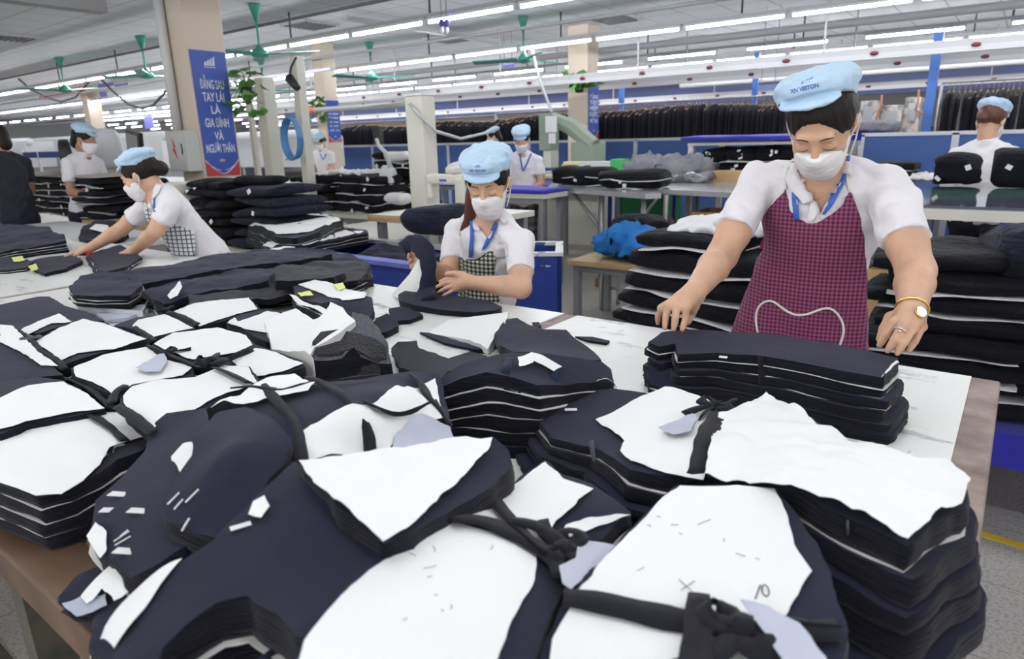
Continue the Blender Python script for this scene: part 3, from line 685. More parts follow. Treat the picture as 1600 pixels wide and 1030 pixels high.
# --- F2: bundle with the pencilled 10
f2=S('cloth_bundle',"tied bundle with a pencilled 10 on its white sheet, bottom right of centre",
 [(884,935,1.02),(950,862,1.02),(1035,775,1.02),(1062,757,1.02),(1150,756,1.02),(1216,762,1.02),(1240,795,1.02),(1278,845,1.02),(1300,893,1.02),(1305,940,1.02),(1325,985,1.02),(1320,1060,1.02),(1200,1130,1.02),(1000,1140,1.01),(840,1090,1.01),(850,1000,1.01)],
 n=5,flare=.012,jit=.008,seed=12,top='navy')
f2.sheet([(900,930),(950,868),(1036,778),(1062,760),(1150,758),(1211,764),(1228,800),(1240,850),(1268,893),(1245,930),(1225,965),(1140,975),(1000,950)],seed=4,rough=.0012)
f2.sheet([(893,945),(1000,960),(1100,985),(1230,1000),(1260,1060),(1180,1110),(1000,1120),(850,1080),(862,1000)],seed=5,rough=.0015)
f2.tie([(880,935),(930,940),(1000,958),(1080,975),(1160,985),(1240,990),(1310,985)],w=.036,lift=.008)
f2.tie([(1092,930),(1092,960),(1090,1000),(1085,1060)],w=.038,lift=.014)
f2.knot(1160,995,.036,loops=3,tails=2,w=.03)
f2.sheet([(1158,938),(1200,948),(1250,975),(1290,1030),(1298,1060),(1240,1050),(1200,1000)],mt='lining',name='curled_lining_piece',lift=.018,seed=6)
for q in ([(1180,936),(1184,925),(1188,914)],[(1196+5.5*math.cos(t)-.35*9*math.sin(t)*.5,923-9*math.sin(t)) for t in np.linspace(0,2*PI*1.02,18)]):
    MB().tube([f2.pt(a,b,.0042) for a,b in q],.00055,4).build('pencil_number',M['dark'],f2.root)
for (a,b) in [((1090,820),(1110,812)),((1150,865),(1165,870)),((1060,905),(1082,925)),((1064,922),(1085,908))]:
    MB().tube([f2.pt(*a,.0045),f2.pt(*b,.0045)],.0004,4).build('loose_thread',M['dark'],f2.root)
# --- F3: bottom centre bundle, waist tied
f3=S('cloth_bundle',"bottom centre bundle, white sheets either side of its dark twisted waist tie",
 [(470,1005,1.045),(545,915,1.045),(620,858,1.04),(700,812,1.03),(760,790,1.0),(805,755,.985),(852,722,.98),(880,745,.985),(925,758,.99),(984,804,.985),(955,835,.985),(915,870,.99),(885,925,1.0),(850,990,1.01),(825,1060,1.01),(760,1120,1.02),(560,1120,1.04),(450,1080,1.045)],
 ctrl=[(640,960,1.06),(820,850,1.0),(900,790,1.005)],n=5,flare=.01,jit=.010,seed=13)
f3.sheet([(475,1003),(548,915),(622,860),(700,816),(770,832),(838,862),(836,905),(800,970),(770,1050),(740,1100),(560,1110),(455,1070)],seed=7,rough=.0018)
f3.sheet([(705,812),(760,792),(806,757),(852,724),(880,748),(928,765),(900,790),(868,815),(850,850),(800,835)],seed=8,rough=.003)
f3.sheet([(868,845),(885,822),(915,812),(960,806),(985,806),(940,822),(900,838)],seed=9,name='paper_strip')
f3.tie([(700,812),(745,812),(790,828),(830,850),(868,875),(880,905)],w=.042,lift=.008)
f3.tie([(768,780),(790,805),(820,835),(855,868)],w=.030,lift=.010,twist=.7)
f3.tie([(800,815),(840,820),(872,846),(892,868)],w=.026,lift=.012,twist=-.8)
f3.knot(882,868,.030,loops=2,tails=2,w=.026)
f3.sheet([(905,842),(945,848),(976,858),(945,880),(925,890),(893,925),(878,915),(875,885),(900,872)],mt='lining',name='curled_lining_piece',lift=.016,seed=10,rough=.006)
# --- F4: armhole panels lower left
f4=S('cloth_bundle','large navy bundle with a curved armhole cut-out at the bottom left of the table',
 [(165,1060,1.0),(178,1010,1.0),(205,950,1.01),(262,885,1.03),(330,845,1.045),(400,775,1.055),(460,724,1.06),(540,790,1.06),(605,852,1.05),(565,925,1.05),(500,1000,1.05),(460,988,1.05),(430,955,1.045),(385,930,1.04),(340,942,1.035),(290,975,1.03),(255,1010,1.02),(230,1075,1.01)],
 n=4,flare=.004,jit=.010,seed=14,base=TABZ,wig=.002)
f4.sheet([(158,1000,.985),(210,930,1.0),(265,880,1.03),(285,872,1.035),(235,940,1.018),(190,1000,1.004),(178,1020,1.0)],name='paper_sheet',seed=11)
f4.sheet([(395,785),(412,775),(422,795),(408,812),(388,806)],name='paper_tag',seed=12,lift=.006)
f4.label_at(376,822,.02,.008,1.2)
f4b=S('cloth_bundle','low bundle with white sheet and black cloth lying inside the armhole curve, bottom left',
 [(236,1075,.95),(258,1012,.955),(292,980,.96),(342,950,.965),(385,938,.97),(430,962,.97),(456,992,.97),(440,1060,.965),(330,1100,.95)],n=2,seed=15,top='black',jit=.003)
f4b.sheet([(222,1085),(262,1015),(315,975),(345,972),(362,1000),(330,1020),(300,1060),(290,1090)],seed=13)
f4c=S('cloth_bundle','navy cloth edge peeking out at the very bottom between the two left bundles',[(392,1035,1.0),(420,1012,1.0),(470,1008,1.0),(520,1030,1.0),(560,1080,.99),(400,1090,.99)],n=2,seed=16)
# --- F5: triangular white sheet
f5=S('cloth_bundle','wedge shaped bundle under a pointed white sheet, left of the bottom centre bundle',
 [(472,730,1.075),(520,716,1.07),(640,703,1.06),(772,684,1.05),(795,705,1.04),(801,728,1.035),(765,762,1.04),(700,800,1.05),(645,836,1.06),(602,850,1.065),(535,795,1.075)],
 n=4,flare=.006,jit=.012,seed=17)
f5.sheet([(466,722),(520,712),(600,708),(700,690),(770,684),(764,702),(720,748),(665,800),(628,832),(598,847),(540,797),(490,755)],seed=14,rough=.005,lift=.008)
# --- F6: navy bundle with grey-white side sheet
f6=S('cloth_bundle','navy bundle with crumpled white sheet on its near side and four narrow ties, centre left',
 [(325,668,1.04),(360,645,1.045),(440,612,1.05),(560,592,1.04),(640,579,1.03),(686,583,1.025),(700,640,1.0),(706,690,.99),(640,700,1.0),(560,712,1.02),(478,735,1.04),(430,760,1.05),(360,740,1.05),(325,700,1.045)],
 ctrl=[(470,700,1.06),(560,640,1.07),(640,610,1.055)],n=4,seed=18,flare=.0)
f6.sheet([(472,678),(505,655),(560,636),(600,622),(660,600),(680,592),(690,640),(695,655),(640,680),(606,708),(540,712),(480,726),(468,705)],seed=15,rough=.006)
f6.sheet([(330,640),(350,628),(380,634),(420,620),(480,612),(492,600),(460,585),(420,590),(400,600),(375,618),(345,628)],seed=16,rough=.004,lift=.01)
f6.sheet([(612,705),(622,680),(645,655),(660,652),(702,668),(710,688),(690,700),(650,708)],mt='lining',name='curled_lining_piece',seed=17,rough=.005,lift=.010)
f6.tie([(480,590),(515,604),(540,620),(562,645),(578,680),(578,712)],w=.026,lift=.007)
f6.tie([(640,585),(658,600),(670,625),(690,640),(702,665)],w=.026,lift=.007)
f6.tie([(568,628),(590,640),(620,652),(650,645),(685,628)],w=.024,lift=.010,twist=2.5)
f6.tie([(405,598),(440,635),(462,660),(470,700),(474,735)],w=.024,lift=.007)
f6.tie([(360,608),(400,605),(440,612),(480,600),(540,594),(590,586)],w=.020,lift=.009)
f6b=S('draped_cloth_piece','navy facing pieces draped over the labelled bundle, lower left centre',
 [(305,690,1.06),(340,650,1.065),(385,640,1.07),(420,660,1.07),(455,700,1.065),(440,735,1.055),(418,760,1.05),(416,805,1.04),(385,838,1.03),(350,854,1.025),(305,846,1.02),(262,832,1.015),(258,800,1.02),(278,760,1.035),(300,725,1.05)],
 cat='cloth',und=.016,ctrl=[(340,740,1.07),(380,700,1.085)],n=2,seed=19,base=.985,paper_lines=False,flare=-.004)
for q in [((262,788),(280,770)),((272,796),(286,780)),((290,785),(310,765)),((284,830),(296,810))]:
    MB().tube([f6b.pt(*q[0],.004),f6b.pt(*q[1],.004)],.0012,5).build('white_thread_mark',M['white'],f6b.root)
f6c=S('cloth_bundle','dark bundle marked with several small white size labels, by the left table corner',
 [(232,668,1.0),(260,645,1.01),(320,640,1.02),(335,690,1.03),(305,740,1.03),(285,790,1.02),(300,850,1.01),(250,885,.99),(205,905,.97),(165,872,.96),(140,830,.96),(148,782,.965),(195,740,.98),(225,705,.99)],
 n=3,seed=20,flare=.008,top='navy',jit=.008,rag=.005)
f6c.sheet([(268,715),(285,695),(300,692),(312,742),(288,758)],name='paper_tag',seed=18,lift=.02)
f6c.sheet([(134,838),(150,815),(166,830),(166,862),(158,872)],name='paper_tag',seed=19,lift=.006)
for (x_,y_,a_) in [(184,772,.5),(215,798,.5),(194,861,.5),(166,797,.6)]: f6c.label_at(x_,y_,.024 if x_>170 else .014,.011,a_,lift=.004)
for q in [((178,846),(202,830)),((180,852),(204,838)),((188,838),(200,828))]:
    MB().tube([f6c.pt(*q[0],.004),f6c.pt(*q[1],.004)],.0010,5).build('white_thread_mark',M['white'],f6c.root)
# scraps at the table corner
sc=S('cloth_scrap','crumpled navy and grey offcuts with a white paper piece at the left table corner',
 [(92,930,.905),(118,900,.91),(160,880,.93),(205,895,.95),(262,880,.96),(248,930,.94),(200,990,.925),(165,1040,.92),(140,1010,.91),(150,960,.905),(110,950,.90)],cat='cloth scraps',n=2,seed=21,rag=.006,paper_lines=True)
sc.sheet([(125,930),(150,905),(180,890),(205,905),(212,920),(180,945),(160,925),(135,945)],seed=20,rough=.010,lift=.012)
sc.sheet([(98,945),(125,935),(165,930),(168,948),(120,965)],mt='lining',name='lining_offcut',seed=21,lift=.006)
# --- left cluster of sheet-topped bundles
def LB(label,outline,sheet,z=.975,seed=0,n=3,ctrl=(),**k):
    o=S('cloth_bundle',label,[(p[0],p[1],p[2] if len(p)>2 else z) for p in outline],seed=seed,n=n,ctrl=ctrl,jit=.004,g=.03,step=.02,**k)
    for i,sh in enumerate(sheet): o.sheet(sh,seed=seed+i,rough=.0025,g=.018,lift=.004)
    return o
l1=LB("bundle with the biggest white sheet at the left frame edge, nearest the table front",
 [(-80,690),(-10,680),(80,655),(150,645),(190,643),(236,676),(222,700),(185,715),(155,738),(110,762),(60,776),(20,760),(-20,745),(-80,735)],
 [[(-70,690),(0,682),(90,660),(150,648),(188,645),(238,677),(205,688),(172,700),(155,728),(130,752),(95,772),(58,776),(22,762),(-60,735)],[(150,735,.95),(175,715,.958),(198,690),(205,706,.95),(198,722,.935),(182,748,.92),(168,742,.93)]],z=.966,seed=31,n=4,top='navy2',flare=.003)
l1.tie([(118,640),(145,650),(172,668),(195,690)],w=.028,lift=.008)
l1.tie([(105,592),(140,608),(165,630),(178,640)],w=.030,lift=.010)
l2=LB('white sheeted bundle at the left frame edge behind the biggest sheet',
 [(-80,610),(0,600),(60,590),(98,598),(140,618),(165,638),(120,648),(40,662),(0,676),(-80,680)],[[(-70,622),(0,622),(45,602),(98,597),(135,615),(163,637),(100,648),(40,660),(0,672),(-60,676)]],z=.985,seed=33)
l3=LB("navy bundle with a narrow white sheet, at the left frame edge",
 [(-80,540),(0,505),(18,508),(42,540),(72,562),(98,586),(40,592),(0,608),(-80,620)],[[(0,508),(20,510),(45,535),(72,560),(90,572),(64,572),(40,555),(0,536)]],z=.98,seed=35)
l4=LB("flat navy panel bundle with a folded paper strip, at the left frame edge",
 [(-60,488,.955),(0,476,.955),(60,464,.955),(78,464,.955),(100,478,.955),(130,486,.955),(162,500,.955),(110,504,.955),(60,520,.955),(34,520,.955),(0,505,.955),(-60,520,.955)],[[(32,516),(60,502),(92,490),(112,503),(100,505),(80,505),(42,524)]],z=.955,seed=37)
l5=LB('white sheeted bundle behind the knotted grey tag, left side',
 [(50,535),(90,512),(130,497),(165,505),(232,530),(195,545),(150,555),(112,566),(92,572),(60,545)],[[(54,535),(90,514),(130,499),(160,505),(228,530),(180,545),(120,552),(96,563),(70,546)]],seed=39)
l5.knot(50,532,.022,loops=2,tails=1,w=.018,mt='tiegrey')
l5.tie([(20,515),(40,525),(62,548),(85,562),(102,578)],w=.026,lift=.006)
l6=LB('small white sheeted bundle between the dark ties, left side',
 [(178,508),(215,495),(255,491),(300,500),(305,515),(245,530),(232,530),(205,515)],[[(205,512),(216,500),(258,492),(302,513),(240,527)]],z=.96,seed=41,n=2)
l6.tie([(208,512),(222,520),(232,528),(240,535)],w=.030)
l7=LB('long white sheeted bundle next to the dark cloth heap, upper left of the table front',
 [(262,492),(300,474),(345,468),(388,464),(408,484),(380,492),(340,503),(312,512)],[[(266,490),(300,475),(345,469),(388,465),(402,483),(350,497),(312,510)]],z=.96,seed=43,n=2)
l7.tie([(262,488),(285,496),(310,508)],w=.026); l7.knot(253,487,.022,loops=1,tails=1,w=.02)
l8=LB('white sheeted bundle right of the looped tie, left of centre',
 [(238,538),(262,522),(300,514),(345,511),(385,523),(400,540),(372,558),(340,570),(302,568),(270,555)],[[(240,538),(270,521),(340,512),(384,525),(395,538),(370,552),(300,563),(268,550)]],z=.98,seed=45)
l9=LB('white sheeted bundle with its tag torn up, in the middle of the left cluster',
 [(112,574),(160,553),(230,541),(258,560),(300,572),(302,588),(240,600),(205,612),(182,622),(150,605),(120,592)],[[(115,575),(160,555),(228,543),(256,562),(300,575),(285,588),(205,602),(180,618),(150,600),(118,588)]],z=.98,seed=47)
l9.sheet([(212,576),(240,560),(256,552),(262,565),(252,580),(232,582)],mt='lining',name='curled_label_paper',lift=.012,seed=4,rough=.006)
l9.knot(262,555,.026,loops=2,tails=2,w=.022)
l9.tie([(232,541),(250,548),(270,558),(300,570),(315,577)],w=.024,lift=.008)
l9.tie([(175,632),(177,620),(185,608),(198,604)],w=.030,lift=.008)
l10=LB('large white sheeted bundle with a bow, nearest to the navy bundle with four ties',
 [(188,622),(205,606),(250,592),(300,588),(350,570),(390,572),(405,596),(370,612),(320,640),(270,668),(242,682),(225,660),(192,636)],[[(192,620),(208,604),(250,594),(305,590),(350,572),(388,574),(402,598),(362,612),(300,642),(245,660),(243,668),(225,655),(195,634)]],z=1.0,seed=49,ctrl=[(290,620,1.015)])
l10.knot(330,572,.038,loops=2,tails=1,w=.026); l10.tie([(335,575),(360,585),(390,600)],w=.026,lift=.01); l10.tie([(182,636),(205,650),(225,665),(240,678)],w=.028,lift=.006)
l11=LB('white sheeted bundle tucked behind the bow tied one',
 [(340,570),(372,553),(400,540),(432,548),(470,562),(475,572),(440,585),(400,595),(375,580)],[[(360,560),(400,545),(432,552),(474,568),(440,582),(400,590),(375,578)]],z=.985,seed=51)
l11.tie([(340,570),(358,562),(378,553),(395,545)],w=.026,lift=.012,twist=2)
l12=LB('thin white sheeted bundle beside the knitted interlining roll, left',
 [(352,505),(375,492),(418,484),(440,488),(432,512),(420,535),(400,528),(380,515)],[[(355,505),(362,500),(366,496),(372,503),(418,486),(438,490),(430,510),(415,520),(385,515)]],z=.965,seed=53,n=2)
# --- knitted interlining bundle with crumpled sheet
k1=S('cloth_bundle','curved bundle of knitted black interlining with speckled grey top and torn white sheet',
 [(480,552,1.0),(486,540,1.01),(520,520,1.02),(552,505,1.02),(550,488,1.01),(575,492,1.01),(592,512,1.005),(606,535,1.0),(612,568,.97),(590,568,.97),(565,560,.985),(535,560,.99),(510,562,.99),(490,562,.99)],
 ctrl=[(555,530,1.03)],n=2,top='speckle',edge='edge',seed=55,paper_lines=False,base=.90)
k1s=shell('knit_roll',soften([at(*p)[:2] for p in [(484,556,.985),(500,540,.99),(530,530,1.0),(560,526,1.005),(590,534,1.0),(606,546,.985),(611,572,.965),(585,568,.97),(555,560,.98),(520,566,.98),(495,570,.98)]],1),lambda x,y:k1.F(x,y)+.006,lambda x,y:0*x+.885,g=.02,mats=[M['knit'],M['knit']],parent=k1.root,rings=3,bulge=.012)
k1p=S('paper_sheet','crumpled white pattern sheet with a raised spiky corner, left of the knitted bundle',
 [(412,500,.99),(440,488,1.0),(462,480,1.01),(490,497,1.0),(512,492,1.02),(516,468,1.06),(535,478,1.05),(554,500,1.03),(530,520,1.03),(490,542,1.01),(483,555,1.0),(492,564,.99),(450,550,.98),(425,548,.97),(420,525,.98)],
 cat='paper',ctrl=[(470,520,1.0)],n=1,base=.90,top='paper',edge='paperin',seed=56,bulge=0,rag=0,g=.012)
# --- striped long bundle
k2=S('cloth_bundle','long navy bundle with a white and a yellow paper slip, lying behind the knitted bundle',
 [(458,446,.965),(475,441,.97),(520,448,.975),(560,462,.975),(580,466,.97),(584,485,.96),(572,500,.95),(540,492,.955),(500,478,.96),(462,462,.96)],n=3,seed=57,ctrl=[(520,470,.985)])
k2.sheet([(466,445),(490,438),(510,440),(540,452),(572,458),(570,466),(535,470),(500,458)],seed=24,rough=.002)
k2.sheet([(452,460),(462,462),(490,478),(515,488),(505,492),(470,478)],seed=25)
k2.sheet([(465,457),(485,455),(490,461),(470,463)],mt='yellow',name='yellow_slip',lift=.010)
k2.sheet([(520,446),(535,442),(540,450),(530,454)],mt='yellow',name='yellow_slip',lift=.008)
k3=S('cloth_scrap','small navy offcut with a white slip in front of the middle woman',[(608,482,.90),(630,478,.905),(655,488,.90),(660,492,.895),(640,500,.893),(612,502,.895)],cat='cloth scraps',n=1,seed=58)
k3b=S('cloth_scrap','dark navy offcut beside the knitted bundle',[(580,500,.90),(605,490,.905),(620,500,.905),(622,510,.9),(600,520,.9),(588,518,.9)],cat='cloth scraps',n=1,seed=59)
# --- round stack with arched white leaves
k4=S('cloth_bundle',"arched tall stack of navy pieces with white leaves, centre of the table",
 [(684,606,1.0),(690,590,1.01),(720,570,1.02),(760,560,1.03),(800,552,1.03),(860,556,1.02),(905,562,1.005),(940,566,.99),(955,578,.975),(958,600,.965),(925,602,.975),(880,606,.985),(840,602,1.01),(800,588,1.03),(760,580,1.035),(720,590,1.02)],
 n=6,seed=61,flare=.014,jit=.004,leaf=.0018,leafout=.004,wig=.001)
k4.tie([(796,560),(790,580),(786,610,1.0),(780,645,.95),(778,680,.895)],w=.030,mt='navyt')
k4.tie([(872,572),(866,590),(860,615,.975),(852,650,.92)],w=.024,mt='navyt')
k4.sheet([(810,560),(830,552),(845,556),(878,574),(865,580),(835,565),(812,575)],seed=26,lift=.010,rough=.003)
k4.sheet([(930,600,.975),(955,596,.97),(965,612,.95),(952,612,.945),(935,608,.95)],seed=27)
# --- loose pieces
k5=S('cloth_piece','limp dark grey cloth piece between the knitted bundle and the arched stack',
 [(612,545,.90),(622,535,.91),(650,533,.915),(655,545,.91),(680,552,.91),(700,560,.915),(735,548,.93),(760,556,.925),(740,570,.93),(700,580,.92),(680,600,.91),(660,585,.905),(625,575,.90)],cat='cloth',n=1,seed=62,top='charcoal',edge='charcoal')
k6=S('cloth_piece','navy cut pieces fanned out behind the arched stack',
 [(775,520,.93),(790,500,.935),(808,497,.935),(822,507,.93),(850,515,.94),(885,515,.94),(900,530,.935),(930,550,.93),(938,562,.935),(905,568,.94),(870,565,.95),(830,552,.95),(800,550,.94),(780,540,.93)],cat='cloth',n=2,seed=63)
k6.label_at(902,562,.022,.009,-.3)
k6b=S('paper_sheet','white sheet standing up at its corner beside the fanned navy pieces',
 [(668,522,.885),(700,500,.89),(740,495,.90),(795,488,.94),(790,505,.935),(775,520,.92),(762,545,.90),(720,530,.886)],cat='paper',n=1,base=.882,top='paper',edge='paperin',seed=64,bulge=0,rag=0)
k6c=S('cloth_strip','thin black cloth strip lying left of the upturned sheet',[(656,520,.886),(670,520,.888),(700,528,.888),(740,540,.89),(762,546,.89),(740,546,.888),(695,536,.888)],cat='cloth strip',n=1,base=.882,seed=65)
k6d=S('cloth_strip','thin dark cloth strip near the table seam',[(898,527,.884),(925,527,.886),(952,533,.886),(948,537,.886),(920,533,.886)],cat='cloth strip',n=1,base=.881,seed=66,paper_lines=False)
k6e=S('cloth_scrap','tiny black offcut next to the table seam',[(832,505,.884),(842,503,.888),(845,510,.886),(838,513,.884)],cat='cloth scraps',n=1,base=.881,seed=67)
# --- stack handled by the main woman
k7=S('cloth_bundle','neat stack of dark navy panels that the woman in the plum apron is straightening',
 [(1013,532,.985),(1035,517,.99),(1075,513,.995),(1200,519,1.0),(1300,536,1.0),(1402,558,1.0),(1404,566,1.0),(1380,590,1.0),(1330,582,1.0),(1260,568,1.0),(1190,556,.995),(1120,550,.985),(1060,552,.98),(1055,535,.985),(1030,540,.98)],
 n=6,seed=71,flare=.022,jit=.006,leaf=.0014,leafout=.0025,shift=(.01,0))
k7.tie([(1190,556,.995),(1192,580,.965),(1190,610,.925),(1188,640,.886)],w=.028,mt='tie')
k7.sheet([(1376,590,1.0),(1402,564,1.0),(1405,568,.996),(1382,592,.992)],name='paper_strip',seed=30)
k7.label_at(1130,558,.016,.012,.2)
k7b=S('cloth_bundle','loose dark pieces slumped against the left end of the neat panel stack',
 [(1013,575,.93),(1020,560,.94),(1045,556,.94),(1062,566,.94),(1062,600,.92),(1090,615,.905),(1070,622,.89),(1030,606,.90),(1016,600,.905)],n=3,seed=72,rag=.006)
# ---- dark heap, middle left
def heap(label,outline,top='navy',n=3,seed=0,rough=.010,name='cloth_pile',ctrl=(),base=TABZ,**k):
    o=S(name,label,outline,cat='cloth pile',n=n,seed=seed,top=top,ctrl=ctrl,base=base,rag=.005,wig=.004,**k)
    # fold the top
    t=[c for c in bpy.data.objects if c.parent==o.root][0]; me=t.data
    v=np.empty(len(me.vertices)*3); me.vertices.foreach_get('co',v); v=v.reshape(-1,3)
    f=crumple(v[:,0]*5+v[:,1]*2+seed,v[:,1]*8-v[:,0]*2,seed); v[:,2]+=rough*(f-.7); me.vertices.foreach_set('co',v.ravel()); me.update()
    return o
h1=heap("long heap of navy trouser panels in front of the woman on the left",
 [(150,432,.93),(190,420,.94),(250,412,.95),(330,400,.955),(400,390,.955),(470,388,.95),(520,392,.94),(575,408,.93),(582,432,.92),(540,452,.915),(480,462,.91),(400,470,.91),(330,476,.91),(280,470,.92),(240,462,.93),(180,450,.93)],seed=81,rough=.016,ctrl=[(400,430,.965),(300,435,.965)],n=3)
h2=heap('grey-black cloth folded over the right half of the navy trouser heap',
 [(295,462,.955),(340,448,.965),(400,430,.97),(440,414,.965),(500,408,.96),(545,406,.95),(576,420,.945),(560,440,.94),(500,446,.945),(430,462,.945),(360,476,.94),(300,478,.935)],top='charcoal',seed=82,rough=.018,n=1,base=.925,paper_lines=False)
h1b=heap('folded trouser leg lying lengthwise on the navy heap, rear one',[(185,428,.965),(260,415,.975),(370,400,.98),(480,394,.975),(520,399,.97),(470,406,.975),(380,414,.98),(290,430,.975),(215,444,.96)],seed=181,rough=.012,n=1,base=.94,paper_lines=False)
h1c=heap('folded trouser leg lying lengthwise on the navy heap, front one',[(220,455,.955),(300,436,.97),(400,420,.985),(430,422,.985),(420,436,.98),(340,452,.965),(255,472,.945)],seed=182,rough=.014,n=1,base=.93,paper_lines=False)
h1d=heap('bent dark pocket flap on the charcoal cloth, right end of the heap',[(430,440,.985),(455,424,.99),(500,418,.985),(540,424,.975),(520,434,.975),(480,438,.98)],seed=183,rough=.014,n=1,base=.95,paper_lines=False,top='charcoal')
h3=heap('stack of folded pocket pieces on the paper box, by the long navy heap',
 [(108,450,.955),(125,432,.965),(160,426,.97),(215,430,.97),(222,445,.965),(200,462,.955),(150,465,.95),(118,462,.95)],seed=83,rough=.008,n=3,base=.915)
h4=heap('folded navy square under the hands of the woman on the left',
 [(138,398,.90),(165,388,.905),(188,382,.905),(222,402,.905),(195,418,.91),(158,428,.91),(150,415,.905)],seed=84,rough=.005,n=2)
h5=heap('small navy folded piece with a yellow slip, left part of the table',
 [(45,408,.895),(80,400,.90),(118,398,.90),(128,408,.90),(100,420,.898),(70,428,.895),(52,420,.893)],seed=85,rough=.005,n=1)
h5.sheet([(44,416),(56,412),(60,420),(50,425)],mt='yellow',name='yellow_slip',lift=.004)
h6=heap('long low pile of navy garments on the far left of the table',
 [(-60,352,.98),(0,350,.985),(40,352,.98),(78,355,.975),(82,362,.97),(100,368,.955),(103,378,.94),(60,385,.93),(0,395,.93),(-60,400,.93)],seed=86,rough=.012,n=4)
h6b=heap('flat navy pieces with yellow tags at the left frame edge, below the garment pile',
 [(-60,398,.90),(0,392,.905),(20,400,.905),(55,408,.90),(40,418,.90),(10,422,.898),(-60,425,.895)],seed=87,rough=.006,n=2)
h6b.sheet([(18,403),(35,401),(40,407),(22,410)],mt='yellow',name='yellow_slip',lift=.006)
sc2=heap('small black offcuts beside the white size tags, centre left heap',[(240,475,.93),(255,462,.94),(280,452,.945),(288,465,.94),(270,480,.925),(250,490,.915)],seed=88,top='black',rough=.006,n=2)
sc2.sheet([(262,462),(272,450),(282,440),(285,450),(278,462),(266,468)],name='paper_tag',lift=.035,seed=3)
# shallow paper box
bx=thing('paper_tray','shallow white card tray with an amber tape patch, holding pocket pieces','tray',at(180,478,TABZ))
Pb=[at(112,456,TABZ+.035),at(240,452,TABZ+.035),at(222,486,TABZ+.03),at(122,478,TABZ+.03)]
for i in range(4):
    a,b_=Pb[i],Pb[(i+1)%4]; mb=MB(); d_=(b_-a)[:2]; d_/=np.linalg.norm(d_); nn=np.array([-d_[1],d_[0],0])*.0015
    lo=lambda p:np.array([p[0],p[1],TABZ+.001]); mb.add([lo(a)-nn,lo(b_)-nn,b_-nn,a-nn,lo(a)+nn,lo(b_)+nn,b_+nn,a+nn],[(0,1,2,3),(7,6,5,4),(0,4,5,1),(1,5,6,2),(2,6,7,3),(3,7,4,0)]); mb.build('tray_wall',M['white'],bx)
mb=MB(); mb.prism([tuple(p[:2]) for p in Pb],TABZ+.0005,TABZ+.003); mb.build('tray_floor',M['white'],bx)
M['amber']=mat('amber_tape',(.62,.30,.05),.3)
p=at(168,480,TABZ+.018); mb=MB(); mb.box(p,(.03,.004,.022),.25); mb.build('tape_patch',M['amber'],bx)
gs=S('lining_scrap','crumpled grey lining scraps spilling beside the card tray',[(150,490,.895),(185,480,.90),(225,475,.905),(232,484,.90),(200,496,.897),(165,500,.892)],cat='cloth scraps',n=1,top='lining',edge='lining',seed=90)

rr=random.Random(33)
for st_,(x0,x1,y0,y1),nm in [(f1,(1200,1440,660,740),8),(f2,(1000,1200,790,900),7),(f3,(560,800,850,980),9),(f5,(540,700,715,790),6)]:
    for k in range(nm):
        x,y=rr.uniform(x0,x1),rr.uniform(y0,y1); a=rr.uniform(0,PI); L_=rr.uniform(6,20); P=[st_.pt(x+math.cos(a)*L_*t+2*math.sin(t*5),y+math.sin(a)*L_*t*.6,.0068) for t in (0,.5,1)]
        MB().tube(P,.00035,4).build('loose_thread',M['navyt'] if k%2 else M['tiegrey'],st_.root)
# ================================================================= folded bundles, piles
M['bluechip']=mat('chipped_blue_paint',(.012,.035,.23),.45); noise_col(M['bluechip'],(.55,.55,.52),(.010,.032,.22),scale=9,vscale=(1,1,3),lo=.30,hi=.32,detail=6)
M['chiprim']=mat('chipped_white_rim',(.6,.6,.58),.5); noise_col(M['chiprim'],(.05,.08,.3),(.62,.62,.6),scale=12,lo=.38,hi=.42)
M['rustfoot']=mat('rusty_brown_block',(.22,.12,.06),.7); M['darkred']=fabric('dark_red_cloth',(.10,.01,.015))
M['clothb']=fabric('folded_black_cloth',(.0045,.0045,.0075),sheen=.02); M['clothn']=fabric('folded_navy_cloth',(.009,.010,.022),sheen=.04)
for k_ in ('clothb','clothn'): bump(M[k_],1,.9,.012,vscale=(5,5,60),detail=4); bump(M[k_],22,.7,.02,detail=3); M['wlin']=fabric('white_lining_cloth',(.72,.72,.72),sheen=.1,var=1.05)
M['greycl']=fabric('grey_wrap_cloth',(.20,.20,.225)); M['plastic']=mat('clear_plastic_film',(.75,.77,.8),.2); M['plastic'].node_tree.nodes['Principled BSDF'].inputs['Transmission Weight'].default_value=.75
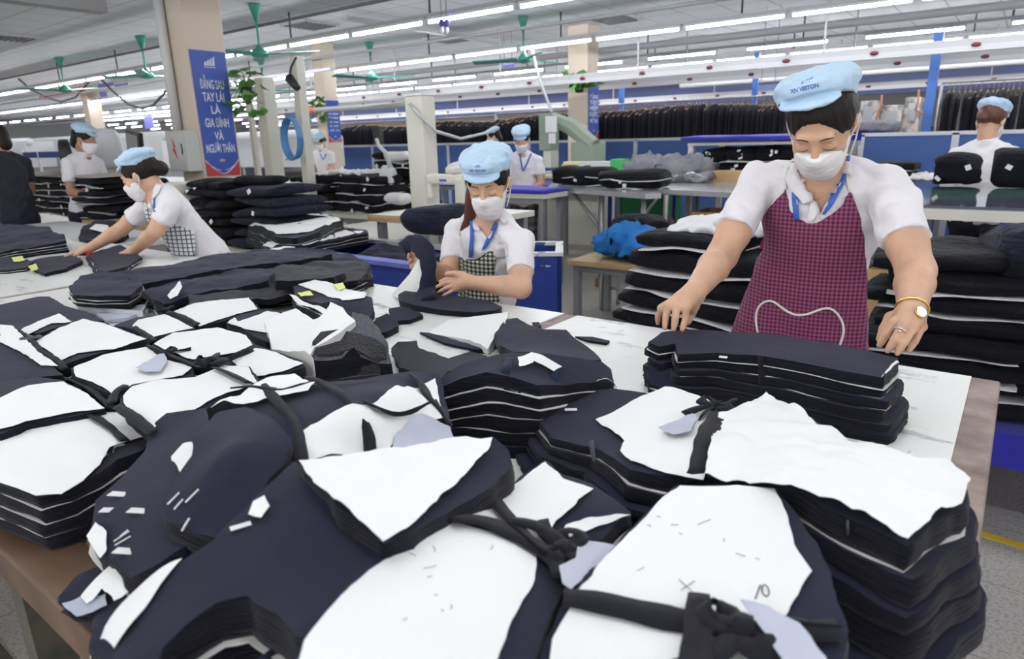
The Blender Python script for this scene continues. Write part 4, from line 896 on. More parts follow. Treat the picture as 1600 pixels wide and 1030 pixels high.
def loaf(w,d,h,seed=0,nx=16,nc=30,amp=.012,e=.5,x0=None):
    """rounded folded slab, long axis X"""
    vs=[];fs=[];xs=np.linspace(-1,1,nx)
    for i,u in enumerate(xs):
        t=(1-abs(u)**6)**.5 if abs(u)<1 else .0
        t=max(t,.35)
        for k in range(nc):
            a=2*PI*k/nc; c,s=math.cos(a),math.sin(a)
            y=math.copysign(abs(c)**e,c)*d/2*(.94+.06*t); z=math.copysign(abs(s)**e,s)*h/2*(t*.35+.65)
            x=u*w/2*(1-.02*abs(s))
            vs.append([x,y,z])
    v=np.array(vs); n1=vnoise(v[:,0]*9+seed,v[:,1]*9,v[:,2]*9+seed); n2=vnoise(v[:,0]*9+seed+20,v[:,1]*9,v[:,2]*9); n3=vnoise(v[:,0]*5+seed,v[:,1]*5,1.)
    v[:,1]+=amp*1.2*n1; v[:,0]+=amp*n2; v[:,2]+=amp*.8*n3
    rg=vnoise(v[:,2]*75+seed*1.3,v[:,0]*3,2.)*.006*min(1,h/.05); v[:,1]+=rg*np.sign(v[:,1]); v[:,0]+=rg*np.sign(v[:,0])*.7
    for i in range(nx-1):
        for k in range(nc): fs.append((i*nc+k,i*nc+(k+1)%nc,(i+1)*nc+(k+1)%nc,(i+1)*nc+k))
    fs.append(tuple(range(nc-1,-1,-1))); fs.append(tuple((nx-1)*nc+k for k in range(nc)))
    return v,fs
def put(v,c,rz,tx=0):
    ca,sa=math.cos(rz),math.sin(rz); q=v.copy(); q[:,2]+=q[:,0]*math.tan(tx); x=q[:,0]*ca-q[:,1]*sa; y=q[:,0]*sa+q[:,1]*ca
    return np.c_[x+c[0],y+c[1],q[:,2]+c[2]]
def folded(name,label,c,size,rz=0,seed=0,mt='clothb',white=1,group=None,cat='cloth bundle',tie=0,amp=.012,tilt=0,e=.55,tags=0):
    w_,d_,h_=size; r=thing(name,label,cat,(c[0],c[1],c[2]-h_/2),0,group)
    v,f=loaf(w_,d_,h_*.96,seed,amp=amp,e=e); link('folded_cloth',mesh_np('folded_cloth',put(v,c,rz,tilt),f),r,M[mt])
    rr=random.Random(seed)
    if white:
        for k in range(white):
            zz=c[2]+h_*(-.5+.0+(k)/white*.9)+.003
            v,f=loaf(w_*rr.uniform(.9,1.0),d_*rr.uniform(.98,1.02),.012,seed+k+3,amp=amp*1.1,nx=20); link('white_lining',mesh_np('white_lining',put(v,(c[0]+rr.uniform(-.01,.01),c[1]+rr.uniform(-.008,.004),zz),rz,tilt),f),r,M['wlin'])
    if tie:
        for t_ in ([0] if tie==1 else [-.25,.25]):
            v,f=loaf(.03,d_*1.03,h_*1.02,seed+5,nx=4,amp=amp*.3); v[:,0]+=t_*w_; link('tie_strip',mesh_np('tie_strip',put(v,c,rz,tilt),f),r,M['tie'])
    for k in range(tags):
        px_=c[0]+rr.uniform(-.4,.4)*w_*math.cos(rz); py_=c[1]-d_/2-.005; mb=MB(); mb.box((px_,py_,c[2]+rr.uniform(-.3,.3)*h_),(rr.uniform(.02,.05),.004,rr.uniform(.02,.04)),Matrix.Rotation(rr.uniform(-.8,.8),3,'Y')@Matrix.Rotation(rz,3,'Z')); mb.build('paper_tag',M['white'],r)
    return r
ORD=['bottom','second lowest','third lowest','fourth lowest','fifth lowest','sixth lowest','seventh lowest','eighth lowest','ninth lowest','tenth lowest']
def pile(where,X0,X1,Yf,depth,z0,z1,n,rz=0,seed=0,mt='clothb',white=1,jit=.02,tie=0,tags=0,amp=.012,e=.55,color='black',vary=.1,wprob=1.):
    rr=random.Random(seed); h=(z1-z0)/n
    for i in range(n):
        nm=('top' if i==n-1 else ORD[i] if i<10 else 'upper')
        lab='%s %s cloth bundle in the pile %s'%(nm,color,where)
        w_=(X1-X0)*rr.uniform(1-vary,1+vary*.4)
        folded('cloth_bundle',lab,((X0+X1)/2+rr.uniform(-jit,jit),Yf+depth/2+rr.uniform(-jit,jit)*.7,z0+h*(i+.5)),(w_,depth*rr.uniform(.9,1.05),h*1.03),rz+rr.uniform(-.06,.06),seed*17+i*3,mt,(white if rr.random()<wprob else 0),tie=tie,tags=tags if rr.random()<.6 else 0,amp=amp,e=e,tilt=rr.uniform(-.03,.03))
def pile_px(where,xl,xr,yt,yb,Y,n,depth=.4,**k):
    a=atY(xl,(yt+yb)/2,Y); b=atY(xr,(yt+yb)/2,Y); zt=atY((xl+xr)/2,yt,Y+depth*.3)[2]; zb=atY((xl+xr)/2,yb,Y)[2]
    pile(where,a[0],b[0],Y,depth,zb,zt,n,**k); return a[0],b[0],zb,zt
def table(name,label,x0,x1,y0,y1,z,m='creampaint',th=.04,leg='metal',legs=True,cat='table',lw=.025,brace=False,shelf=None,rail=True):
    r=thing(name,label,cat,((x0+x1)/2,(y0+y1)/2,0)); MB().box2((x0,y0,z-th),(x1,y1,z)).build('tabletop',M[m],r,bevel=.004)
    if legs:
        for X in (x0+.06,x1-.06):
            for Y in (y0+.06,y1-.06): MB().box2((X-lw,Y-lw,0),(X+lw,Y+lw,z-th)).build('leg',M[leg],r)
    if rail:
        MB().box2((x0+.05,y0+.04,z-th-.05),(x1-.05,y0+.065,z-th)).build('apron_rail',M[leg],r)
    if shelf is not None: MB().box2((x0+.05,y0+.05,shelf),(x1-.05,y1-.05,shelf+.025)).build('shelf',M['wood'],r)
    return r
# ---- P1 stack left of the main woman
pz=.42
table('low_trolley','low steel trolley hidden under the black bundle stack behind the cutting table',-1.30,-.50,2.12,2.72,.42,'metal')
rr=random.Random(4)
lay=[(.42,.50,0,'clothn'),(.50,.575,2,'clothb'),(.575,.645,2,'clothb'),(.645,.735,1,'clothb'),(.735,.80,2,'clothb'),(.80,.875,1,'clothb'),(.875,.955,1,'clothb'),(.955,1.035,1,'clothb'),(1.035,1.10,1,'clothb')]
offs=[.00,.0,.015,.03,.04,.055,.075,.09,.13]
for i,(a_,b_,w_,mm) in enumerate(lay):
    wd=.60-.0*i if i<8 else .36
    folded('cloth_bundle','white edged black bundle, %s in the tall stack left of the plum aproned woman'%('top' if i==8 else ORD[i]),(-1.20+wd/2+offs[i],2.38,(a_+b_)/2),(wd,.44,(b_-a_)*1.05),-.12+rr.uniform(-.04,.04),40+i,mm,w_,amp=.014,e=.6,tags=1 if i in (1,2) else 0)
folded('cloth_bundle','black bundle lying on the right of the tall stack, partly behind the plum apron',(-.70,2.46,.93),(.50,.40,.16),-.1,61,'clothb',1)
folded('cloth_bundle','small pink cloth bundle peeking between the arm and the plum apron',(-.66,2.60,1.05),(.26,.2,.07),0,62,'pinkc' if 'pinkc' in M else 'clothb',0) if False else None
M['pinkc']=fabric('pink_cloth',(.42,.05,.13))
folded('cloth_roll','pink cloth peeking out between the arm and the plum apron',(-.74,2.5,1.045),(.22,.2,.07),0,62,'pinkc',0,cat='cloth')
M['wsheet']=M['wlin']
# white crumpled sheet on top of P1
def crumpled(name,label,c,size,rz,seed,mt,cat='cloth',amp=.03,parent=None,z=None):
    r=thing(name,label,cat,(c[0],c[1],c[2]-size[2]/2)) if parent is None else parent
    v,f=loaf(size[0],size[1],size[2],seed,nx=26,nc=34,amp=amp*.5,e=.8)
    v[:,2]+=amp*(crumple(v[:,0]*14+seed,v[:,1]*14,seed)-.8)*(v[:,2]>-size[2]*.3); v[:,0]+=amp*.5*vnoise(v[:,0]*22,v[:,1]*22,v[:,2]*22+seed); v[:,1]+=amp*.5*vnoise(v[:,0]*22+9,v[:,1]*22,v[:,2]*22+seed)
    link(name+'_folds',mesh_np(name,put(v,c,rz),f),r,M[mt]); return r
crumpled('white_sheet','crumpled white sheet on the tall black stack beside the plum aproned woman',(-.82,2.36,1.11),(.34,.30,.05),-.1,5,'wlin',amp=.03)
# ---- P2 right hand piles behind the main woman
table('low_table','low blue platform table with red legs, holding the black piles at right',-.42,1.5,2.72,3.7,.40,'bluecloth',th=.13,leg='redplug',rail=False)
pile('right behind the plum aproned woman',-.42,.12,2.78,.55,.40,1.0,8,seed=5,wprob=.55,amp=.022,white=1,rz=.05,e=.62)
pile('at the right edge, under the navy jackets',.13,.82,2.76,.6,.40,.92,6,seed=6,wprob=.3,amp=.025,white=1,rz=-.04,e=.62,tags=1)
folded('cloth_bundle','navy jackets draped in a heap over the right hand piles',(.30,3.06,1.0),(.72,.5,.22),.1,77,'clothn',0,amp=.05,e=.9,tags=2,cat='clothes')
folded('cloth_bundle','second navy heap slumped at the right frame edge',(.92,3.1,.99),(.5,.5,.20),-.1,78,'clothn',0,amp=.05,e=.9,tags=1,cat='clothes')
# ---- glass topped table
M['glass']=mat('green_glass_top',(.10,.17,.16),.06,0,.8); noise_col(M['glass'],(.10,.11,.15),(.10,.20,.17),scale=1.2,lo=.45,hi=.55)
gt=thing('glass_table','long grey table with a reflective green glass top behind the main woman','table',(.5,6.2,0))
MB().box2((-1.1,4.40,1.005),(3.0,6.5,1.02)).build('glass_top',M['glass'],gt)
MB().box2((-1.12,4.37,.945),(3.0,4.40,1.0)).build('front_board',M['creampaint'],gt); MB().box2((-1.1,4.40,.97),(3.0,6.5,1.005)).build('table_board',M['metal'],gt)
for X in (-1.0,.2,1.5,2.8):
    for Y in (4.5,6.4): MB().box2((X-.035,Y-.035,0),(X+.035,Y+.035,.97)).build('leg',M['creampaint'],gt)
MB().box2((-1.0,4.45,.16),(2.9,6.4,.19)).build('lower_shelf',M['wood'],gt)
def carton(label,c,size,rz=0,open_=True,name='cardboard_box',z0=None):
    r=thing(name,label,'box',(c[0],c[1],c[2])); w_,d_,h_=size; t=.006
    R3=Matrix.Rotation(rz,3,'Z')
    def bx(p,s,nm,rot=None):
        mb=MB(); q=R3@Vector(p); mb.box((c[0]+q.x,c[1]+q.y,c[2]+p[2]),s,R3 if rot is None else R3@rot); mb.build(nm,M['card'],r)
    bx((0,0,t),(w_,d_,t),'bottom'); bx((0,-d_/2,h_/2),(w_,t,h_),'side'); bx((0,d_/2,h_/2),(w_,t,h_),'side'); bx((-w_/2,0,h_/2),(t,d_,h_),'side'); bx((w_/2,0,h_/2),(t,d_,h_),'side')
    if open_:
        bx((0,-d_/2-.05,h_-.02),(w_*.96,.12,t),'flap',Matrix.Rotation(.5,3,'X')); bx((w_/2+.05,0,h_-.02),(.12,d_*.96,t),'flap',Matrix.Rotation(.5,3,'Y'))
    else: bx((0,0,h_),(w_,d_,t),'lid')
    return r
carton('open cardboard box under the glass table, just right of the woman\'s sleeve',(-.50,4.85,.19),(.52,.4,.40),.1)
carton('second cardboard box under the glass table, nearer the right edge',(.30,4.95,.19),(.55,.4,.44),-.1)
carton('brown box deep under the glass table by its leg',(-.1,5.8,.19),(.5,.4,.45),.2,False)
crumpled('plastic_bags','clear plastic bags in the box under the glass table',(-.50,4.85,.62),(.45,.3,.12),0,9,'plastic',cat='plastic',amp=.04)
crumpled('cloth_heap','dark red cloth heap under the glass table',(.0,5.35,.32),(.5,.35,.25),0,19,'darkred' if 'darkred' in M else 'clothb',amp=.04)
def onpx(xl,xr,yt,yb,Y): 
    a=atY(xl,yb,Y);b=atY(xr,yb,Y); zt=atY((xl+xr)/2,yt,Y)[2]; return a,b,zt
a,b,zt=onpx(1456,1528,242,290,5.95)
folded('cloth_bundle','black garments heaped in front of the woman at far right, left heap',((a[0]+b[0])/2,5.95,(1.02+zt)/2+.0),(b[0]-a[0],.42,zt-1.02),0,91,'clothb',0,amp=.04,e=.8,tags=2,cat='clothes')
a,b,zt=onpx(1548,1605,230,290,5.95)
folded('cloth_bundle','tall black garment heap at the right edge, on the glass table',((a[0]+b[0])/2,5.95,(1.02+zt)/2),(b[0]-a[0],.42,zt-1.02),0,92,'clothb',0,amp=.03,e=.6,tags=1,cat='clothes')
a,b,zt=onpx(1370,1458,252,272,7.9)
table('steel_table','steel side table behind the glass table, left of the far right woman',a[0]+.1,b[0]+.1,7.6,8.6,.95,'creampaint')
pile('lying flat left of the far right woman',a[0],b[0]-.15,7.75,.5,.95,zt,2,seed=8,white=1)
crumpled('white_sheet','white crumpled papers beside the flat black pile at right',(b[0],7.8,.99),(.35,.35,.07),0,29,'wlin')
# ---- L shaped steel table
lt=thing('steel_table','L shaped steel topped table with pipe legs, right of the sewing station','table',(-3,6.4,0))
poly=[(-3.97,5.89),(-2.61,5.40),(-2.52,5.52),(-2.74,5.93),(-1.2,5.62),(-.6,7.6),(-3.5,7.8),(-4.9,7.6)]
mb=MB(); mb.prism(poly,.905,.95); mb.build('tabletop',M['steel'],lt)
feet=[(-3.22,5.72),(-2.70,5.55),(-2.62,5.85),(-3.9,6.9),(-1.5,5.9),(-1.4,7.2),(-2.9,7.3)]
for i,(X,Y) in enumerate(feet):
    MB().cyl((X,Y,.08),(X,Y,.905),.024,10).build('leg',M['metal'],lt,smooth=True)
    MB().box((X,Y,.04),(.09,.07,.08)).build('foot_block',M['rustfoot'] if 'rustfoot' in M else M['wood'],lt)
MB().cyl((-3.62,5.85,.90),(-3.22,5.72,.56),.018,8).build('brace',M['metal'],lt,smooth=True)
MB().cyl((-2.95,5.9,.56),(-2.70,5.85,.90),.018,8).build('brace',M['metal'],lt,smooth=True)
MB().cyl((-3.22,5.72,.32),(-1.5,5.9,.32),.02,8).build('cross_bar',M['metal'],lt,smooth=True)
MB().box2((-3.15,5.75,.33),(-1.5,6.5,.345)).build('lower_board',M['wood'],lt)
a,b,zt=onpx(868,1008,250,292,5.95)
folded('cloth_bundle','long black bundle on the steel table, left one with many thin layers',(-3.72,6.25,1.05),(.62,.45,.20),.25,95,'clothb',2,amp=.02,tags=2,tie=1)
folded('cloth_bundle','black bundle with white edged round ends on the steel table, right one',(-3.02,6.02,1.04),(.62,.46,.19),.15,96,'clothb',2,amp=.025,tags=2,e=.8)
# ---- cardboard boxes, blue fluff, plastic under/behind
M['fluff']=mat('bright_blue_fluff',(.02,.22,.62),.9); bump(M['fluff'],120,1,.02)
table('low_bench','low wooden bench carrying blue fluffy trim behind the black stack',-2.75,-1.35,4.35,4.95,.52,'wood')
fl=crumpled('fluffy_trim','bright blue fluffy trimmings heaped behind the tall black stack',(-2.15,4.6,.66),(.85,.45,.22),-.1,31,'fluff',cat='trim',amp=.07)
carton('big open cardboard box beneath the steel table, above the blue trimmings',(-2.0,6.35,.35),(.95,.55,.38),.05)
carton('flat cardboard box end beneath the steel table, right part',(-1.1,5.9,.0),(.5,.5,.62),.1,False)
crumpled('plastic_bags','clear plastic bag standing beneath the steel table, left of the cartons',(-2.85,6.15,.52),(.3,.3,.34),0,33,'plastic',cat='plastic',amp=.03)
# stool
st=thing('stool','small stool with a blue cloth covered seat and steel legs beside the black stack','stool',(-2.65,5.0,0))
v,f=loaf(.62,.34,.05,3,amp=.006,e=.4); link('seat',mesh_np('seat',put(v,(-2.52,5.02,.58),.05),f),st,M['bluecloth'])
for (X,Y) in [(-2.75,4.90),(-2.72,5.14),(-2.3,4.92),(-2.27,5.16)]: MB().cyl((X,Y,0),(X,Y,.56),.02,8).build('leg',M['steel'],st,smooth=True)
MB().cyl((-2.75,4.90,.2),(-2.3,4.92,.2),.012,8).build('cross_bar',M['steel'],st,smooth=True)
folded('cloth_bundle','rolled black and white cloth bundle sitting on the blue stool',(-2.46,5.02,.71),(.42,.28,.20),.2,101,'clothb',1,amp=.05,e=.9,tags=3,tie=1)
# ---- green trolley under table
M['greenp']=mat('green_plastic',(.02,.28,.10),.5)
gc=thing('trolley','blue framed trolley with a green crate under the steel table','trolley',(-3.9,7.9,0))
for X in (-4.3,-3.4):
    for Y in (7.85,8.4): MB().box2((X-.02,Y-.02,.06),(X+.02,Y+.02,.86)).build('upright',M['blue'],gc)
MB().box2((-4.3,7.85,.12),(-3.4,8.4,.15)).build('lower_deck',M['metal'],gc); MB().box2((-4.3,7.83,.12),(-3.4,7.86,.17)).build('frame_bar',M['blue'],gc); MB().box2((-4.2,7.9,.3),(-3.5,8.3,.75)).build('green_crate',M['greenp'],gc)
# ---- shelf with blue cloth and black bundles
a=atY(1083,262,7.9); b=atY(1236,262,7.9); zt=atY(1160,222,7.9)[2]; z0=.95
sh=thing('display_shelf','open shelf under a royal blue cloth, full of black bundles, left of the main woman','shelf',((a[0]+b[0])/2,8.1,0))
MB().box2((a[0],7.7,z0-.04),(b[0]+.2,8.8,z0)).build('base_board',M['creampaint'],sh)
for X in (a[0]+.03,b[0]+.17):
    for Y in (7.75,8.75): MB().box2((X-.03,Y-.03,0),(X+.03,Y+.03,zt)).build('upright',M['creampaint'],sh)
MB().box2((a[0],7.7,zt-.03),(b[0]+.2,8.8,zt)).build('top_board',M['creampaint'],sh)
v,f=loaf((b[0]-a[0])+.36,1.2,.06,3,amp=.012,e=.35); link('cloth_cover',mesh_np('cloth_cover',put(v,((a[0]+b[0])/2+.1,8.22,zt+.045),0),f),sh,M['bluecloth'])
w3=(b[0]-a[0]+.1)/4
for i in range(4):
    for j in range(2):
        folded('cloth_bundle','black bundle in the %s row of the blue draped shelf, %s'%(['lower','upper'][j],['leftmost','second from the left','third from the left','rightmost'][i]),(a[0]+.12+w3*(i+.5),8.1,z0+(zt-z0-.03)*(.24+.46*j)),(w3*.97,.6,(zt-z0)*.44),0,110+i*2+j,'clothb',1,amp=.03,tags=3)
carton('long flat cardboard box on the steel table in front of the blue draped shelf',(atY(1150,275,7.35)[0],7.35,.95),(1.0,.35,.10),-.03,False)
crumpled('covered_heap','grey cloth and clear plastic covered heap at the back of the steel table',(atY(1045,255,7.3)[0],7.3,1.08),(.95,.5,.30),-.05,41,'greycl',cat='cloth heap',amp=.09)
crumpled('plastic_bags','clear plastic bags in front of the grey covered heap',(atY(1060,268,7.0)[0],6.95,1.0),(.8,.25,.10),-.05,42,'plastic',cat='plastic',amp=.05)
# ---- sewing station behind middle woman (green overhead arm machine)
M['armgreen']=mat('olive_machine_enamel',(.27,.33,.25),.4)
a=atY(860,260,8.3)
gm=thing('press_machine','tall olive green pressing machine with a slanting arm, beside the centre column','machine',(a[0],8.3,0))
def P(x,y,Y=8.3): return atY(x,y,Y)
MB().box2((P(862,262)[0]-.1,8.2,0),(P(930,262)[0]+.1,8.7,P(900,268)[2])).build('machine_stand',M['creampaint'],gm)
p,q=P(862,185),P(928,228); MB().tube([p,P(895,200),q],[.09,.12,.11],8).build('slanting_arm',M['armgreen'],gm)
p,q=P(857,178),P(857,235); MB().box2((p[0]-.09,8.18,q[2]),(p[0]+.10,8.42,p[2])).build('head_block',M['armgreen'],gm,bevel=.01)
MB().box2((P(902,0)[0]-.1 if False else P(902,240)[0]-.05,8.2,P(902,268)[2]),(P(928,240)[0]+.02,8.6,P(902,222)[2])).build('column_block',M['armgreen'],gm,bevel=.01)
p,q=P(860,235),P(860,262); MB().box2((p[0]-.06,8.2,q[2]),(p[0]+.08,8.4,p[2])).build('needle_head',M['creampaint'],gm,bevel=.01)
MB().box2((P(863,182)[0],8.12,P(863,207)[2]),(P(880,182)[0],8.14,P(863,182)[2])).build('notice_card',M['white'],gm)
MB().box2((P(868,208)[0],8.12,P(868,224)[2]),(P(878,208)[0],8.14,P(868,208)[2])).build('notice_card',M['white'],gm)
MB().tube([P(831,76,8.4),P(841,118,8.4),P(862,175,8.3)],.02,8).build('cable_duct',M['lampw'],gm,smooth=True)
p=P(880,245,7.9); q=P(975,250,7.9)
rk=thing('parts_tray','white rack with yellow and green crates behind the black bundles on the steel table','tray',(p[0],7.9,0))
table('side_table','white side table between the press machine and the steel table',p[0]-.5,q[0]-.0,7.85,8.15,.95,'creampaint')
MB().box2((p[0],7.9,.96),(q[0]-.2,8.1,1.13)).build('white_crate',M['white'],rk); MB().box2((p[0]+.0,7.86,.99),(p[0]+.25,7.9,1.10)).build('yellow_label',mat('yellow_plastic',(.8,.7,.05),.4),rk); MB().box2((q[0]-.2,7.9,.96),(q[0]-.02,8.1,1.16)).build('green_crate',mat('bright_green_plastic',(.08,.55,.15),.4),rk)
# ---- table where the checked trouser worker stands
a=P(790,305,7.2); b=P(852,305,7.2)
a=P(790,305,5.35); b=P(852,305,5.35); wt=table('work_table','work table under a royal blue cloth in front of the standing far worker',-4.5,b[0]+.02,5.3,5.72,.93,'creampaint',th=.05)
v,f=loaf(b[0]+4.56,.48,.05,7,amp=.008,e=.35); link('cloth_cover',mesh_np('cloth_cover',put(v,((b[0]-4.5)/2,5.51,.95),0),f),wt,M['bluecloth'])
# ---- white machine post + sewing machine + trousers
pc=atD(660,230,5.2)
po=thing('machine_post','square white steel post standing behind the sewing machine','post',(pc[0],pc[1],0)); zt=atD(660,150,5.2)[2]
MB().box2((pc[0]-.085,pc[1]-.07,0),(pc[0]+.085,pc[1]+.07,zt)).build('post',M['creampaint'],po,bevel=.006); MB().box2((pc[0]-.09,pc[1]-.075,zt),(pc[0]+.09,pc[1]+.075,zt+.012)).build('cap',M['lampw'],po)
pipe('air_hose',[P(640,163,pc[1]-.1),P(655,180,pc[1]-.1),P(680,205,pc[1]),P(720,217,pc[1]+.3),P(758,208,pc[1]+.6),P(775,200,pc[1]+.8)],.012,M['tray'],'grey hose sagging from the white post toward the far workers','hose')
tb=[atD(583,325,4.35),atD(740,345,4.35)]
X0,X1=-3.62,-2.70; 
sw=table('sewing_table','sewing table with a pale top and wooden front edge, behind the middle woman',X0,X1,3.15,3.85,.95,'creampaint',leg='metal',rail=False)
MB().box2((X0,3.135,.905),(X1,3.15,.952)).build('wood_edge',M['wood'],sw)
def sewing_machine(c,rz,label,s=1.0):
    r=thing('sewing_machine',label,'sewing machine',c)
    Rm=Matrix.Rotation(rz,3,'Z')
    def T(p): q=Rm@Vector([k*s for k in p]); return (c[0]+q.x,c[1]+q.y,c[2]+q.z)
    def bx(p,d,nm,m='creampaint',bev=.012):
        mb=MB(); mb.box(T(p),[k*s for k in d],Rm); return mb.build(nm,M[m],r,bevel=bev)
    bx((0,0,.02),(.48,.18,.04),'bed'); bx((.17,0,.15),(.12,.13,.24),'pillar',bev=.02); bx((-.02,0,.255),(.44,.11,.085),'arm',bev=.02); bx((-.215,0,.19),(.065,.10,.20),'needle_head',bev=.015)
    MB().lathe((0,0,0),[(.0,-.02),(.06,-.02),(.06,.02),(.0,.02)],18,axis='x'); mb=MB(); mb.lathe((0,0,0),[(.012,-.02),(.055,-.02),(.055,.02),(.012,.02)],18,axis='x'); mb.v=[T((p[0]+.255,p[1],p[2]+.25)) for p in mb.v]; mb.build('hand_wheel',M['dark'],r,smooth=True)
    MB().cyl(T((-.215,0,.10)),T((-.215,0,.03)),.003,6).build('needle_bar',M['silver'],r); bx((-.02,-.058,.25),(.08,.004,.018),'maker_badge','banner',0)
    bx((.05,0,.33),(.12,.08,.055),'thread_box','creampaint'); return r
sewing_machine((atY(703,300,3.62)[0],3.62,.95),-.05,'cream sewing machine on the wooden edged table behind the middle woman',.85)
a,b,zt=onpx(636,735,318,362,3.2)
folded('cloth_bundle','navy trousers draped over the front of the sewing table behind the middle woman',(atY(683,342,3.2)[0],3.25,.93),(.44,.36,.20),-.05,121,'clothn',0,amp=.035,e=.8,cat='clothes')
# ---- blue bin in front of the sewing table
bb=thing('blue_bin','long blue wooden bin behind the cutting table, left of the middle woman','bin',(-2.6,2.6,0))
c4=[(-3.62,2.50),(-2.38,2.50),(-2.38,3.08),(-3.75,3.08)]
M['bluerim']=mat('worn_blue_rim',(.10,.13,.42),.5); noise_col(M['bluerim'],(.07,.10,.40),(.13,.16,.48),scale=5)
for i in range(4):
    p,q=np.array(c4[i]),np.array(c4[(i+1)%4]); d_=(q-p)/np.linalg.norm(q-p); n_=np.array([-d_[1],d_[0]])
    mb=MB(); mb.prism([tuple(p),tuple(q),tuple(q+n_*.025),tuple(p+n_*.025)],.12,.775); mb.build('side_board',M['blue'],bb)
    mb=MB(); o=.035 if i==0 else .02; mb.prism([tuple(p-n_*o),tuple(q-n_*o),tuple(q+n_*.05),tuple(p+n_*.05)],.775,.80); mb.build('rim',M['bluerim'] if i in (0,) else M['tray'],bb)
mb=MB(); mb.prism(c4,.58,.60); mb.build('inner_board',M['creampaint'],bb)
for i in range(4): MB().box((c4[i][0]*.97-2.6*.03,c4[i][1]*.95+2.6*.05,.06),(.06,.06,.12)).build('foot',M['dark'],bb)
folded('cloth_bundle','crumpled navy cloth lying in the long blue bin',(-2.95,2.80,.70),(.62,.40,.20),-.05,123,'clothn',0,amp=.05,e=1.,tags=2,cat='cloth')
folded('cloth_bundle','dark cloth with a white strip at the right end of the long blue bin',(-2.58,2.80,.69),(.26,.36,.18),-.1,124,'clothb',1,amp=.04,e=.9,tags=1,cat='cloth')
# blue crate right of the middle woman
bc=thing('blue_crate','blue painted crate with chipped white rim, right of the middle woman','crate',(-2.1,3.6,0))
rzc=.57; cc0=np.array([-1.99,3.09]); ux=np.array([math.cos(rzc),math.sin(rzc)]); uy=np.array([-ux[1],ux[0]])
def Q2(a,b): return tuple(cc0+ux*a+uy*b)
W_c,D_c=.36,.42
for (a0,b0,a1_,b1) in [(-W_c,0,0,.025),(-W_c,D_c-.025,0,D_c),(-W_c,0,-W_c+.025,D_c),(-.025,0,0,D_c)]:
    mb=MB(); mb.prism([Q2(a0,b0),Q2(a1_,b0),Q2(a1_,b1),Q2(a0,b1)],.03,.80); mb.build('side_board',M['bluechip'],bc)
for (a0,b0,a1_,b1) in [(-W_c-.01,-.01,.01,.035),(-W_c-.01,D_c-.035,.01,D_c+.01),(-.035,.035,.01,D_c-.035),(-W_c-.01,.035,-W_c+.035,D_c-.035)]:
    mb=MB(); mb.prism([Q2(a0,b0),Q2(a1_,b0),Q2(a1_,b1),Q2(a0,b1)],.80,.82); mb.build('rim',M['chiprim'],bc)
mb=MB(); mb.prism([Q2(-W_c,0),Q2(0,0),Q2(0,D_c),Q2(-W_c,D_c)],0.0,.03); mb.build('bottom_board',M['blue'],bc)
folded('cloth_bundle','dark blue cloth inside the chipped blue crate',(-2.25,3.17,.68),(.24,.26,.2),.57,126,'clothn',0,amp=.03,cat='cloth')
# ---- P3 stacks behind left woman
table('white_table','white side table carrying the folded black stacks behind the left woman',-5.1,-3.75,2.45,3.15,.74,'creampaint')
pile('behind the left woman, left pile of two',-4.92,-4.42,2.52,.46,.74,1.20,7,seed=21,mt='clothb',white=0,amp=.02,e=.75,tie=1,tags=1)
pile('behind the left woman, right pile of two',-4.38,-3.86,2.55,.46,.74,1.17,6,seed=22,mt='clothn',white=0,amp=.014,e=.75,tags=1)
folded('cloth_roll','dark roll lying on top of the two folded stacks',(-4.25,2.75,1.205),(.42,.16,.07),.12,130,'clothb',0,e=1.,cat='cloth roll')
# ---- flat striped bundles between stack and bin
def SB(label,outline,sheets,z,base,seed,n=3,**k):
    o=S('cloth_bundle',label,[(p[0],p[1],z) for p in outline],seed=seed,n=n,base=base,g=.05,step=.03,und=.02,jit=.02,**k)
    for i,sh in enumerate(sheets): o.sheet(sh,seed=i,lift=.006,g=.04,rough=.006)
    return o
table('white_table','pale low table between the folded stacks and the blue bin',-4.75,-3.62,3.2,4.3,.74,'creampaint')
sb1=SB('flat bundle with white sheet and thin dark ties, above the heap of navy trousers',[(388,352),(420,345),(460,334),(500,332),(536,344),(500,362),(460,372),(430,368)],[[(390,352),(425,346),(465,336),(498,335),(534,345),(500,356),(455,366),(432,366)]],.92,.80,141)
sb1.tie([(440,340),(470,350),(480,358)],w=.03); sb1.tie([(478,338),(510,352)],w=.03)
sb2=SB('flat layered bundle with white and black stripes nearest the blue bin',[(408,386),(430,372),(470,360),(520,350),(572,360),(576,366),(540,372),(500,380),(450,390),(415,394)],[[(410,384),(432,372),(470,362),(515,352),(500,358),(460,370),(425,388)],[(470,376),(500,368),(540,360),(570,362),(545,368),(500,377),(472,384)],[(418,392),(450,385),(462,387),(440,392),(420,395)]],.86,.80,142)
sb2.tie([(505,352),(520,362),(524,372)],w=.03); sb2.tie([(540,354),(556,366)],w=.03)
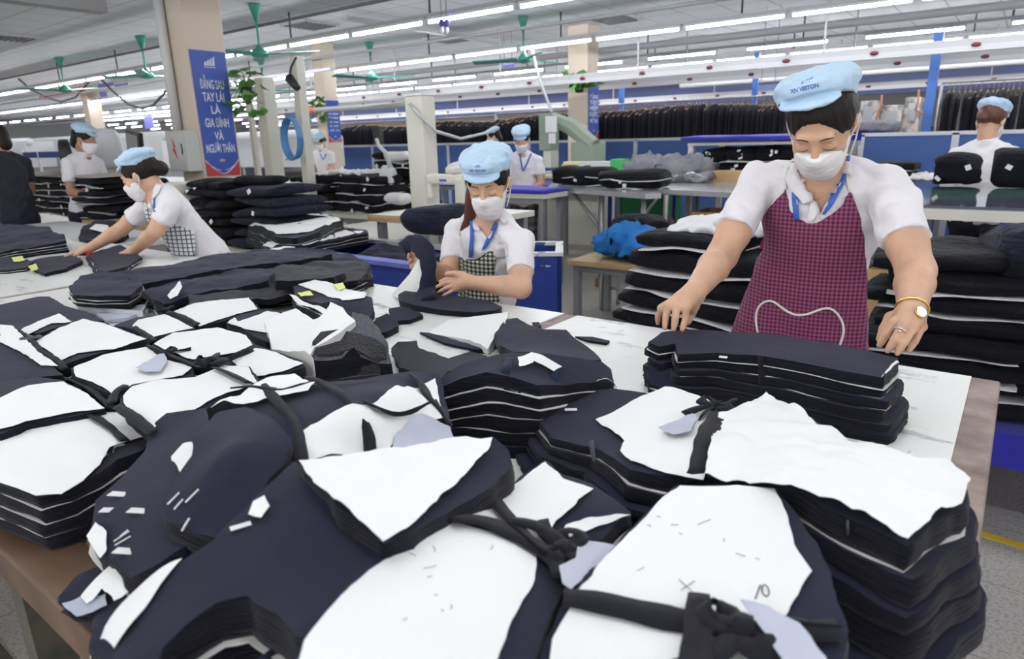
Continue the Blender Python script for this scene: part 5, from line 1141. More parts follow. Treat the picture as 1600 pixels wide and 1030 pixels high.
# ---- P4/P5 bundles on far table
X0=atY(455,300,4.6)[0]
table('white_table','big pale table holding black bundles left of the white post',-7.9,-4.55,4.45,5.6,.74,'creampaint')
pile('left of the white post, leftmost of three',atY(455,320,4.6)[0],atY(520,320,4.6)[0],4.6,.5,.74,1.10,4,seed=31,white=1,amp=.03,tags=1)
pile('left of the white post, middle of three',atY(522,320,4.6)[0],atY(588,320,4.6)[0],4.6,.5,.74,1.13,4,seed=32,white=1,amp=.03,tags=2)
pile('touching the white post, tallest of three',atY(588,290,5.1)[0],atY(642,290,5.1)[0],5.05,.5,.74,1.34,6,seed=33,white=1,amp=.04,tags=3,e=.8)
q=atY(545,272,4.75); crumpled('white_sheet','white sheet lying on the black piles left of the white post',(q[0]-.1,4.85,1.135),(.75,.4,.05),0,51,'wlin',cat='cloth',amp=.03)
q=atY(625,250,5.0); folded('cloth_roll','white rolled lining on top of the rear pile by the white post',(q[0],4.98,1.30),(.26,.16,.10),.3,152,'wlin',0,e=1.,cat='cloth roll')
q=atY(612,285,4.9); folded('cloth_roll','white rolled lining slipping down beside the rear pile',(q[0],4.86,1.10),(.12,.16,.22),.3,153,'wlin',0,e=1.,cat='cloth roll')
q=atY(628,312,4.7); folded('cloth_roll','white rolled lining near the foot of the white post',(q[0],4.66,.90),(.26,.18,.12),-.2,154,'wlin',0,e=1.,cat='cloth roll')
# bundles behind post on blue
q=atY(696,270,6.6); table('blue_table','blue table behind the white post',q[0]-.7,q[0]+1.5,6.7,7.3,.90,'bluecloth')
folded('cloth_bundle','white and black rolled bundle right of the white post',(q[0],6.9,1.03),(.34,.3,.26),0,155,'wlin',0,e=.9,tie=1,amp=.03)
folded('cloth_bundle','black bundle behind the middle woman\'s cap on the blue table',(q[0]+.75,6.95,1.0),(.8,.35,.2),0,156,'clothb',1,e=.9,tie=1,amp=.03)
# far white tables
table('cutting_table','long white cutting table across the middle distance at left',-15,-6.9,5.65,6.72,.90,'lampw')
table('cutting_table','long white cutting table far at the left behind the machines',-26,-9,12.2,13.4,.92,'lampw')
# ================================================================= machines and clutter on the left
# electrical box on the cream column
c=LC; x0=c[0]-.42
p=atY(263,206,c[1]-.30); q=atY(300,270,c[1]-.30)
eb=thing('electric_box','grey metal electric box with a red lightning bolt, fixed to the big cream column','electric box',((p[0]+q[0])/2,c[1]-.15,q[2]))
M['boxgrey']=mat('pale_grey_enamel',(.56,.57,.54),.4)
r_=ray(291,235); xb=c[0]-.015; yb_=xb*r_[1]/r_[0]; dep=c[1]-yb_; print('box depth',dep); zt=atY(277,204,yb_)[2]; zb=atY(277,268,yb_)[2]; xa=atY(262,235,yb_)[0]
MB().box2((xa,yb_,zb),(xb,c[1],zt)).build('box_body',M['boxgrey'],eb,bevel=.006)
MB().box2((xa+.01,yb_-.008,zb+.01),(xb-.01,yb_,zt-.01)).build('box_door',M['boxgrey'],eb,bevel=.003)
tag(eb); MB().cyl((c[0]-.30,c[1]-.05,zt),(c[0]-.30,c[1]-.05,CZ),.045,12).build('conduit_pipe',M['creamside'],colA,smooth=True); zc=(zt+zb)/2+.02; xc=(xa+xb)/2-.03; s=.10; yy=yb_-.0115
bolt=[(xc-.2*s,zc+1.0*s),(xc+.35*s,zc+.2*s),(xc+.1*s,zc+.15*s),(xc+.45*s,zc-.9*s),(xc-.35*s,zc-.05*s),(xc-.02*s,zc+.05*s)]
mb=MB(); k=6; mb.add([(a,yy,b) for a,b in bolt]+[(a,yy+.003,b) for a,b in bolt],[tuple(range(k)),tuple(range(2*k-1,k-1,-1))]+[(i,(i+1)%k,k+(i+1)%k,k+i) for i in range(k)]); mb.build('lightning_symbol',mat('red_print',(.6,.05,.04),.5),eb)
MB().box2((xb-.06,yb_-.016,zc-.05),(xb-.05,yb_-.008,zc+.05)).build('latch',M['dark'],eb)
# steel posts with hose (fabric lift)
def post(x,yt,yb_z,D,w,label,name='steel_post'):
    a=atD(x,yt,D); r=thing(name,label,'post',(a[0],a[1],0)); MB().box2((a[0]-w/2,a[1]-w/2,0),(a[0]+w/2,a[1]+w/2,a[2])).build('post',M['creampaint'],r,bevel=.006); MB().box2((a[0]-w*.8,a[1]-w*.8,0),(a[0]+w*.8,a[1]+w*.8,.02)).build('base_plate',M['metal'],r); return r,a
post(412,122,0,8.0,.15,'thick white post right of the blue slogan banner, carrying a small camera')
post(386,130,0,8.6,.06,'slim white post between the blue banner and the thick white post')
r,a=post(463,88,0,7.6,.10,'tall grey post with a coil of blue hose hung on it')
cc=atD(468,217,7.5); mb=MB()
for k in range(5):
    mb2=MB(); mb2.tube([cc+np.array([.16*math.cos(t)*(1+.02*k)*.8,-.06-.015*k,.19*math.sin(t)*(1+.02*k)]) for t in np.linspace(0,2*PI,26)],.012,6,cap=False); mb.add(mb2.v,mb2.f)
o=mb.build('hose_coil',mat('blue_air_hose',(.08,.25,.5),.4),smooth=True); tag(o,'coil of blue air hose hanging on the tall grey post','hose'); o.data.name='hose_coil'
ar=thing('swing_arm','grey horizontal arm with an orange tip between the tall grey post and the white post','arm',tuple(atY(485,172,6.5)))
MB().tube([atY(488,172,6.5),atY(565,168,6.0),atY(643,163,5.5)],.035,10).build('arm_tube',M['tray'],ar,smooth=True); MB().tube([atY(483,172.5,6.55),atY(492,172,6.47)],.045,10).build('orange_tip',mat('orange_plastic',(.85,.2,.04),.5),ar,smooth=True); MB().tube([atY(474,173,6.65),atY(484,172.5,6.54)],.04,10).build('black_end',M['dark'],ar,smooth=True)
sc_=thing('security_camera','small black camera unit hanging beside the tall grey post','camera',tuple(atD(457,130,7.4)))
MB().tube([atD(452,122,7.4),atD(465,138,7.3)],[.05,.035],10).build('camera_body',M['dark'],sc_,smooth=True); MB().tube([atD(463,90,7.5),atD(455,105,7.45),atD(452,122,7.4)],.012,6).build('cable',M['dark'],sc_,smooth=True)
# monitor
mo=thing('monitor','dark monitor on a bent grey stand above the cloth piles','monitor',tuple(atD(596,225,6.6))); a=atD(584,198,6.6); b=atD(607,198,6.6); z0=atD(596,226,6.6)[2]
MB().box2((a[0],a[1]-.02,z0),(b[0],a[1]+.03,a[2])).build('screen_case',M['dark'],mo,bevel=.006); MB().tube([atD(588,216,6.5),atD(592,228,6.5),atD(604,240,6.5),atD(610,262,6.5)],[.014,.018,.02,.025],8).build('stand_arm',M['boxgrey'],mo,smooth=True)
# spreading machine (white, left)
M['mwhite']=mat('white_machine_panel',(.70,.71,.73),.35)
def mach(xl,xr,yt,yb,Y,depth,label,name='spreading_machine'):
    a=atY(xl,yt,Y); b=atY(xr,yt,Y); zb=atY((xl+xr)/2,yb,Y)[2]; zt=(a[2]+b[2])/2
    r=thing(name,label,'machine',((a[0]+b[0])/2,Y,0))
    MB().box2((a[0],Y,zb),(b[0],Y+depth,zt-.12)).build('machine_body',M['mwhite'],r,bevel=.02)
    MB().cyl((a[0]-.05,Y+.14,zt-.13),(b[0]+.05,Y+.14,zt-.13),.14,16).build('fabric_roll',M['mwhite'],r,smooth=True)
    for X in (a[0]+.1,b[0]-.1): MB().box2((X-.05,Y+.05,0),(X+.05,Y+depth-.05,zb)).build('leg',M['metal'],r)
    return r,a,b,zb,zt
r,a,b,zb,zt=mach(366,484,205,262,8.4,.8,'white spreading machine with a dark curved mark, behind the pale posts')
cc=atY(443,238,8.36); MB().tube([cc+np.array([.20*math.cos(t),0,.15*math.sin(t)]) for t in np.linspace(-1.5,2.4,18)],[.004+.018*math.sin(PI*k/17) for k in range(18)],6).build('curved_mark',M['dark'],r,smooth=True)
mach(40,250,212,262,10.5,.9,'long white spreading machine with a fabric roll at the far left')
mach(-40,36,218,262,9.0,.9,'white machine end at the left frame edge behind the dark shirted man')
mb=MB(); a=atY(30,236,8.2); b=atY(60,262,8.2)
wb=thing('blue_rack','blue and white framed rack between the two left workers','rack',(a[0],8.2,0))
for x in (34,58): p=atY(x,235,8.2); MB().box2((p[0]-.03,8.18,0),(p[0]+.03,8.24,p[2])).build('upright',M['lampw'],wb)
MB().box2((atY(34,238,8.2)[0],8.2,atY(40,247,8.2)[2]),(atY(95,240,8.2)[0],8.24,atY(40,238,8.2)[2])).build('blue_rail',M['blue'],wb)
# office chair back
a=atD(103,240,7.75); ch=thing('office_chair','black office chair behind the seated man in white','chair',(a[0],a[1],0))
v,f=loaf(.10,.40,.42,3,e=.7,amp=.004); link('backrest',mesh_np('backrest',put(v,(a[0],a[1],a[2]-.08),1.2),f),ch,M['dark']); v,f=loaf(.42,.42,.08,3,e=.5,amp=.004); link('seat',mesh_np('seat',put(v,(a[0]+.2,a[1]+.15,.5),0.6),f),ch,M['dark']); MB().cyl((a[0]+.2,a[1]+.15,.05),(a[0]+.2,a[1]+.15,.46),.03).build('gas_column',M['metal'],ch)
for k in range(5): MB().tube([(a[0]+.2,a[1]+.15,.07),(a[0]+.2+.28*math.cos(k*1.256),a[1]+.15+.28*math.sin(k*1.256),.03)],.02,6).build('base_leg',M['dark'],ch)
a=atD(150,205,8.0); b=atD(174,262,8.0); pn=thing('curved_panel_machine','pale curved machine panel in front of the seated man in white','machine',(a[0],a[1],0))
v,f=loaf(.30,.12,a[2]-b[2]+.05,5,e=.6,amp=.003); link('panel',mesh_np('panel',put(v,((a[0]+b[0])/2,(a[1]+b[1])/2,(a[2]+b[2])/2),.95),f),pn,M['mwhite']); MB().box(((a[0]+b[0])/2,(a[1]+b[1])/2,b[2]/2),(.2,.2,b[2])).build('pedestal',M['metal'],pn)
sc_=thing('machine_screen','dark brown control screen on a stand behind the left woman\'s cap','screen',tuple(atD(212,240,8.6)[:2])+(0,)); a=atD(196,207,8.6); b=atD(226,244,8.6)
mb=MB(); mb.box(((a[0]+b[0])/2,(a[1]+b[1])/2,(a[2]+b[2])/2),(.30,.05,a[2]-b[2]+.02),Matrix.Rotation(.15,3,'Y')); mb.build('screen_case',M['dark'],sc_,bevel=.006)
mb=MB(); mb.box(((a[0]+b[0])/2,(a[1]+b[1])/2-.028,(a[2]+b[2])/2),(.25,.006,a[2]-b[2]-.04),Matrix.Rotation(.15,3,'Y')); mb.build('screen',mat('dark_brown_screen',(.07,.04,.03),.25),sc_); MB().cyl(((a[0]+b[0])/2,(a[1]+b[1])/2+.05,0),((a[0]+b[0])/2,(a[1]+b[1])/2+.05,b[2]+.1),.03).build('stand',M['metal'],sc_)
# grey machine housing under the electric box
hs=thing('machine_housing','cream machine housing with a dark window between the left woman and the black stacks','machine',tuple(atD(280,320,5.6)[:2])+(0,)); a=atD(255,285,5.6); b=atD(302,285,5.6)
MB().box2((a[0],a[1],0),(b[0]+.05,a[1]+.5,a[2])).build('housing',M['creampaint'],hs,bevel=.02); MB().box2((a[0]+.08,a[1]-.005,a[2]-.34),(b[0]-.12,a[1]+.005,a[2]-.08)).build('dark_window',M['dark'],hs)
# big far left stack on pallet table
pt=atD(85,340,4.9)
X0,Y0=pt[0],pt[1]
X0=-6.05
tb_=table('pallet_table','timber topped blue framed table under the tall cloth stack at far left',-6.6,-5.12,2.45,3.35,.84,'wood',leg='blue')
MB().box2((-6.2,2.5,.42),(-5.2,3.1,.80)).build('storage_box',M['creampaint'],tb_)
a=atY(18,300,2.55)[0]; b=atY(162,300,2.55)[0]
zt=atY(90,278,2.52)[2]
print('left stack',a,b,zt)
pile('under the large grey paper at far left',a,b,2.52,.62,.84,zt,6,seed=41,white=1,amp=.02,tags=2,e=.6)
gs_=shell('grey_paper',[(a-.0,2.5),(b+.02,2.5),(b,3.1),((a+b)/2,3.2),(a,3.15)],lambda x,y:zt+.02+.085*np.exp(-((x-(a*.6+b*.4))/.35)**2)*np.clip((y-2.5)/.4,0,1)+.02*vnoise(x*4,y*4,1.),lambda x,y:zt+.0195+.085*np.exp(-((x-(a*.6+b*.4))/.35)**2)*np.clip((y-2.5)/.4,0,1)+.02*vnoise(x*4,y*4,1.)-.0008,g=.06,mats=[mat('grey_kraft_paper',(.52,.48,.44),.7)]*2)
tag(gs_,'large wavy grey paper sheet on top of the tall cloth stack at far left','paper')
hp=heap('small navy pieces and white scraps behind the left woman\'s forearms',[(122,372,.90),(130,355,.94),(150,346,.95),(180,346,.95),(198,350,.93),(190,360,.91),(160,368,.90),(140,376,.90)],seed=89,rough=.02,n=3,base=.83)
q=at(150,372,.83); q2=at(150,340,.83); print('backtab',q,q2); table('white_table','white table behind the cutting table at left, holding small navy pieces',q[0]-1.6,q[0]+.5,1.85,2.38,.83,'lampw')
hp.sheet([(140,358),(150,350),(168,352),(172,358),(160,363)],name='paper_tag',lift=.02)
# ================================================================= hanging signs, cables, ornaments
M['signb']=mat('violet_blue_sign',(.10,.09,.42),.5); M['redsign']=mat('red_banner_cloth',(.55,.06,.08),.6)
def sign(xl,xr,yt,yb,Y,m,label,name='hanging_sign',txt=None,cat='sign'):
    a=atY(xl,yt,Y); b=atY(xr,yt,Y); zb=atY((xl+xr)/2,yb,Y)[2]; r=thing(name,label,cat,((a[0]+b[0])/2,Y,zb)); zt=(a[2]+b[2])/2
    MB().box2((a[0],Y,zb),(b[0],Y+.01,zt)).build('board',m,r)
    for X in (a[0]+.04,b[0]-.04): MB().cyl((X,Y,zt-.01),(X,Y,CZ),.004,5).build('hanging_wire',M['rod'],r)
    if txt: text(txt,'lettering',M['btxt'],(zt-zb)*.45,((a[0]+b[0])/2,Y-.003,(zt+zb)/2),(1,0,0),(0,0,1),r,sx=.8)
    return r
sign(785,803,92,106,9.2,M['signb'],'small violet blue hanging sign left of the centre column',txt='CHUYỀN 8')
sign(138,166,144,158,9.5,M['signb'],'violet blue hanging sign above the seated man in white',txt='CHUYỀN 5')
sign(58,98,112,119,7.5,M['redsign'],'red banner strip, upper left half, near the far left ceiling','red_banner'); sign(100,135,113,120,7.5,M['redsign'],'red banner strip, upper right half, near the far left ceiling','red_banner')
sign(62,132,127,134,7.9,M['redsign'],'red banner strip with yellow middle, below the upper red strips','red_banner'); sign(152,176,130,136,7.9,M['signb'],'violet strip left of the cable loop, far left','violet_banner'); sign(178,200,131,137,7.9,M['signb'],'violet strip beside the cable loop, far left','violet_banner')
sign(60,135,146,151,8.1,M['redsign'],'lowest thin red banner strip at far left','red_banner'); sign(224,238,182,201,13,M['signb'],'dark violet notice beside the big cream column','violet_banner')
sign(598,628,157,163,11.0,mat('pale_blue_sign',(.3,.42,.75),.5),'pale blue strip sign above the left jackets','blue_strip'); sign(1185,1215,132,142,10,mat('steel_blue_sign',(.18,.24,.42),.5),'steel blue strip sign left of the main woman\'s cap','blue_strip')
pipe('cable_festoon',[atY(x,y,6.4) for x,y in [(-20,128),(0,118),(10,114),(22,117),(45,137),(70,152),(95,159),(118,152),(140,126),(148,120),(158,124),(175,142),(200,163),(222,170),(240,164),(262,140)]],.022,M['dark'],'black cable hanging in two loops from the far left ceiling','cable')
bar('cable_track',(-14.5,6.42,2.42),(-7.9,6.42,2.46),.05,.04,M['tray'],'grey track from which the black cable loops hang','track')
# bird-like ornaments hung near the front lights
for i,(x,y) in enumerate([(690,36),(698,36)]):
    a=atY(x,y,5.75); r=thing('hanging_ornament',['left one of two blue and white ornaments hanging by the nearest light row','right one of two blue and white ornaments hanging by the nearest light row'][i],'ornament',tuple(a))
    MB().sph(tuple(a),.035,10,8,(1,.8,1.2)).build('blue_top',M['signb'],r,smooth=True); MB().sph((a[0],a[1],a[2]-.07),.024,10,8,(.8,.8,1.6)).build('white_bottom',M['white'],r,smooth=True); MB().cyl((a[0],a[1],a[2]+.03),(a[0],a[1],CZ),.004,5).build('string',M['rod'],r)
# blue posts
def bpole(x1,y1,x2,Y,w,label):
    a=atY(x1,y1,Y); r=thing('blue_post',label,'post',(a[0],Y,0)); MB().box2((a[0]-w/2,Y-w/2,0),(a[0]+w/2,Y+w/2,a[2])).build('post',M['bluep'],r); MB().box2((a[0]-w,Y-w,0),(a[0]+w,Y+w,.02)).build('base_plate',M['metal'],r)
M['bluep']=mat('bright_blue_post',(.05,.17,.55),.45)
bpole(1468,50,1448,10.2,.10,'bright blue post between the main woman and the far right woman'); bpole(1184,82,1183,11.9,.08,'bright blue post between the jackets, left of the main woman\'s cap'); bpole(972,112,971,12.0,.08,'bright blue post right of the centre column')
# blue cloth pad & clutter behind right partition
a=atY(1335,205,10.6); b=atY(1388,205,10.6); table('blue_table','royal blue covered table top seen above the partition right of the main woman',a[0],b[0],10.4,11.2,a[2]-.02,'bluecloth',th=.10)
crumpled('cloth_heap','grey heap of cloth on the royal blue table behind the partition',((a[0]+b[0])/2,10.8,a[2]+.05),(.6,.4,.15),0,61,'greycl',amp=.05)
M['clut']=mat('mixed_machine_grey',(.30,.28,.27),.7); noise_col(M['clut'],(.14,.13,.13),(.5,.46,.43),scale=7,lo=.4,hi=.6)
a=atY(1350,160,14); b=atY(1470,160,14)
for i,(xl,xr,yt) in enumerate([(1345,1372,158),(1376,1410,165),(1415,1440,152),(1405,1425,196),(1432,1462,198)]):
    p=atY(xl,yt,13.5+.3*i); q=atY(xr,yt,13.5+.3*i); r=thing('machine_cabinet',['pale machine cabinet far behind the partition, leftmost','pinkish grey machine cabinet far behind the partition, centre','upright machine cabinet far behind the partition, with an orange hose','dark low machine far behind the partition','black low machine next to the bright blue post'][i],'machine',((p[0]+q[0])/2,13.5+.3*i,0))
    MB().box2((p[0],13.5+.3*i,0),(q[0],14+.3*i,p[2])).build('cabinet',M['clut'] if i<3 else M['dark'],r,bevel=.02); MB().box2((p[0]+.06,13.49+.3*i,p[2]-.4),(q[0]-.06,13.5+.3*i,p[2]-.1)).build('panel',M['metal'],r)
pipe('orange_hose',[atY(1378,148,12.8),atY(1376,170,12.8),atY(1368,185,12.8),atY(1374,205,12.9)],.014,mat('orange_hose',(.45,.14,.04),.5),'orange hose drooping behind the partition, left one','hose')
pipe('orange_hose',[atY(1436,140,12.8),atY(1434,160,12.8),atY(1430,172,12.8),atY(1446,182,12.9)],.014,M['orange'] if 'orange' in M else bpy.data.materials['orange_hose'],'orange hose drooping beside the bright blue post, right one','hose')
# far clutter bands: sewing lines deep in the hall (left)
M['headw']=mat('white_cap_cloth',(.6,.66,.75),.7)
rr=random.Random(9)
for k in range(26):
    x=rr.uniform(130,480); Y=rr.uniform(15,20); y=rr.uniform(196,206)
    if 245<x<355: continue
    sewing_machine((atY(x,y,Y)[0],Y,1.15),rr.uniform(-.3,.3),'x',1.6)
    o=[q_ for q_ in bpy.data.objects if q_.name.startswith('sewing_machine') and q_.get('label')=='x'][0]; o['label']='distant cream sewing machine in the hazy lines of the left background'; o['group']='distant sewing machines'
for k,Y in enumerate((15.5,18.5,21.5)):
    table('sewing_line',['nearest long sewing line table in the left background','middle long sewing line table in the left background','farthest long sewing line table in the left background'][k],-43,-14,Y-.4,Y+3 if k==2 else Y+2.4,1.14,'lampw',th=.1)
# ================================================================= people: signed-distance modelling
from mathutils.bvhtree import BVHTree
A3=lambda *a: np.array(a,float)
def unit(v): v=np.array(v,float); return v/(np.linalg.norm(v)+1e-12)
def rot(yaw=0,pitch=0,roll=0):
    """local -Y is forward; pitch>0 looks down; yaw>0 turns toward +X; roll>0 tips the top toward +X"""
    return np.array(Matrix.Rotation(yaw,3,'Z')@Matrix.Rotation(pitch,3,'X')@Matrix.Rotation(roll,3,'Y'))
class SDF:
    BIG=.03
    def __init__(s,lo,hi,vox):
        s.v=vox; s.lo=np.array(lo,float); n=np.ceil((np.array(hi)-s.lo)/vox).astype(int)+1; s.n=n
        s.ax=[(s.lo[i]+np.arange(n[i])*vox).astype(np.float32) for i in range(3)]; s.D=np.full(n,s.BIG,np.float32)
    def blk(s,lo,hi):
        a=np.clip(np.floor((np.array(lo)-s.lo)/s.v).astype(int),0,s.n); b=np.clip(np.ceil((np.array(hi)-s.lo)/s.v).astype(int)+1,0,s.n)
        if (b<=a).any(): return None
        return tuple(slice(a[i],b[i]) for i in range(3))
    def grid(s,sl): return s.ax[0][sl[0]][:,None,None],s.ax[1][sl[1]][None,:,None],s.ax[2][sl[2]][None,None,:]
    def merge(s,sl,d,k):
        E=s.D[sl]
        if k<=0: s.D[sl]=np.minimum(E,d); return
        h=np.clip(.5+.5*(E-d)/k,0,1); s.D[sl]=(E*(1-h)+d*h-k*h*(1-h)).astype(np.float32)
    def cap(s,a,b,ra,rb=None,k=.01,cut=None,flat=None):
        """tapered capsule; cut=(t0,t1) flat ends"""
        a=np.array(a,float);b=np.array(b,float); rb=ra if rb is None else rb; m=max(ra,rb)+s.BIG+k
        sl=s.blk(np.minimum(a,b)-m,np.maximum(a,b)+m)
        if sl is None: return
        x,y,z=s.grid(sl); ab=b-a; L2=ab@ab+1e-12
        t=((x-a[0])*ab[0]+(y-a[1])*ab[1]+(z-a[2])*ab[2])/L2; tc=np.clip(t,0,1)
        d=np.sqrt((x-a[0]-tc*ab[0])**2+(y-a[1]-tc*ab[1])**2+(z-a[2]-tc*ab[2])**2)-(ra+(rb-ra)*tc)
        if cut is not None:
            L=math.sqrt(L2); 
            if cut[0] is not None: d=np.maximum(d,(cut[0]-t)*L)
            if cut[1] is not None: d=np.maximum(d,(t-cut[1])*L)
        s.merge(sl,d,k)
    def chain(s,pts,rs,k=.01):
        for i in range(len(pts)-1): s.cap(pts[i],pts[i+1],rs[i],rs[i+1],k)
    def _ell(s,sl,c,r,Rm):
        x,y,z=s.grid(sl); x=x-c[0];y=y-c[1];z=z-c[2]
        if Rm is not None: x,y,z=(Rm[0,0]*x+Rm[1,0]*y+Rm[2,0]*z),(Rm[0,1]*x+Rm[1,1]*y+Rm[2,1]*z),(Rm[0,2]*x+Rm[1,2]*y+Rm[2,2]*z)
        k0=np.sqrt((x/r[0])**2+(y/r[1])**2+(z/r[2])**2); k1=np.sqrt((x/r[0]**2)**2+(y/r[1]**2)**2+(z/r[2]**2)**2)+1e-9
        return k0*(k0-1)/k1
    def ell(s,c,r,Rm=None,k=.01):
        m=max(r)+s.BIG+k; sl=s.blk(np.array(c)-m,np.array(c)+m)
        if sl is None: return
        s.merge(sl,s._ell(sl,c,r,Rm),k)
    def sub_ell(s,c,r,Rm=None,k=.006):
        m=max(r)+s.BIG+k; sl=s.blk(np.array(c)-m,np.array(c)+m)
        if sl is None: return
        d=-s._ell(sl,c,r,Rm); E=s.D[sl]; h=np.clip(.5-.5*(E-d)/k,0,1); s.D[sl]=(E*(1-h)+d*h+k*h*(1-h)).astype(np.float32)
    def isect_fn(s,fn):
        sl=tuple(slice(0,k) for k in s.n); x,y,z=s.grid(sl); s.D=np.maximum(s.D,fn(x,y,z)).astype(np.float32)
    def pxpoly(s,poly,scale,sign=1):
        """signed distance (metres, approx) to a pixel polygon, projected from the camera, per voxel"""
        x,y,z=s.grid(tuple(slice(0,k) for k in s.n)); Ri=R.T
        X=Ri[0,0]*x+Ri[0,1]*y+Ri[0,2]*(z-H); Y=Ri[1,0]*x+Ri[1,1]*y+Ri[1,2]*(z-H); Z=-(Ri[2,0]*x+Ri[2,1]*y+Ri[2,2]*(z-H))
        u=(CX+F*X/Z).astype(np.float32); v=(CY-F*Y/Z).astype(np.float32)
        d2=np.full(u.shape,1e9,np.float32); ins=np.zeros(u.shape,bool); n=len(poly)
        for i in range(n):
            x0,y0=poly[i];x1,y1=poly[(i+1)%n]; ex,ey=x1-x0,y1-y0; t=np.clip(((u-x0)*ex+(v-y0)*ey)/(ex*ex+ey*ey+1e-9),0,1)
            d2=np.minimum(d2,(u-x0-t*ex)**2+(v-y0-t*ey)**2)
            ins^=((y0>v)!=(y1>v))&(u<(x1-x0)*(v-y0)/(y1-y0+1e-9)+x0)
        d=np.sqrt(d2)/scale; return np.where(ins,-d,d)
    def mesh(s):
        D=s.D; n=np.array(D.shape); sg=D<0
        cnt=np.zeros(n-1,np.int8)
        for i in (0,1):
            for j in (0,1):
                for k in (0,1): cnt+=sg[i:n[0]-1+i,j:n[1]-1+j,k:n[2]-1+k]
        act=(cnt>0)&(cnt<8); idx=np.full(act.shape,-1,np.int32); C3=np.argwhere(act); m=len(C3); idx[act]=np.arange(m)
        acc=np.zeros((m,3)); w=np.zeros(m)
        for ax in range(3):
            for i in (0,1):
                for j in (0,1):
                    o=[0,0,0]; oth=[a for a in range(3) if a!=ax]; o[oth[0]]=i;o[oth[1]]=j
                    a=C3+o; b=a.copy(); b[:,ax]+=1
                    da=D[a[:,0],a[:,1],a[:,2]]; db=D[b[:,0],b[:,1],b[:,2]]; q=(da<0)!=(db<0); t=np.where(q,da/(da-db+1e-12),0)
                    p=a.astype(float); p[:,ax]+=t; acc+=p*q[:,None]; w+=q
        V=acc/np.maximum(w,1)[:,None]*s.v+s.lo; F_=[]
        for ax in range(3):
            sh=[slice(0,n[k]-1) for k in range(3)]; A=sg[tuple(slice(0,n[k]-1) if k==ax else slice(1,n[k]-1) for k in range(3))]; B=sg[tuple(slice(1,n[k]) if k==ax else slice(1,n[k]-1) for k in range(3))]
            E=np.argwhere(A!=B)
            if not len(E): continue
            val=A[E[:,0],E[:,1],E[:,2]]; o=[a for a in range(3) if a!=ax]; c=E.copy(); c[:,o[0]]+=1;c[:,o[1]]+=1
            def id_(da,db): q=c.copy(); q[:,o[0]]-=da; q[:,o[1]]-=db; return idx[q[:,0],q[:,1],q[:,2]]
            Q=np.stack([id_(1,1),id_(0,1),id_(0,0),id_(1,0)],1)
            flip=val if ax!=1 else ~val
            Q=np.where(flip[:,None],Q,Q[:,::-1]); Q=Q[(Q>=0).all(1)]; F_.append(Q)
        return V,np.concatenate(F_) if F_ else np.zeros((0,4),int)
def vnormals(V,Q):
    a=V[Q[:,2]]-V[Q[:,0]]; b=V[Q[:,3]]-V[Q[:,1]]; f=np.cross(a,b); N=np.zeros_like(V)
    for i in range(4): np.add.at(N,Q[:,i],f)
    return N/(np.linalg.norm(N,axis=1)[:,None]+1e-12)
def relax(V,Q,it=2,lam=.5):
    for _ in range(it):
        S=np.zeros_like(V); w=np.zeros(len(V))
        for i in range(4):
            for j in (1,3): np.add.at(S,Q[:,i],V[Q[:,(i+j)%4]]); np.add.at(w,Q[:,i],1)
        V=V*(1-lam)+lam*S/np.maximum(w,1)[:,None]
    return V
def sdf_obj(name,s,m,parent,it=2,disp=None,T=None):
    V,Q=s.mesh(); V=relax(V,Q,it)
    if disp is not None: N=vnormals(V,Q); V=V+N*disp(V)[:,None]
    if T is not None: V=V@T[0].T+T[1]
    me=mesh_np(name,V,Q.tolist()); o=link(name,me,parent,m)
    return o,BVHTree.FromPolygons(V.tolist(),Q.tolist())
def cast_px(bvh,x,y):
    r=unit(ray(x,y)); h=bvh.ray_cast(Vector(CAM.tolist()),Vector(r.tolist()))
    return None if h[0] is None else (np.array(h[0]),np.array(h[1]),r)
def patch_px(name,poly,bvh,off,th,m,parent,g=6,wob=0):
    """piece of cloth lying on a surface; outline given where it shows in the picture"""
    P=resample([(a,b,0) for a,b in poly],g)[:,:2]
    V,T,B=fill(P,g); top=[];bot=[]; last=None; miss=[]
    hits=[cast_px(bvh,a,b) for a,b in V]
    ok=[i for i,h in enumerate(hits) if h is not None]
    if not ok: return None
    dist=np.array([np.linalg.norm(hits[i][0]-CAM) for i in ok]); Vo=V[ok]
    for i,h in enumerate(hits):
        if h is None:
            j=ok[int(np.argmin(((Vo-V[i])**2).sum(1)))]; r=unit(ray(*V[i])); p=CAM+r*np.linalg.norm(hits[j][0]-CAM); nn=hits[j][1]
        else: p,nn,r=h
        if nn@r>0: nn=-nn
        q=unit(nn*.5-r*.5); top.append(p+q*(off+th)); bot.append(p+q*off*.6)
    n=len(V); fs=[tuple(f) for f in T]+[tuple(n+k for k in reversed(f)) for f in T]; nb=len(B)
    for i in range(nb): a,b=B[i],B[(i+1)%nb]; fs.append((a,a+n,b+n,b))
    me=mesh_np(name,np.array(top+bot),[tuple(int(k) for k in f) for f in fs]); bm=bmesh.new(); bm.from_mesh(me); bmesh.ops.recalc_face_normals(bm,faces=bm.faces); bm.to_mesh(me); bm.free()
    return link(name,me,parent,m)
def line_px(name,pts,bvh,r,off,m,parent,flat=1.,n=6,step=6):
    P=soften(resample([(a,b,0) for a,b in pts],step,False),2,False)[:,:2]; Q=[]
    for a,b in P:
        h=cast_px(bvh,a,b)
        if h is None: continue
        Q.append(h[0]-h[2]*off)
    if len(Q)<2: return None
    Q=soften(np.array(Q),2,False)
    return MB().tube(Q,r,n).build(name,m,parent,smooth=True)
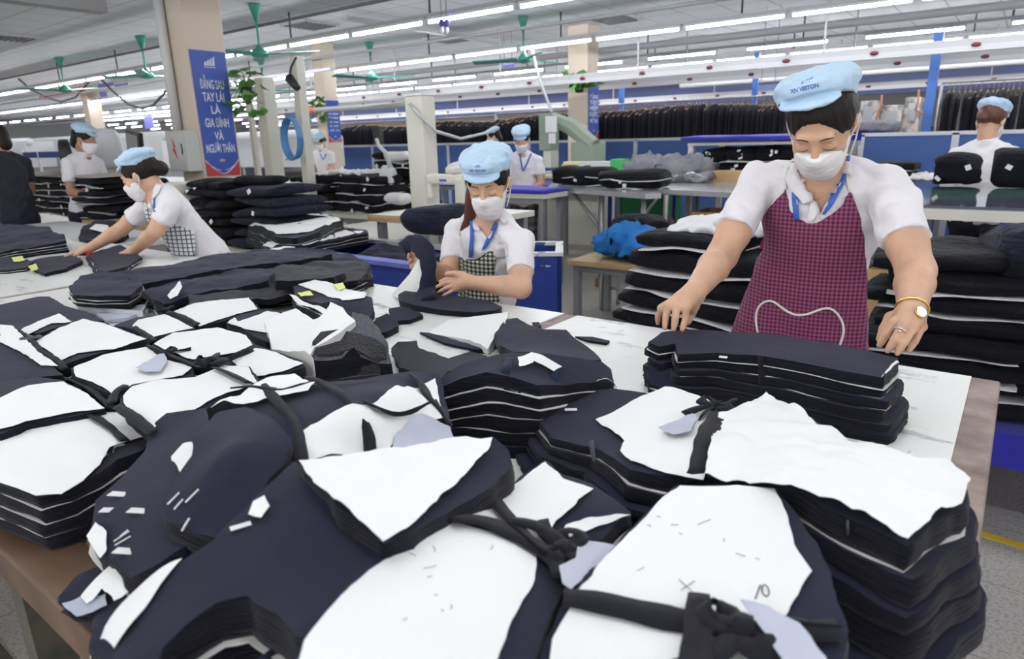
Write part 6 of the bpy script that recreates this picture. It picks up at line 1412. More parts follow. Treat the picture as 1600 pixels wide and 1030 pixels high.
# ---- skin and cloth
def skin(name,c):
    m=mat(name,c,.52,0,.4,Subsurface_Weight=.12,Subsurface_Scale=.01); m.node_tree.nodes['Principled BSDF'].inputs['Subsurface Radius'].default_value=(1,.35,.2)
    noise_col(m,tuple(k*.9 for k in c),tuple(min(1,k*1.08) for k in c),scale=18,lo=.3,hi=.7); bump(m,300,.12,.001); return m
M['skin']=skin('warm_skin',(.64,.39,.26)); M['skin2']=skin('darker_skin',(.40,.23,.15)); M['skinf']=skin('face_skin',(.56,.33,.22))
M['shirt']=mat('white_shirt_cloth',(.80,.77,.79),.8,0,.2,Sheen_Weight=.1); bump(M['shirt'],16,.45,.012,detail=5)
M['mask']=mat('white_mask_cloth',(.82,.80,.80),.8); bump(M['mask'],500,.2,.001); bump(M['mask'],22,.2,.006)
M['cap']=mat('pale_blue_cap_cloth',(.50,.67,.83),.85,0,.2,Sheen_Weight=.15); bump(M['cap'],35,.5,.01,detail=5)
M['hair']=mat('dark_brown_hair',(.013,.008,.006),.5,0,.25); bump(M['hair'],1,.8,.003,vscale=(170,170,14),detail=3)
M['hairb']=mat('reddish_brown_hair',(.10,.032,.018),.45,0,.5); bump(M['hairb'],1,.8,.003,vscale=(150,150,12),detail=3)
M['brow']=mat('eyebrow_hair',(.06,.035,.025),.8); M['lip']=mat('lid_line',(.10,.04,.03),.6)
M['trim']=mat('cream_bias_tape',(.78,.74,.66),.7); M['lany']=mat('blue_lanyard',(.04,.13,.50),.6); M['plog']=mat('blue_logo_print',(.06,.14,.42),.6)
M['darkcl']=fabric('dark_shirt_cloth',(.02,.022,.03)); M['greyskirt']=fabric('dark_trouser_cloth',(.02,.02,.035))
def check_mat(name,base,dark,pitch,third=None,ax=('X','Z'),w=.5,rz=0):
    """woven gingham: stripes along two axes"""
    m=mat(name,base,.85,0,.2,Sheen_Weight=.1); n,l,b=NT(m); v=coords(m,(1/pitch,)*3,(0,0,rz)); sp=n.new('ShaderNodeSeparateXYZ'); l.new(v,sp.inputs[0])
    outs=[]
    for a in ax:
        f=n.new('ShaderNodeMath'); f.operation='FRACT'; l.new(sp.outputs[a],f.inputs[0]); g=n.new('ShaderNodeMath'); g.operation='LESS_THAN'; g.inputs[1].default_value=w; l.new(f.outputs[0],g.inputs[0]); outs.append(g.outputs[0])
    ad=n.new('ShaderNodeMath'); ad.operation='ADD'; l.new(outs[0],ad.inputs[0]); l.new(outs[1],ad.inputs[1]); hf=n.new('ShaderNodeMath'); hf.operation='MULTIPLY'; hf.inputs[1].default_value=.5; l.new(ad.outputs[0],hf.inputs[0])
    r=n.new('ShaderNodeValToRGB'); e=r.color_ramp.elements; e[0].color=(*base,1); e[1].color=(*dark,1); e[1].position=1; mid=e.new(.5); mid.color=(*(third or tuple((p+q)/2 for p,q in zip(base,dark))),1); r.color_ramp.interpolation='CONSTANT'; e[0].position=0; mid.position=.4; e[-1].position=.9
    l.new(hf.outputs[0],r.inputs[0]); l.new(r.outputs[0],b.inputs['Base Color']); bump(m,14,.4,.012,detail=4); return m
M['plum']=check_mat('plum_checked_cloth',(.30,.075,.15),(.065,.018,.055),.0105,(.19,.045,.10),rz=-.2)
M['checkB']=check_mat('cream_black_checked_cloth',(.62,.60,.50),(.02,.022,.02),.016,(.16,.17,.14),rz=-.685)
M['checkC']=check_mat('green_blue_grid_cloth',(.72,.72,.72),(.03,.10,.08),.022,(.08,.09,.16),w=.25,rz=-1.107)
M['plaid']=check_mat('grey_plaid_trouser_cloth',(.22,.20,.20),(.05,.045,.05),.085,(.12,.11,.11))
# ---- head parts in the head's own frame
def head_prims(s,c,Rm,h=1.,simple=False):
    w=lambda p: np.array(c)+Rm@(np.array(p,float)*h); sc=lambda r:[q*h for q in r]
    s.ell(w((0,.015,.030)),sc((.073,.090,.085)),Rm,.0); s.ell(w((0,-.024,-.030)),sc((.058,.062,.078)),Rm,.03*h)
    s.cap(w((-.012,-.058,-.094)),w((.012,-.058,-.094)),.020*h,None,.025*h)
    if not simple:
        for q in (-1,1):
            s.ell(w((q*.037,-.055,-.026)),sc((.022,.020,.022)),Rm,.018*h)
            s.sub_ell(w((q*.031,-.095,.006)),sc((.019,.013,.010)),Rm,.008*h)
            s.ell(w((q*.031,-.0735,.003)),sc((.0150,.0125,.0105)),Rm,.003*h)
            s.ell(w((q*.075,.006,-.008)),sc((.007,.017,.030)),Rm,.004*h)
        s.cap(w((-.034,-.074,.028)),w((.034,-.074,.028)),.010*h,None,.012*h)
        s.cap(w((0,-.082,.014)),w((0,-.103,-.024)),.0065*h,.0105*h,.010*h)
        for q in (-1,1): s.ell(w((q*.011,-.094,-.028)),sc((.008,.009,.007)),Rm,.006*h)
        s.ell(w((0,-.086,-.056)),sc((.023,.010,.010)),Rm,.008*h)
    else:
        s.cap(w((0,-.084,.010)),w((0,-.098,-.022)),.008*h,.012*h,.01*h)
        for q in (-1,1): s.ell(w((q*.074,.006,-.008)),sc((.009,.018,.030)),Rm,.006*h)
def head_local(vox,lo=(-.15,-.16,-.16),hi=(.15,.2,.2)): return SDF(lo,hi,vox)
def make_mask(parent,T,h=1.,vox=.0026,bvhbody=None,top=-.010):
    s=head_local(vox,(-.1,-.14,-.15),(.1,.06,.06)); head_prims(s,(0,0,0),np.eye(3),1.,True)
    s.ell((0,-.068,-.052),(.044,.034,.044),None,.03)
    s.D-=.005
    s.isect_fn(lambda x,y,z: np.maximum(np.maximum(z-(top-.012*(x/.06)**2-.18*np.abs(x)*0),-.118-z+0*x),y-(-.012+.10*np.abs(z+.06))))
    o,b=sdf_obj('face_mask',s,M['mask'],parent,2,lambda V:.0012*vnoise(V[:,0]*60,V[:,1]*60,V[:,2]*160),T=(T[0]*h,T[1]))
    for q in (-1,1):
        L=lambda p: T[1]+T[0]@(np.array(p)*h)
        MB().tube([L((q*.068,-.022,-.022)),L((q*.079,-.004,.0)),L((q*.083,.014,.014)),L((q*.082,.022,-.01)),L((q*.074,-.005,-.05)),L((q*.062,-.030,-.085))],.0022*h,6).build('ear_loop',M['mask'],o,smooth=True)
    return o
def make_hair(parent,T,h=1.,vox=.0032,style='bun',m='hair',low=-.05,part=0,line=0):
    s=head_local(vox); s.ell((0,.018,.034),(.081,.097,.088),None,0)
    s.sub_ell((part,-.105,-.024+line*.5),(.062,.090,.086+line*.5),None,.012)
    s.isect_fn(lambda x,y,z: low-.35*np.maximum(y,0)-z-.03*(y>.03))
    if style=='bun': s.ell((0,.115,-.01),(.038,.035,.04),None,.02)
    if style=='pony': s.chain([(0,.09,.02),(0,.13,-.01),(0,.135,-.07),(0,.12,-.13)],[.03,.034,.028,.012],.02)
    if style=='nape': s.ell((0,.075,-.045),(.055,.045,.06),None,.03)
    o,b=sdf_obj('hair',s,M[m],parent,1,lambda V:.0022*vnoise(V[:,0]*160+V[:,2]*20,V[:,1]*90,V[:,2]*14),T=(T[0]*h,T[1])); return o
def make_cap(parent,T,h=1.,vox=.0032,roll=0,pitch=0,yaw=0,logo=True,puff=1.,seed=0,lift=0,shift=(0,0,0)):
    s=head_local(vox,(-.16,-.17,-.03),(.16,.2,.24)); p=puff; l=lift
    s.ell((0,.020,.096+l),(.093*p,.101*p,.030),None,0); s.ell((-.035,.022,.104+l),(.045,.055,.025),None,.03); s.ell((.040,.032,.110+l),(.048,.055,.023),None,.03); s.ell((0,.07,.095+l),(.06,.04,.03),None,.03)
    s.cap((0,.000,.060+l),(0,.008,.088+l),.087,.088,.02,cut=(0,1))
    s.ell((0,-.060,.062+l),(.070,.036,.011),np.array(Matrix.Rotation(.40,3,'X')),.010)
    Rc=rot(yaw,pitch,roll)
    f=lambda V:.006*(np.abs(vnoise(V[:,0]*26+seed,V[:,1]*26,V[:,2]*20))-.3)*np.clip((V[:,2]-.07)/.03,0.1,1)+.004*vnoise(V[:,0]*30+seed,V[:,1]*30,V[:,2]*30)*np.clip((V[:,2]-.06)/.03,0.15,1)+.003*vnoise(V[:,0]*60,V[:,1]*60+seed,V[:,2]*50)
    T2=(T[0]@Rc,T[1]+T[0]@np.array(shift)*h); o,b=sdf_obj('cap',s,M['cap'],parent,2,f,T=(T2[0]*h,T2[1]))
    # stitched band line
    L=lambda q: T2[1]+T2[0]@(np.array(q)*h)
    if logo:
        def proj(P2,off=.0012):
            out=[]
            for (x,z) in P2:
                a=L((x,-.3,z)); d=unit(L((x,0,z-.0))-a); hh=b.ray_cast(Vector(a.tolist()),Vector(d.tolist())); out.append(np.array(hh[0])-d*off if hh[0] is not None else L((x,-.09,z)))
            return out
        cu=bpy.data.curves.new('l','FONT'); cu.body='XN VESTON'; cu.size=.013; cu.align_x='CENTER'; cu.offset=.0004; t=bpy.data.objects.new('t',cu); me=bpy.data.meshes.new_from_object(t); bpy.data.objects.remove(t)
        v=np.empty(len(me.vertices)*3); me.vertices.foreach_get('co',v); v=v.reshape(-1,3); q=proj([(a*.85-.004,.090+lift+c) for a,c in v[:,:2]]); me.vertices.foreach_set('co',np.array(q).ravel()); me.name='cap_lettering'; link('cap_lettering',me,o,M['plog'],smooth=False)
        vs=[];fs=[]
        for i in range(3):
            x0=-.012+i*.0075; zz=.106+lift; n=len(vs); vs+=proj([(x0,zz),(x0+.0055,zz),(x0+.008,zz+.006+.0022*i),(x0+.003,zz+.004+.0022*i)]); fs.append((n,n+1,n+2,n+3))
        link('cap_emblem',mesh_np('cap_emblem',vs,fs),o,M['plog'],smooth=False)
    return o
def face_lines(parent,T,bvh,h=1.):
    L=lambda q: T[1]+T[0]@(np.array(q,float)*h)
    def on(x,z,off):
        a=L((x,-.25,z)); d=unit(L((x,0,z))-a); hh=bvh.ray_cast(Vector(a.tolist()),Vector(d.tolist())); return np.array(hh[0])-d*off if hh[0] is not None else L((x,-.08,z))
    for q in (-1,1):
        P=[on(q*x,z,.0002) for x,z in [(.012,.0285),(.020,.0315),(.030,.0335),(.036,.0335),(.041,.0322),(.0445,.0305)]]
        MB().tube(P,[.0012,.0019,.0020,.0017,.0011,.0004],6).build('eyebrow',M['brow'],parent,smooth=True)
        P=[on(q*x,z,.0001) for x,z in [(.0165,.0005),(.021,-.0035),(.028,-.0062),(.035,-.0062),(.040,-.0042),(.0435,-.0005)]]
        MB().tube(P,[.0007,.0013,.0017,.0019,.0018,.0012],6).build('eyelashes',M['lip'],parent,smooth=True)
        P=[on(q*x,z,-.0006) for x,z in [(.018,.006),(.024,.0105),(.031,.012),(.037,.0110),(.041,.0085)]]
        MB().tube(P,.0006,5).build('lid_crease',M['brow'] if False else M['skincr'],parent,smooth=True)
M['skincr']=mat('skin_crease',(.30,.15,.10),.6)
def hand(s,w,kn,mid,tip,th,r=1.,k=.0018,wr=.024):
    """w wrist; kn/mid/tip four points each (index..little); th thumb base, joint, tip"""
    c=np.mean(kn,axis=0); rs=[.0092,.0095,.0090,.0080]
    s.cap(w,w*.5+c*.5,wr*r,.024*r,.012)
    for i in range(4):
        s.cap(w*.75+kn[i]*.25,kn[i],.0165*r,.0108*r,.008); s.cap(kn[i],mid[i],.0093*r*rs[i]/.0095,.0080*r*rs[i]/.0095,k); s.cap(mid[i],mid[i]*.45+tip[i]*.55,.0082*r*rs[i]/.0095,.0072*r*rs[i]/.0095,k); s.cap(mid[i]*.45+tip[i]*.55,tip[i],.0073*r*rs[i]/.0095,.0060*r*rs[i]/.0095,k)
    s.cap(w*.6+th[0]*.4,th[0],.018*r,.0145*r,.012); s.cap(th[0],th[1],.0140*r,.0110*r,.006); s.cap(th[1],th[2],.0108*r,.0085*r,k)
def torso_frame(pel,neck,SR,SL):
    up=unit(neck-pel); rt=SL-SR; rt=unit(rt-up*(rt@up)); fw=np.cross(up,rt)  # x=rt, y=back? 
    return np.stack([rt,np.cross(up,rt),up],1)  # columns x,y,z ; y points backward when x is viewer's right & facing -y
def person(lab,J,vox=.004,svox=.006,skinm='skin',h=1.,hy=0,hp=.4,hr=0,arm=1.,shirtm='shirt',cap=dict(),mask=True,hair=dict(),vpoly=None,vscale=600,sleeve=.62,trous='greyskirt',feet=None,detail=True,group=None,slr=1.,bodyw=1.,legs=True,hands=None,neckr=.05,crease=1.):
    """J: dict of world joints: pel,waist,chest,neck,head, SR,ER,WR, SL,EL,WL"""
    root=thing('person',lab,'person',(J['pel'][0],J['pel'][1],0)); Rh=rot(hy,hp,hr); T=(Rh,J['head'])
    pts=np.array([v for v in J.values()]); lo=pts.min(0)-.16; hi=pts.max(0)+.16
    if hands:
        hp_=np.array([p for hd in hands.values() for q in hd for p in (q if isinstance(q,list) else [q])]).reshape(-1,3); lo=np.minimum(lo,hp_.min(0)-.03); hi=np.maximum(hi,hp_.max(0)+.03)
    TF=torso_frame(J['pel'],J['neck'],J['SR'],J['SL']); bw=bodyw
    b=SDF(lo,hi,vox)
    head_prims(b,J['head'],Rh,h,simple=not detail)
    b.cap(J['head']+Rh@A3(0,.028,-.055)*h,J['neck'],neckr*h,neckr*1.12*h,.02)
    b.cap(J['neck'],J['SR'],.032,.034,.03); b.cap(J['neck'],J['SL'],.032,.034,.03)
    b.ell(J['chest'],(.125*bw,.082,.15),TF,.04); b.ell(J['chest']*.5+J['neck']*.5,(.105*bw,.058,.075),TF,.04); b.ell(J['waist'],(.11*bw,.075,.13),TF,.04); b.ell(J['pel'],(.13*bw,.09,.1),TF,.04)
    for q in 'RL':
        S_,E_,W_=J['S'+q],J['E'+q],J['W'+q]
        b.cap(S_,S_*.5+E_*.5,.031*arm,.034*arm,.015); b.cap(S_*.5+E_*.5,S_*.3+E_*.7,.034*arm,.040*arm,.015); b.cap(S_*.3+E_*.7,E_,.040*arm,.037*arm,.015); m_=E_*.68+W_*.32; b.cap(E_,m_,.036*arm,.036*arm,.012); b.cap(m_,W_,.036*arm,.0235*arm,.012)
    if hands:
        for q,hd in hands.items(): hand(b,hd[0],hd[1],hd[2],hd[3],hd[4],r=arm*.98,wr=.0235)
    else:
        for q in 'RL':
            W_=J['W'+q]; d=unit(W_-J['E'+q]); sd=unit(np.cross(d,[0,0,1])); kn=[W_+d*.075+sd*o for o in (-.027,-.009,.009,.027)]; dn=A3(0,0,-1)
            hand(b,W_,kn,[p+d*.03+dn*.012 for p in kn],[p+d*.045+dn*.035 for p in kn],[W_+d*.03+sd*.03+dn*.01,W_+d*.055+sd*.038+dn*.025,W_+d*.075+sd*.03+dn*.04],r=arm)
    body,bb=sdf_obj('body',b,M[skinm],root,1); b=None
    # shirt
    s=SDF(np.minimum(np.array([J[k] for k in ('pel','waist','chest','neck','SR','SL','ER','EL')]).min(0)-.2,lo*0+1e9),np.array([J[k] for k in ('pel','waist','chest','neck','SR','SL','ER','EL')]).max(0)+.2,svox)
    s.ell(J['chest'],(.142*bw,.098,.16),TF,0); s.ell(J['chest']*.5+J['neck']*.5+TF@A3(0,.004,0),(.142*bw,.073,.085),TF,.05); s.ell(J['waist'],(.135*bw,.095,.15),TF,.05); s.ell(J['pel'],(.155*bw,.112,.12),TF,.05)
    for q in 'RL':
        S_,E_=J['S'+q],J['E'+q]; sgn=1 if q=='L' else -1
        s.cap(J['neck']+TF@A3(sgn*.03,.008,-.006),S_,.049,.045,.03); s.cap(S_,S_*.5+E_*.5,.045,.050*slr,.02)
        s.cap(S_,S_+(E_-S_)*sleeve,.046,.056*slr,.012,cut=(None,1.0))
    nk=J['head']*.35+J['neck']*.65+Rh@A3(0,.02,0)*0
    dn=unit((J['head']+Rh@A3(0,.028,-.055)*h)-J['neck']); s.cap(J['neck']-dn*.02,J['neck']+dn*.030,.067*h,.060*h,.012,cut=(0,1))
    if vpoly is not None:
        d=s.pxpoly(vpoly,vscale); x,y,z=s.grid(tuple(slice(0,k) for k in s.n)); fwd=-TF[:,1]; c=J['neck']+dn*0
        behind=-((x-c[0])*fwd[0]+(y-c[1])*fwd[1]+(z-c[2])*fwd[2])-.0
        s.D=np.maximum(s.D,-np.maximum(d,behind)).astype(np.float32)
    def crs(V):
        q=(V-J['chest'])@TF; return np.maximum(-.005,crease*(.006*vnoise(q[:,0]*14,q[:,1]*14,q[:,2]*26)+.008*(np.abs(vnoise(q[:,0]*16+q[:,2]*12,q[:,1]*20,q[:,2]*7))-.3)+.0018*vnoise(V[:,0]*50,V[:,1]*50,V[:,2]*50)))
    shirt,sb=sdf_obj('shirt',s,M[shirtm],root,2,crs)
    if mask: make_mask(root,T,h,.0026 if detail else .005)
    if hair is not None: make_hair(root,T,h,.0032 if detail else .006,**hair)
    if cap is not None: make_cap(root,T,h,.0030 if detail else .006,**{**dict(logo=detail),**cap})
    if detail: face_lines(body,T,bb,h)
    if legs:
        fz=J['pel'][2]; fl=feet or [J['pel']+TF@A3(-.09,0,0),J['pel']+TF@A3(.09,0,0)]
        t=SDF(A3(min(J['pel'][0],fl[0][0],fl[1][0])-.25,min(J['pel'][1],fl[0][1],fl[1][1])-.25,-.02),A3(max(J['pel'][0],fl[0][0],fl[1][0])+.25,max(J['pel'][1],fl[0][1],fl[1][1])+.25,J['pel'][2]+.12),.012)
        t.ell(J['pel']-TF@A3(0,0,.04),(.148*bw,.106,.12),TF,0)
        for i,sg_ in enumerate((-1,1)):
            hpj=J['pel']+TF@A3(sg_*.075,0,-.06); f=np.array([fl[i][0],fl[i][1],.06]); kn=hpj*.5+f*.5-TF[:,1]*.02; kn[2]=(hpj[2]+.06)*.52
            t.cap(hpj,kn,.088,.066,.03); t.cap(kn,f,.066,.055,.02,cut=(None,1.))
        sdf_obj('trousers',t,M[trous],root,1)
        for i in range(2):
            f=fl[i]; u=SDF(A3(f[0]-.2,f[1]-.2,-.01),A3(f[0]+.2,f[1]+.2,.12),.008); fw=-TF[:,1]; fw[2]=0; fw=unit(fw); g_=A3(f[0],f[1],.035); u.cap(g_-fw*.03,g_+fw*.14,.036,.034,.02); u.isect_fn(lambda x,y,z:.002-z+0*x+0*y); sdf_obj('shoe',u,M['dark'],root,1)
    return root,body,bb,shirt,sb,TF,T
def PY(x,y,Y): return atY(x,y,Y)
def PZ(x,y,z): return at(x,y,z)
def arms(J,q,S_,E_,W_): J['S'+q]=S_; J['E'+q]=E_; J['W'+q]=W_
# ================================================================= main woman (plum apron)
J=dict(pel=PY(1256,590,1.98),waist=PY(1268,455,1.93),chest=PY(1287,352,1.88),neck=PY(1285,272,1.83),head=PY(1284,194,1.71))
arms(J,'R',PY(1186,284,1.83),PY(1128,400,1.67),PZ(1084,458,1.075)); arms(J,'L',PY(1386,288,1.83),PY(1431,424,1.68),PZ(1424,492,1.065))
for q in 'RL': print('A arm',q,np.linalg.norm(J['S'+q]-J['E'+q]),np.linalg.norm(J['E'+q]-J['W'+q]),J['E'+q],J['W'+q])
hR=[J['WR'],[PZ(1072,482,1.050),PZ(1058,479,1.052),PZ(1045,479,1.050),PZ(1034,482,1.042)],[PZ(1071,499,1.026),PZ(1055,498,1.028),PZ(1040,496,1.026),PZ(1028,494,1.022)],[PZ(1066,515,1.006),PZ(1053,514,1.006),PZ(1039,512,1.005),PZ(1028,505,1.004)],[PZ(1082,478,1.045),PZ(1080,490,1.025),PZ(1074,503,1.008)]]
hL=[J['WL'],[PZ(1396,505,1.055),PZ(1411,510,1.055),PZ(1426,513,1.050),PZ(1440,511,1.042)],[PZ(1384,524,1.032),PZ(1398,531,1.033),PZ(1413,535,1.030),PZ(1430,533,1.024)],[PZ(1374,540,1.010),PZ(1387,548,1.010),PZ(1402,552,1.008),PZ(1420,548,1.006)],[PZ(1394,498,1.045),PZ(1382,514,1.025),PZ(1376,530,1.012)]]
vA=[(1236,240),(1326,240),(1318,268),(1300,305),(1283,342),(1272,322),(1256,292),(1244,268)]
root,body,bb,shirt,sb,TF,TH=person('woman in a plum checked apron and pale blue cap straightening a stack of panels',J,vox=.0028,svox=.0042,h=.93,hy=.08,hp=.80,hr=-.05,arm=1.05,vpoly=vA,hands=dict(R=hR,L=hL),cap=dict(roll=-.14,puff=1.03,seed=3,pitch=-.70,lift=.015,shift=(0,-.034,.008)),hair=dict(style='bun',low=-.035,line=.014),slr=.97,sleeve=.66,crease=1.5,feet=[A3(-.52,2.02,0),A3(-.32,2.02,0)],neckr=.050)
A_root=root
# apron volume
s=SDF(A3(-.85,1.60,.45),A3(0,2.2,1.42),.005)
s.ell(J['chest'],(.142,.098,.16),TF,0); s.ell(J['chest']*.5+J['neck']*.5,(.142,.073,.085),TF,.05); s.ell(J['waist'],(.158,.103,.15),TF,.05); s.ell(J['pel']*.6+J['waist']*.4-TF[:,0]*.02,(.215,.125,.15),TF,.06); s.cap(J['pel']-TF[:,0]*.07,J['pel']-A3(0.07,0,.3),.15,.19,.05); s.cap(J['pel']+TF[:,0]*.06,J['pel']-A3(-.05,0,.3),.13,.17,.05)
s.D-=.009
pA=[(1227,294),(1236,328),(1246,340),(1262,349),(1280,347),(1300,335),(1318,318),(1328,297),(1337,318),(1346,345),(1352,380),(1354,430),(1352,470),(1358,545),(1372,700),(1100,700),(1141,515),(1160,462),(1176,432),(1185,395),(1186,350),(1198,328),(1212,312)]
d=s.pxpoly(pA,600); x,y,z=s.grid(tuple(slice(0,k) for k in s.n)); fwd=-TF[:,1]; c=J['waist']; beh=-((x-c[0])*fwd[0]+(y-c[1])*fwd[1]+(z-c[2])*fwd[2])-.02
s.D=np.maximum(np.maximum(s.D,d),beh).astype(np.float32)
def fold(V): q=(V-c)@TF; return .010*np.clip((1.15-V[:,2])/.3,0,1)*vnoise(q[:,0]*22,0*q[:,0],q[:,2]*1.2)+.002*vnoise(V[:,0]*40,V[:,1]*40,V[:,2]*40)
apron,ab=sdf_obj('apron',s,M['plum'],root,1,fold)
comb=ab
line_px('neckline_tape',[(1228,296),(1237,328),(1247,340),(1262,348),(1280,346),(1300,334),(1317,318),(1327,298)],ab,.0032,.002,M['trim'],apron)
line_px('armhole_tape',[(1328,298),(1338,320),(1347,347),(1353,380),(1354,410)],ab,.0026,.001,M['trim'],apron)
line_px('armhole_tape',[(1226,298),(1212,312),(1198,328),(1188,350),(1187,395)],ab,.0026,.001,M['trim'],apron)
line_px('pocket_tape',[(1184,520),(1180,500),(1182,482),(1194,470),(1206,468),(1222,482),(1242,494),(1262,492),(1285,482),(1297,479),(1308,488),(1318,505),(1319,520),(1312,540)],ab,.0032,.002,M['trim'],apron)
# neck straps of the apron
line_px('apron_strap',[(1327,298),(1322,275),(1324,262)],sb,.0035,.002,M['trim'],apron); line_px('apron_strap',[(1228,296),(1226,280),(1232,262)],sb,.0035,.002,M['trim'],apron)
# collar, placket, lanyard
patch_px('collar_flap',[(1240,254),(1249,250),(1257,280),(1268,316),(1256,320),(1236,296),(1228,278)],sb,.010,.004,M['shirt'],shirt,g=5)
patch_px('collar_flap',[(1322,252),(1330,258),(1332,275),(1318,272),(1302,290),(1292,310),(1286,318),(1296,295),(1308,272)],sb,.010,.004,M['shirt'],shirt,g=5)
patch_px('button_placket',[(1266,318),(1272,312),(1280,330),(1269,348),(1262,346)],sb,.004,.002,M['shirt'],shirt,g=5)
patch_px('lanyard_strap',[(1238,282),(1245,280),(1247,312),(1250,342),(1243,341),(1239,312)],sb,.010,.002,M['lany'],root,g=4)
patch_px('lanyard_strap',[(1323,246),(1328,243),(1325,268),(1318,290),(1304,315),(1290,335),(1286,335),(1300,308),(1312,282),(1320,262)],sb,.011,.002,M['lany'],root,g=4)
for (a,b_) in [((1243,290),(1243,296)),((1245,312),(1246,320)),((1314,285),(1310,292)),((1322,255),(1321,262))]: 
    line_px('lanyard_print',[a,b_],sb,.0012,.013,M['btxt'],root,step=2)
line_px('necklace',[(1258,300),(1268,310),(1276,314),(1284,308),(1294,296)],bb,.0012,.0005,M['gold'],body,step=3)
# watch and ring
w_=J['WL']*.86+J['EL']*.14; ax_=unit(J['EL']-J['WL']); a1=unit(np.cross(ax_,A3(0,0,1))); a2=np.cross(ax_,a1)
w_=J['WL']+ax_*.022
wt_=MB().tube([w_+.029*math.cos(t)*a1+.029*math.sin(t)*a2+ax_*.003*math.sin(t) for t in np.linspace(0,2*PI,22)],[.0030+.0006*(i%2) for i in range(22)],6,cap=False).build('watch',M['gold'],root,smooth=True)
pc_=cast_px(bb,1437,489)
if pc_ is not None:
    p,n_,r_=pc_; zax=unit(n_ if n_@r_<0 else -n_); q1=ax_; q2=unit(np.cross(zax,q1)); q1=np.cross(q2,zax)
    mb=MB(); N=18; rings=[(.0115,0),(.0125,.003),(.0105,.0055),(0.0095,.0052)]
    vs=[p+zax*hh+.0*q1+rr_*math.cos(2*PI*k/N)*q1*1.15+rr_*math.sin(2*PI*k/N)*q2 for rr_,hh in rings for k in range(N)]; fs=[(i*N+k,i*N+(k+1)%N,(i+1)*N+(k+1)%N,(i+1)*N+k) for i in range(3) for k in range(N)]; fs.append(tuple(range(N))); mb.add(vs,fs); mb.build('watch_case',M['gold'],wt_,smooth=True)
    mb=MB(); vs=[p+zax*.0054+.0098*math.cos(2*PI*k/N)*q1*1.15+.0098*math.sin(2*PI*k/N)*q2 for k in range(N)]; mb.add(vs+[v-zax*.001 for v in vs],[tuple(range(N)),tuple(range(2*N-1,N-1,-1))]); mb.build('watch_dial',M['silver'],wt_)
f0,f1=hL[1][1],hL[2][1]; rc=f0*.62+f1*.38; ax_=unit(f1-f0); a1=unit(np.cross(ax_,A3(0,0,1))); a2=np.cross(ax_,a1); rg=MB().tube([rc+.0118*(math.cos(t)*a1+math.sin(t)*a2) for t in np.linspace(0,2*PI,16)],.0012,6,cap=False).build('ring',M['silver'],root,smooth=True)
h_=cast_px(bb,*[float(v) for v in (1418,513)])
MB().sph(tuple(rc+unit(CAM-rc)*.0135),.0028,8,6).build('ring_stone',M['silver'],rg,smooth=True)
print('A done',time.time()-T0)
# ================================================================= middle woman (cream-black checked apron)
J=dict(pel=PY(768,520,2.05),waist=PY(765,455,2.03),chest=PY(764,392,2.00),neck=PY(765,340,1.98),head=PY(763,286,1.90))
arms(J,'R',PY(712,362,2.08),PY(704,434,1.92),PY(664,412,1.77)); arms(J,'L',PY(812,378,1.92),PY(814,450,1.79),PY(735,441,1.70))
for q in 'RL': print('B arm',q,np.linalg.norm(J['S'+q]-J['E'+q]),np.linalg.norm(J['E'+q]-J['W'+q]),J['S'+q],J['E'+q],J['W'+q])
b0=J['WL']; 
hL=[b0,[PY(716,434,1.69),PY(712,439,1.685),PY(711,446,1.68),PY(713,452,1.68)],[PY(701,435,1.68),PY(696,442,1.675),PY(697,450,1.67),PY(702,457,1.67)],[PY(687,440,1.67),PY(681,449,1.665),PY(684,457,1.66),PY(692,462,1.66)],[PY(722,430,1.69),PY(710,427,1.68),PY(698,428,1.675)]]
b0=J['WR']
hR=[b0,[PY(652,402,1.76),PY(650,408,1.755),PY(650,414,1.75),PY(652,420,1.75)],[PY(641,396,1.75),PY(639,403,1.745),PY(639,411,1.745),PY(642,418,1.745)],[PY(637,389,1.735),PY(639,397,1.73),PY(642,406,1.73),PY(647,414,1.735)],[PY(662,399,1.75),PY(658,390,1.74),PY(650,385,1.735)]]
vB=[(733,322),(790,322),(785,340),(772,352),(762,372),(752,358),(744,345)]
root,body,bb,shirt,sb,TF,TH=person('woman in a cream and black checked apron, folding a dark cloth strip at the table',J,vox=.0038,svox=.006,h=.97,hy=.42,hp=.46,hr=-.05,arm=.98,vpoly=vB,vscale=480,hands=dict(R=hR,L=hL),cap=dict(roll=.04,puff=1.04,seed=8,pitch=-.08,lift=-.002,shift=(0,-.012,.002)),hair=dict(style='nape',low=-.05),slr=.92,sleeve=.70,crease=1.3,feet=[A3(-1.95,2.2,0),A3(-1.72,2.05,0)],bodyw=.96)
s=SDF(A3(-2.1,1.7,.55),A3(-1.3,2.35,1.3),.0055)
s.ell(J['chest'],(.137,.098,.16),TF,0); s.ell(J['waist'],(.135,.098,.15),TF,.05); s.ell(J['pel'],(.165,.118,.14),TF,.05); s.D-=.009
pB=[(697,418),(704,395),(708,382),(716,402),(735,409),(748,407),(764,392),(772,384),(775,400),(772,425),(778,470),(795,490),(800,560),(690,560),(696,460)]
d=s.pxpoly(pB,480); x,y,z=s.grid(tuple(slice(0,k) for k in s.n)); fwd=-TF[:,1]; c=J['waist']; beh=-((x-c[0])*fwd[0]+(y-c[1])*fwd[1]+(z-c[2])*fwd[2])-.02
s.D=np.maximum(np.maximum(s.D,d),beh).astype(np.float32); apron,ab=sdf_obj('apron',s,M['checkB'],root,1,fold)
line_px('neckline_tape',[(708,384),(716,402),(735,409),(748,407),(762,394),(771,385)],ab,.0026,.002,M['navyt'],apron)
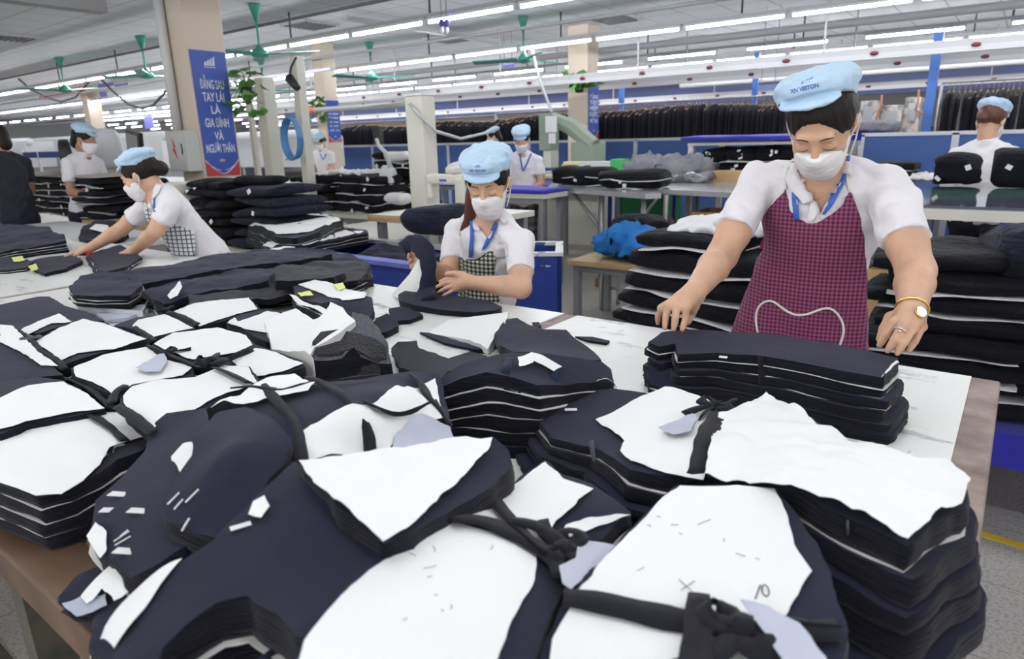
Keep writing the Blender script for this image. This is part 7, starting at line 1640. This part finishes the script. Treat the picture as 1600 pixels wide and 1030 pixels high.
patch_px('collar_flap',[(733,330),(738,327),(745,345),(751,362),(742,360),(734,345)],sb,.008,.003,M['shirt'],shirt,g=4)
patch_px('collar_flap',[(783,325),(790,330),(794,347),(788,352),(776,340),(764,362),(760,366),(768,346)],sb,.008,.003,M['shirt'],shirt,g=4)
patch_px('lanyard_strap',[(736,345),(740,344),(741,370),(739,402),(734,402),(736,372)],sb,.010,.002,M['lany'],root,g=4)
patch_px('lanyard_strap',[(774,348),(779,350),(772,368),(760,388),(753,392),(762,372)],sb,.010,.002,M['lany'],root,g=4)
patch_px('shirt_pocket',[(770,384),(792,382),(794,402),(774,404)],sb,.003,.002,M['shirt'],shirt,g=5)
# long side ponytail falling over the shoulder
T0_=TH; L=lambda q: TH[1]+TH[0]@A3(*q)
MB().tube([L((-.060,.03,.0)),L((-.075,.015,-.05)),PY(734,345,1.93),PY(727,357,1.93),PY(720,368,1.94)],[.022,.026,.024,.020,.006],10).build('ponytail',M['hairb'],root,smooth=True)
# the cloth strip she folds, and its paper
cs=thing('cloth_strip','long navy strip with rounded end folded upright in the middle woman\'s hands','cloth strip',tuple(at(700,470,TABZ)))
lo_=[(622,462),(640,452),(665,456),(690,462),(730,466),(770,472),(784,480),(775,486),(740,488),(690,484),(650,478),(625,472)]
shell('strip_lying',[tuple(at(a,b_,.90)[:2]) for a,b_ in lo_],lambda x,y:.902+.004*vnoise(x*8,y*8,1.),lambda x,y:0*x+.882,g=.03,mats=[M['navy'],M['edge']],parent=cs,rings=2)
ribbon('strip_raised',[at(668,474,.895),PY(669,455,1.66),PY(671,430,1.67),PY(670,405,1.69),PY(662,387,1.71),PY(650,379,1.73),PY(640,380,1.74),PY(634,388,1.75)],.070,m=M['navy'],parent=cs,nrm=(.50,-.84,.2),thick=.014)
pp=[(612,462,.885),(640,430,.95),(655,405,1.04),(657,420,1.02),(656,450,.93),(640,458,.895)]
pv=[at(620,466,.884),at(612,460,.884),PY(640,428,1.68),PY(656,400,1.705),PY(661,425,1.69),PY(660,452,1.67),at(640,462,.89)]
mb=MB(); n=len(pv); off=A3(.0006,.0009,0); mb.add([p for p in pv]+[p+off for p in pv],[tuple(range(n)),tuple(range(2*n-1,n-1,-1))]+[(i,(i+1)%n,n+(i+1)%n,n+i) for i in range(n)]); tag(mb.build('paper_sheet',M['paper']),'white paper flap held up against the folded navy strip','paper')
print('B done',time.time()-T0)
# ================================================================= left woman (green-blue grid apron)
PD=atD
J=dict(pel=PD(322,400,4.0),waist=PD(300,370,3.98),chest=PD(268,333,3.95),neck=PD(243,302,3.95),head=PD(220,275,3.93))
arms(J,'R',PD(234,318,4.13),PD(190,358,4.18),PZ(140,388,.925)); arms(J,'L',PD(268,322,3.77),PD(242,362,3.76),PZ(208,393,.915))
for q in 'RL': print('C arm',q,np.linalg.norm(J['S'+q]-J['E'+q]),np.linalg.norm(J['E'+q]-J['W'+q]),J['S'+q],J['E'+q],J['W'+q])
print('C sh',np.linalg.norm(J['SR']-J['SL']))
hh={}
for q in 'RL':
    W_=J['W'+q]; d_=unit(W_-J['E'+q]); d_[2]*=.3; d_=unit(d_); sd=unit(np.cross(d_,[0,0,1]))*(1 if q=='R' else -1)
    kn=[W_+d_*.07+sd*o+A3(0,0,-.002) for o in (-.028,-.010,.009,.027)]; hh[q]=[W_,kn,[p+d_*.035+A3(0,0,-.006) for p in kn],[p+d_*.062+A3(0,0,-.016) for p in kn],[W_+d_*.025-sd*.03,W_+d_*.05-sd*.045+A3(0,0,-.006),W_+d_*.075-sd*.05+A3(0,0,-.014)]]
vC=[(222,292),(244,290),(240,305),(234,322),(228,318),(224,305)]
root,body,bb,shirt,sb,TF,TH=person('woman in a green and blue grid apron leaning over the table at left',J,vox=.0045,svox=.007,h=.95,hy=-.85,hp=.42,hr=.0,arm=1.0,vpoly=vC,vscale=270,hands=hh,cap=dict(puff=.97,seed=12,logo=False,pitch=-.12),hair=dict(style='bun',low=-.045),slr=1.0,sleeve=.62,feet=[A3(-3.45,2.2,0),A3(-3.3,2.05,0)],group=None)
s=SDF(J['chest']-A3(.6,.6,.45),J['chest']+A3(.75,.75,.3),.008)
s.ell(J['chest'],(.142,.098,.16),TF,0); s.ell(J['waist'],(.135,.098,.15),TF,.05); s.ell(J['pel'],(.165,.118,.14),TF,.05); s.D-=.018
pC=[(226,318),(232,330),(246,338),(262,345),(285,355),(303,362),(306,382),(304,400),(250,400),(238,372),(228,345)]
d=s.pxpoly(pC,270); s.D=np.maximum(s.D,d).astype(np.float32)
apron,ab=sdf_obj('apron',s,M['checkC'],root,1)
patch_px('collar_flap',[(226,300),(232,298),(236,315),(240,328),(234,326),(228,314)],sb,.008,.004,M['shirt'],shirt,g=3)
patch_px('collar_flap',[(244,288),(252,292),(248,304),(240,312),(238,306)],sb,.008,.004,M['shirt'],shirt,g=3)
line_px('lanyard_strap',[(242,306),(240,318),(241,330)],sb,.004,.008,M['lany'],root,step=3)
# small red tool in her hand
tl=MB(); a=at(128,397,.90); tl.box(tuple(a),(.07,.02,.018),.4); o=tl.build('marking_tool',M['dark'],bevel=.003); tag(o,'small black and red hand tool under the left woman\'s stretched hand','tool'); mb=MB().box((a[0]+.045,a[1]+.018,a[2]),(.022,.022,.02),.4).build('red_end',M['bannerred'],o)
print('C done',time.time()-T0)
# ================================================================= people further back
def simple(lab,hd,yaw=0,pitch=.3,lean=(0,0),shirtm='shirt',trous='greyskirt',skinm='skin',cap=True,mask=True,hair='bun',turn=0,vox=.009,hairm='hair',low=-.05,k=1.,seed=1.):
    f=rot(turn); L=lambda p: hd+k*(f@np.array(p,float)+A3(lean[0]*(-p[2]),lean[1]*(-p[2]),0))
    J=dict(pel=L((0,.06,-.62)),waist=L((0,.06,-.46)),chest=L((0,.05,-.30)),neck=L((0,.03,-.13)),head=hd); arms(J,'R',L((-.165,.05,-.20)),L((-.20,.0,-.45)),L((-.10,-.22,-.50))); arms(J,'L',L((.165,.05,-.20)),L((.20,.0,-.45)),L((.08,-.22,-.50)))
    return person(lab,J,vox=vox,svox=.010,skinm=skinm,h=k,hy=yaw,hp=pitch,detail=False,shirtm=shirtm,trous=trous,mask=mask,cap=dict(seed=seed) if cap else None,hair=dict(style=hair,low=low,m=hairm),arm=k,slr=.95*k,bodyw=k,crease=1.2)
r=simple('standing worker in white shirt and grey plaid trousers beyond the middle woman',PY(815,219,6.0),yaw=.45,pitch=.5,turn=.45,trous='plaid',k=1.05)
line_px('lanyard_strap',[(812,240),(815,258),(817,270),(822,258),(830,240)],r[4],.008,.008,M['lany'],r[0],step=3)
simple('worker in cap and mask in profile, right behind the middle woman\'s cap',PY(771,214,7.9),yaw=-.9,pitch=.3,turn=-.5,hair='nape',seed=2)
r=simple('small distant worker in white standing at the tall grey post',PY(500,222,6.9),yaw=.2,pitch=.45,turn=.3,seed=3,k=.95)
line_px('lanyard_strap',[(500,240),(505,252),(510,240)],r[4],.008,.008,M['lany'],r[0],step=3)
simple('seated man in white shirt, blue cap and mask at the far left machine',atD(133,218,7.3),yaw=2.25,pitch=.3,turn=2.0,lean=(-.12,-.05),skinm='skin2',hair='nape',low=-.02,seed=4)
simple('dark haired person in a black shirt cut off by the left frame edge',atD(-5,217,7.3),yaw=-1.2,pitch=.1,turn=-1.2,shirtm='darkcl',skinm='skin2',cap=False,mask=False,hair='nape',low=-.02,seed=5)
simple('woman in white seen from behind with a blue cap, at the far right table',PY(1549,190,6.95),yaw=2.75,pitch=.35,turn=2.95,hair='bun',hairm='hairb',k=1.25,seed=6)
print('people done',time.time()-T0)
print('script time',time.time()-T0)
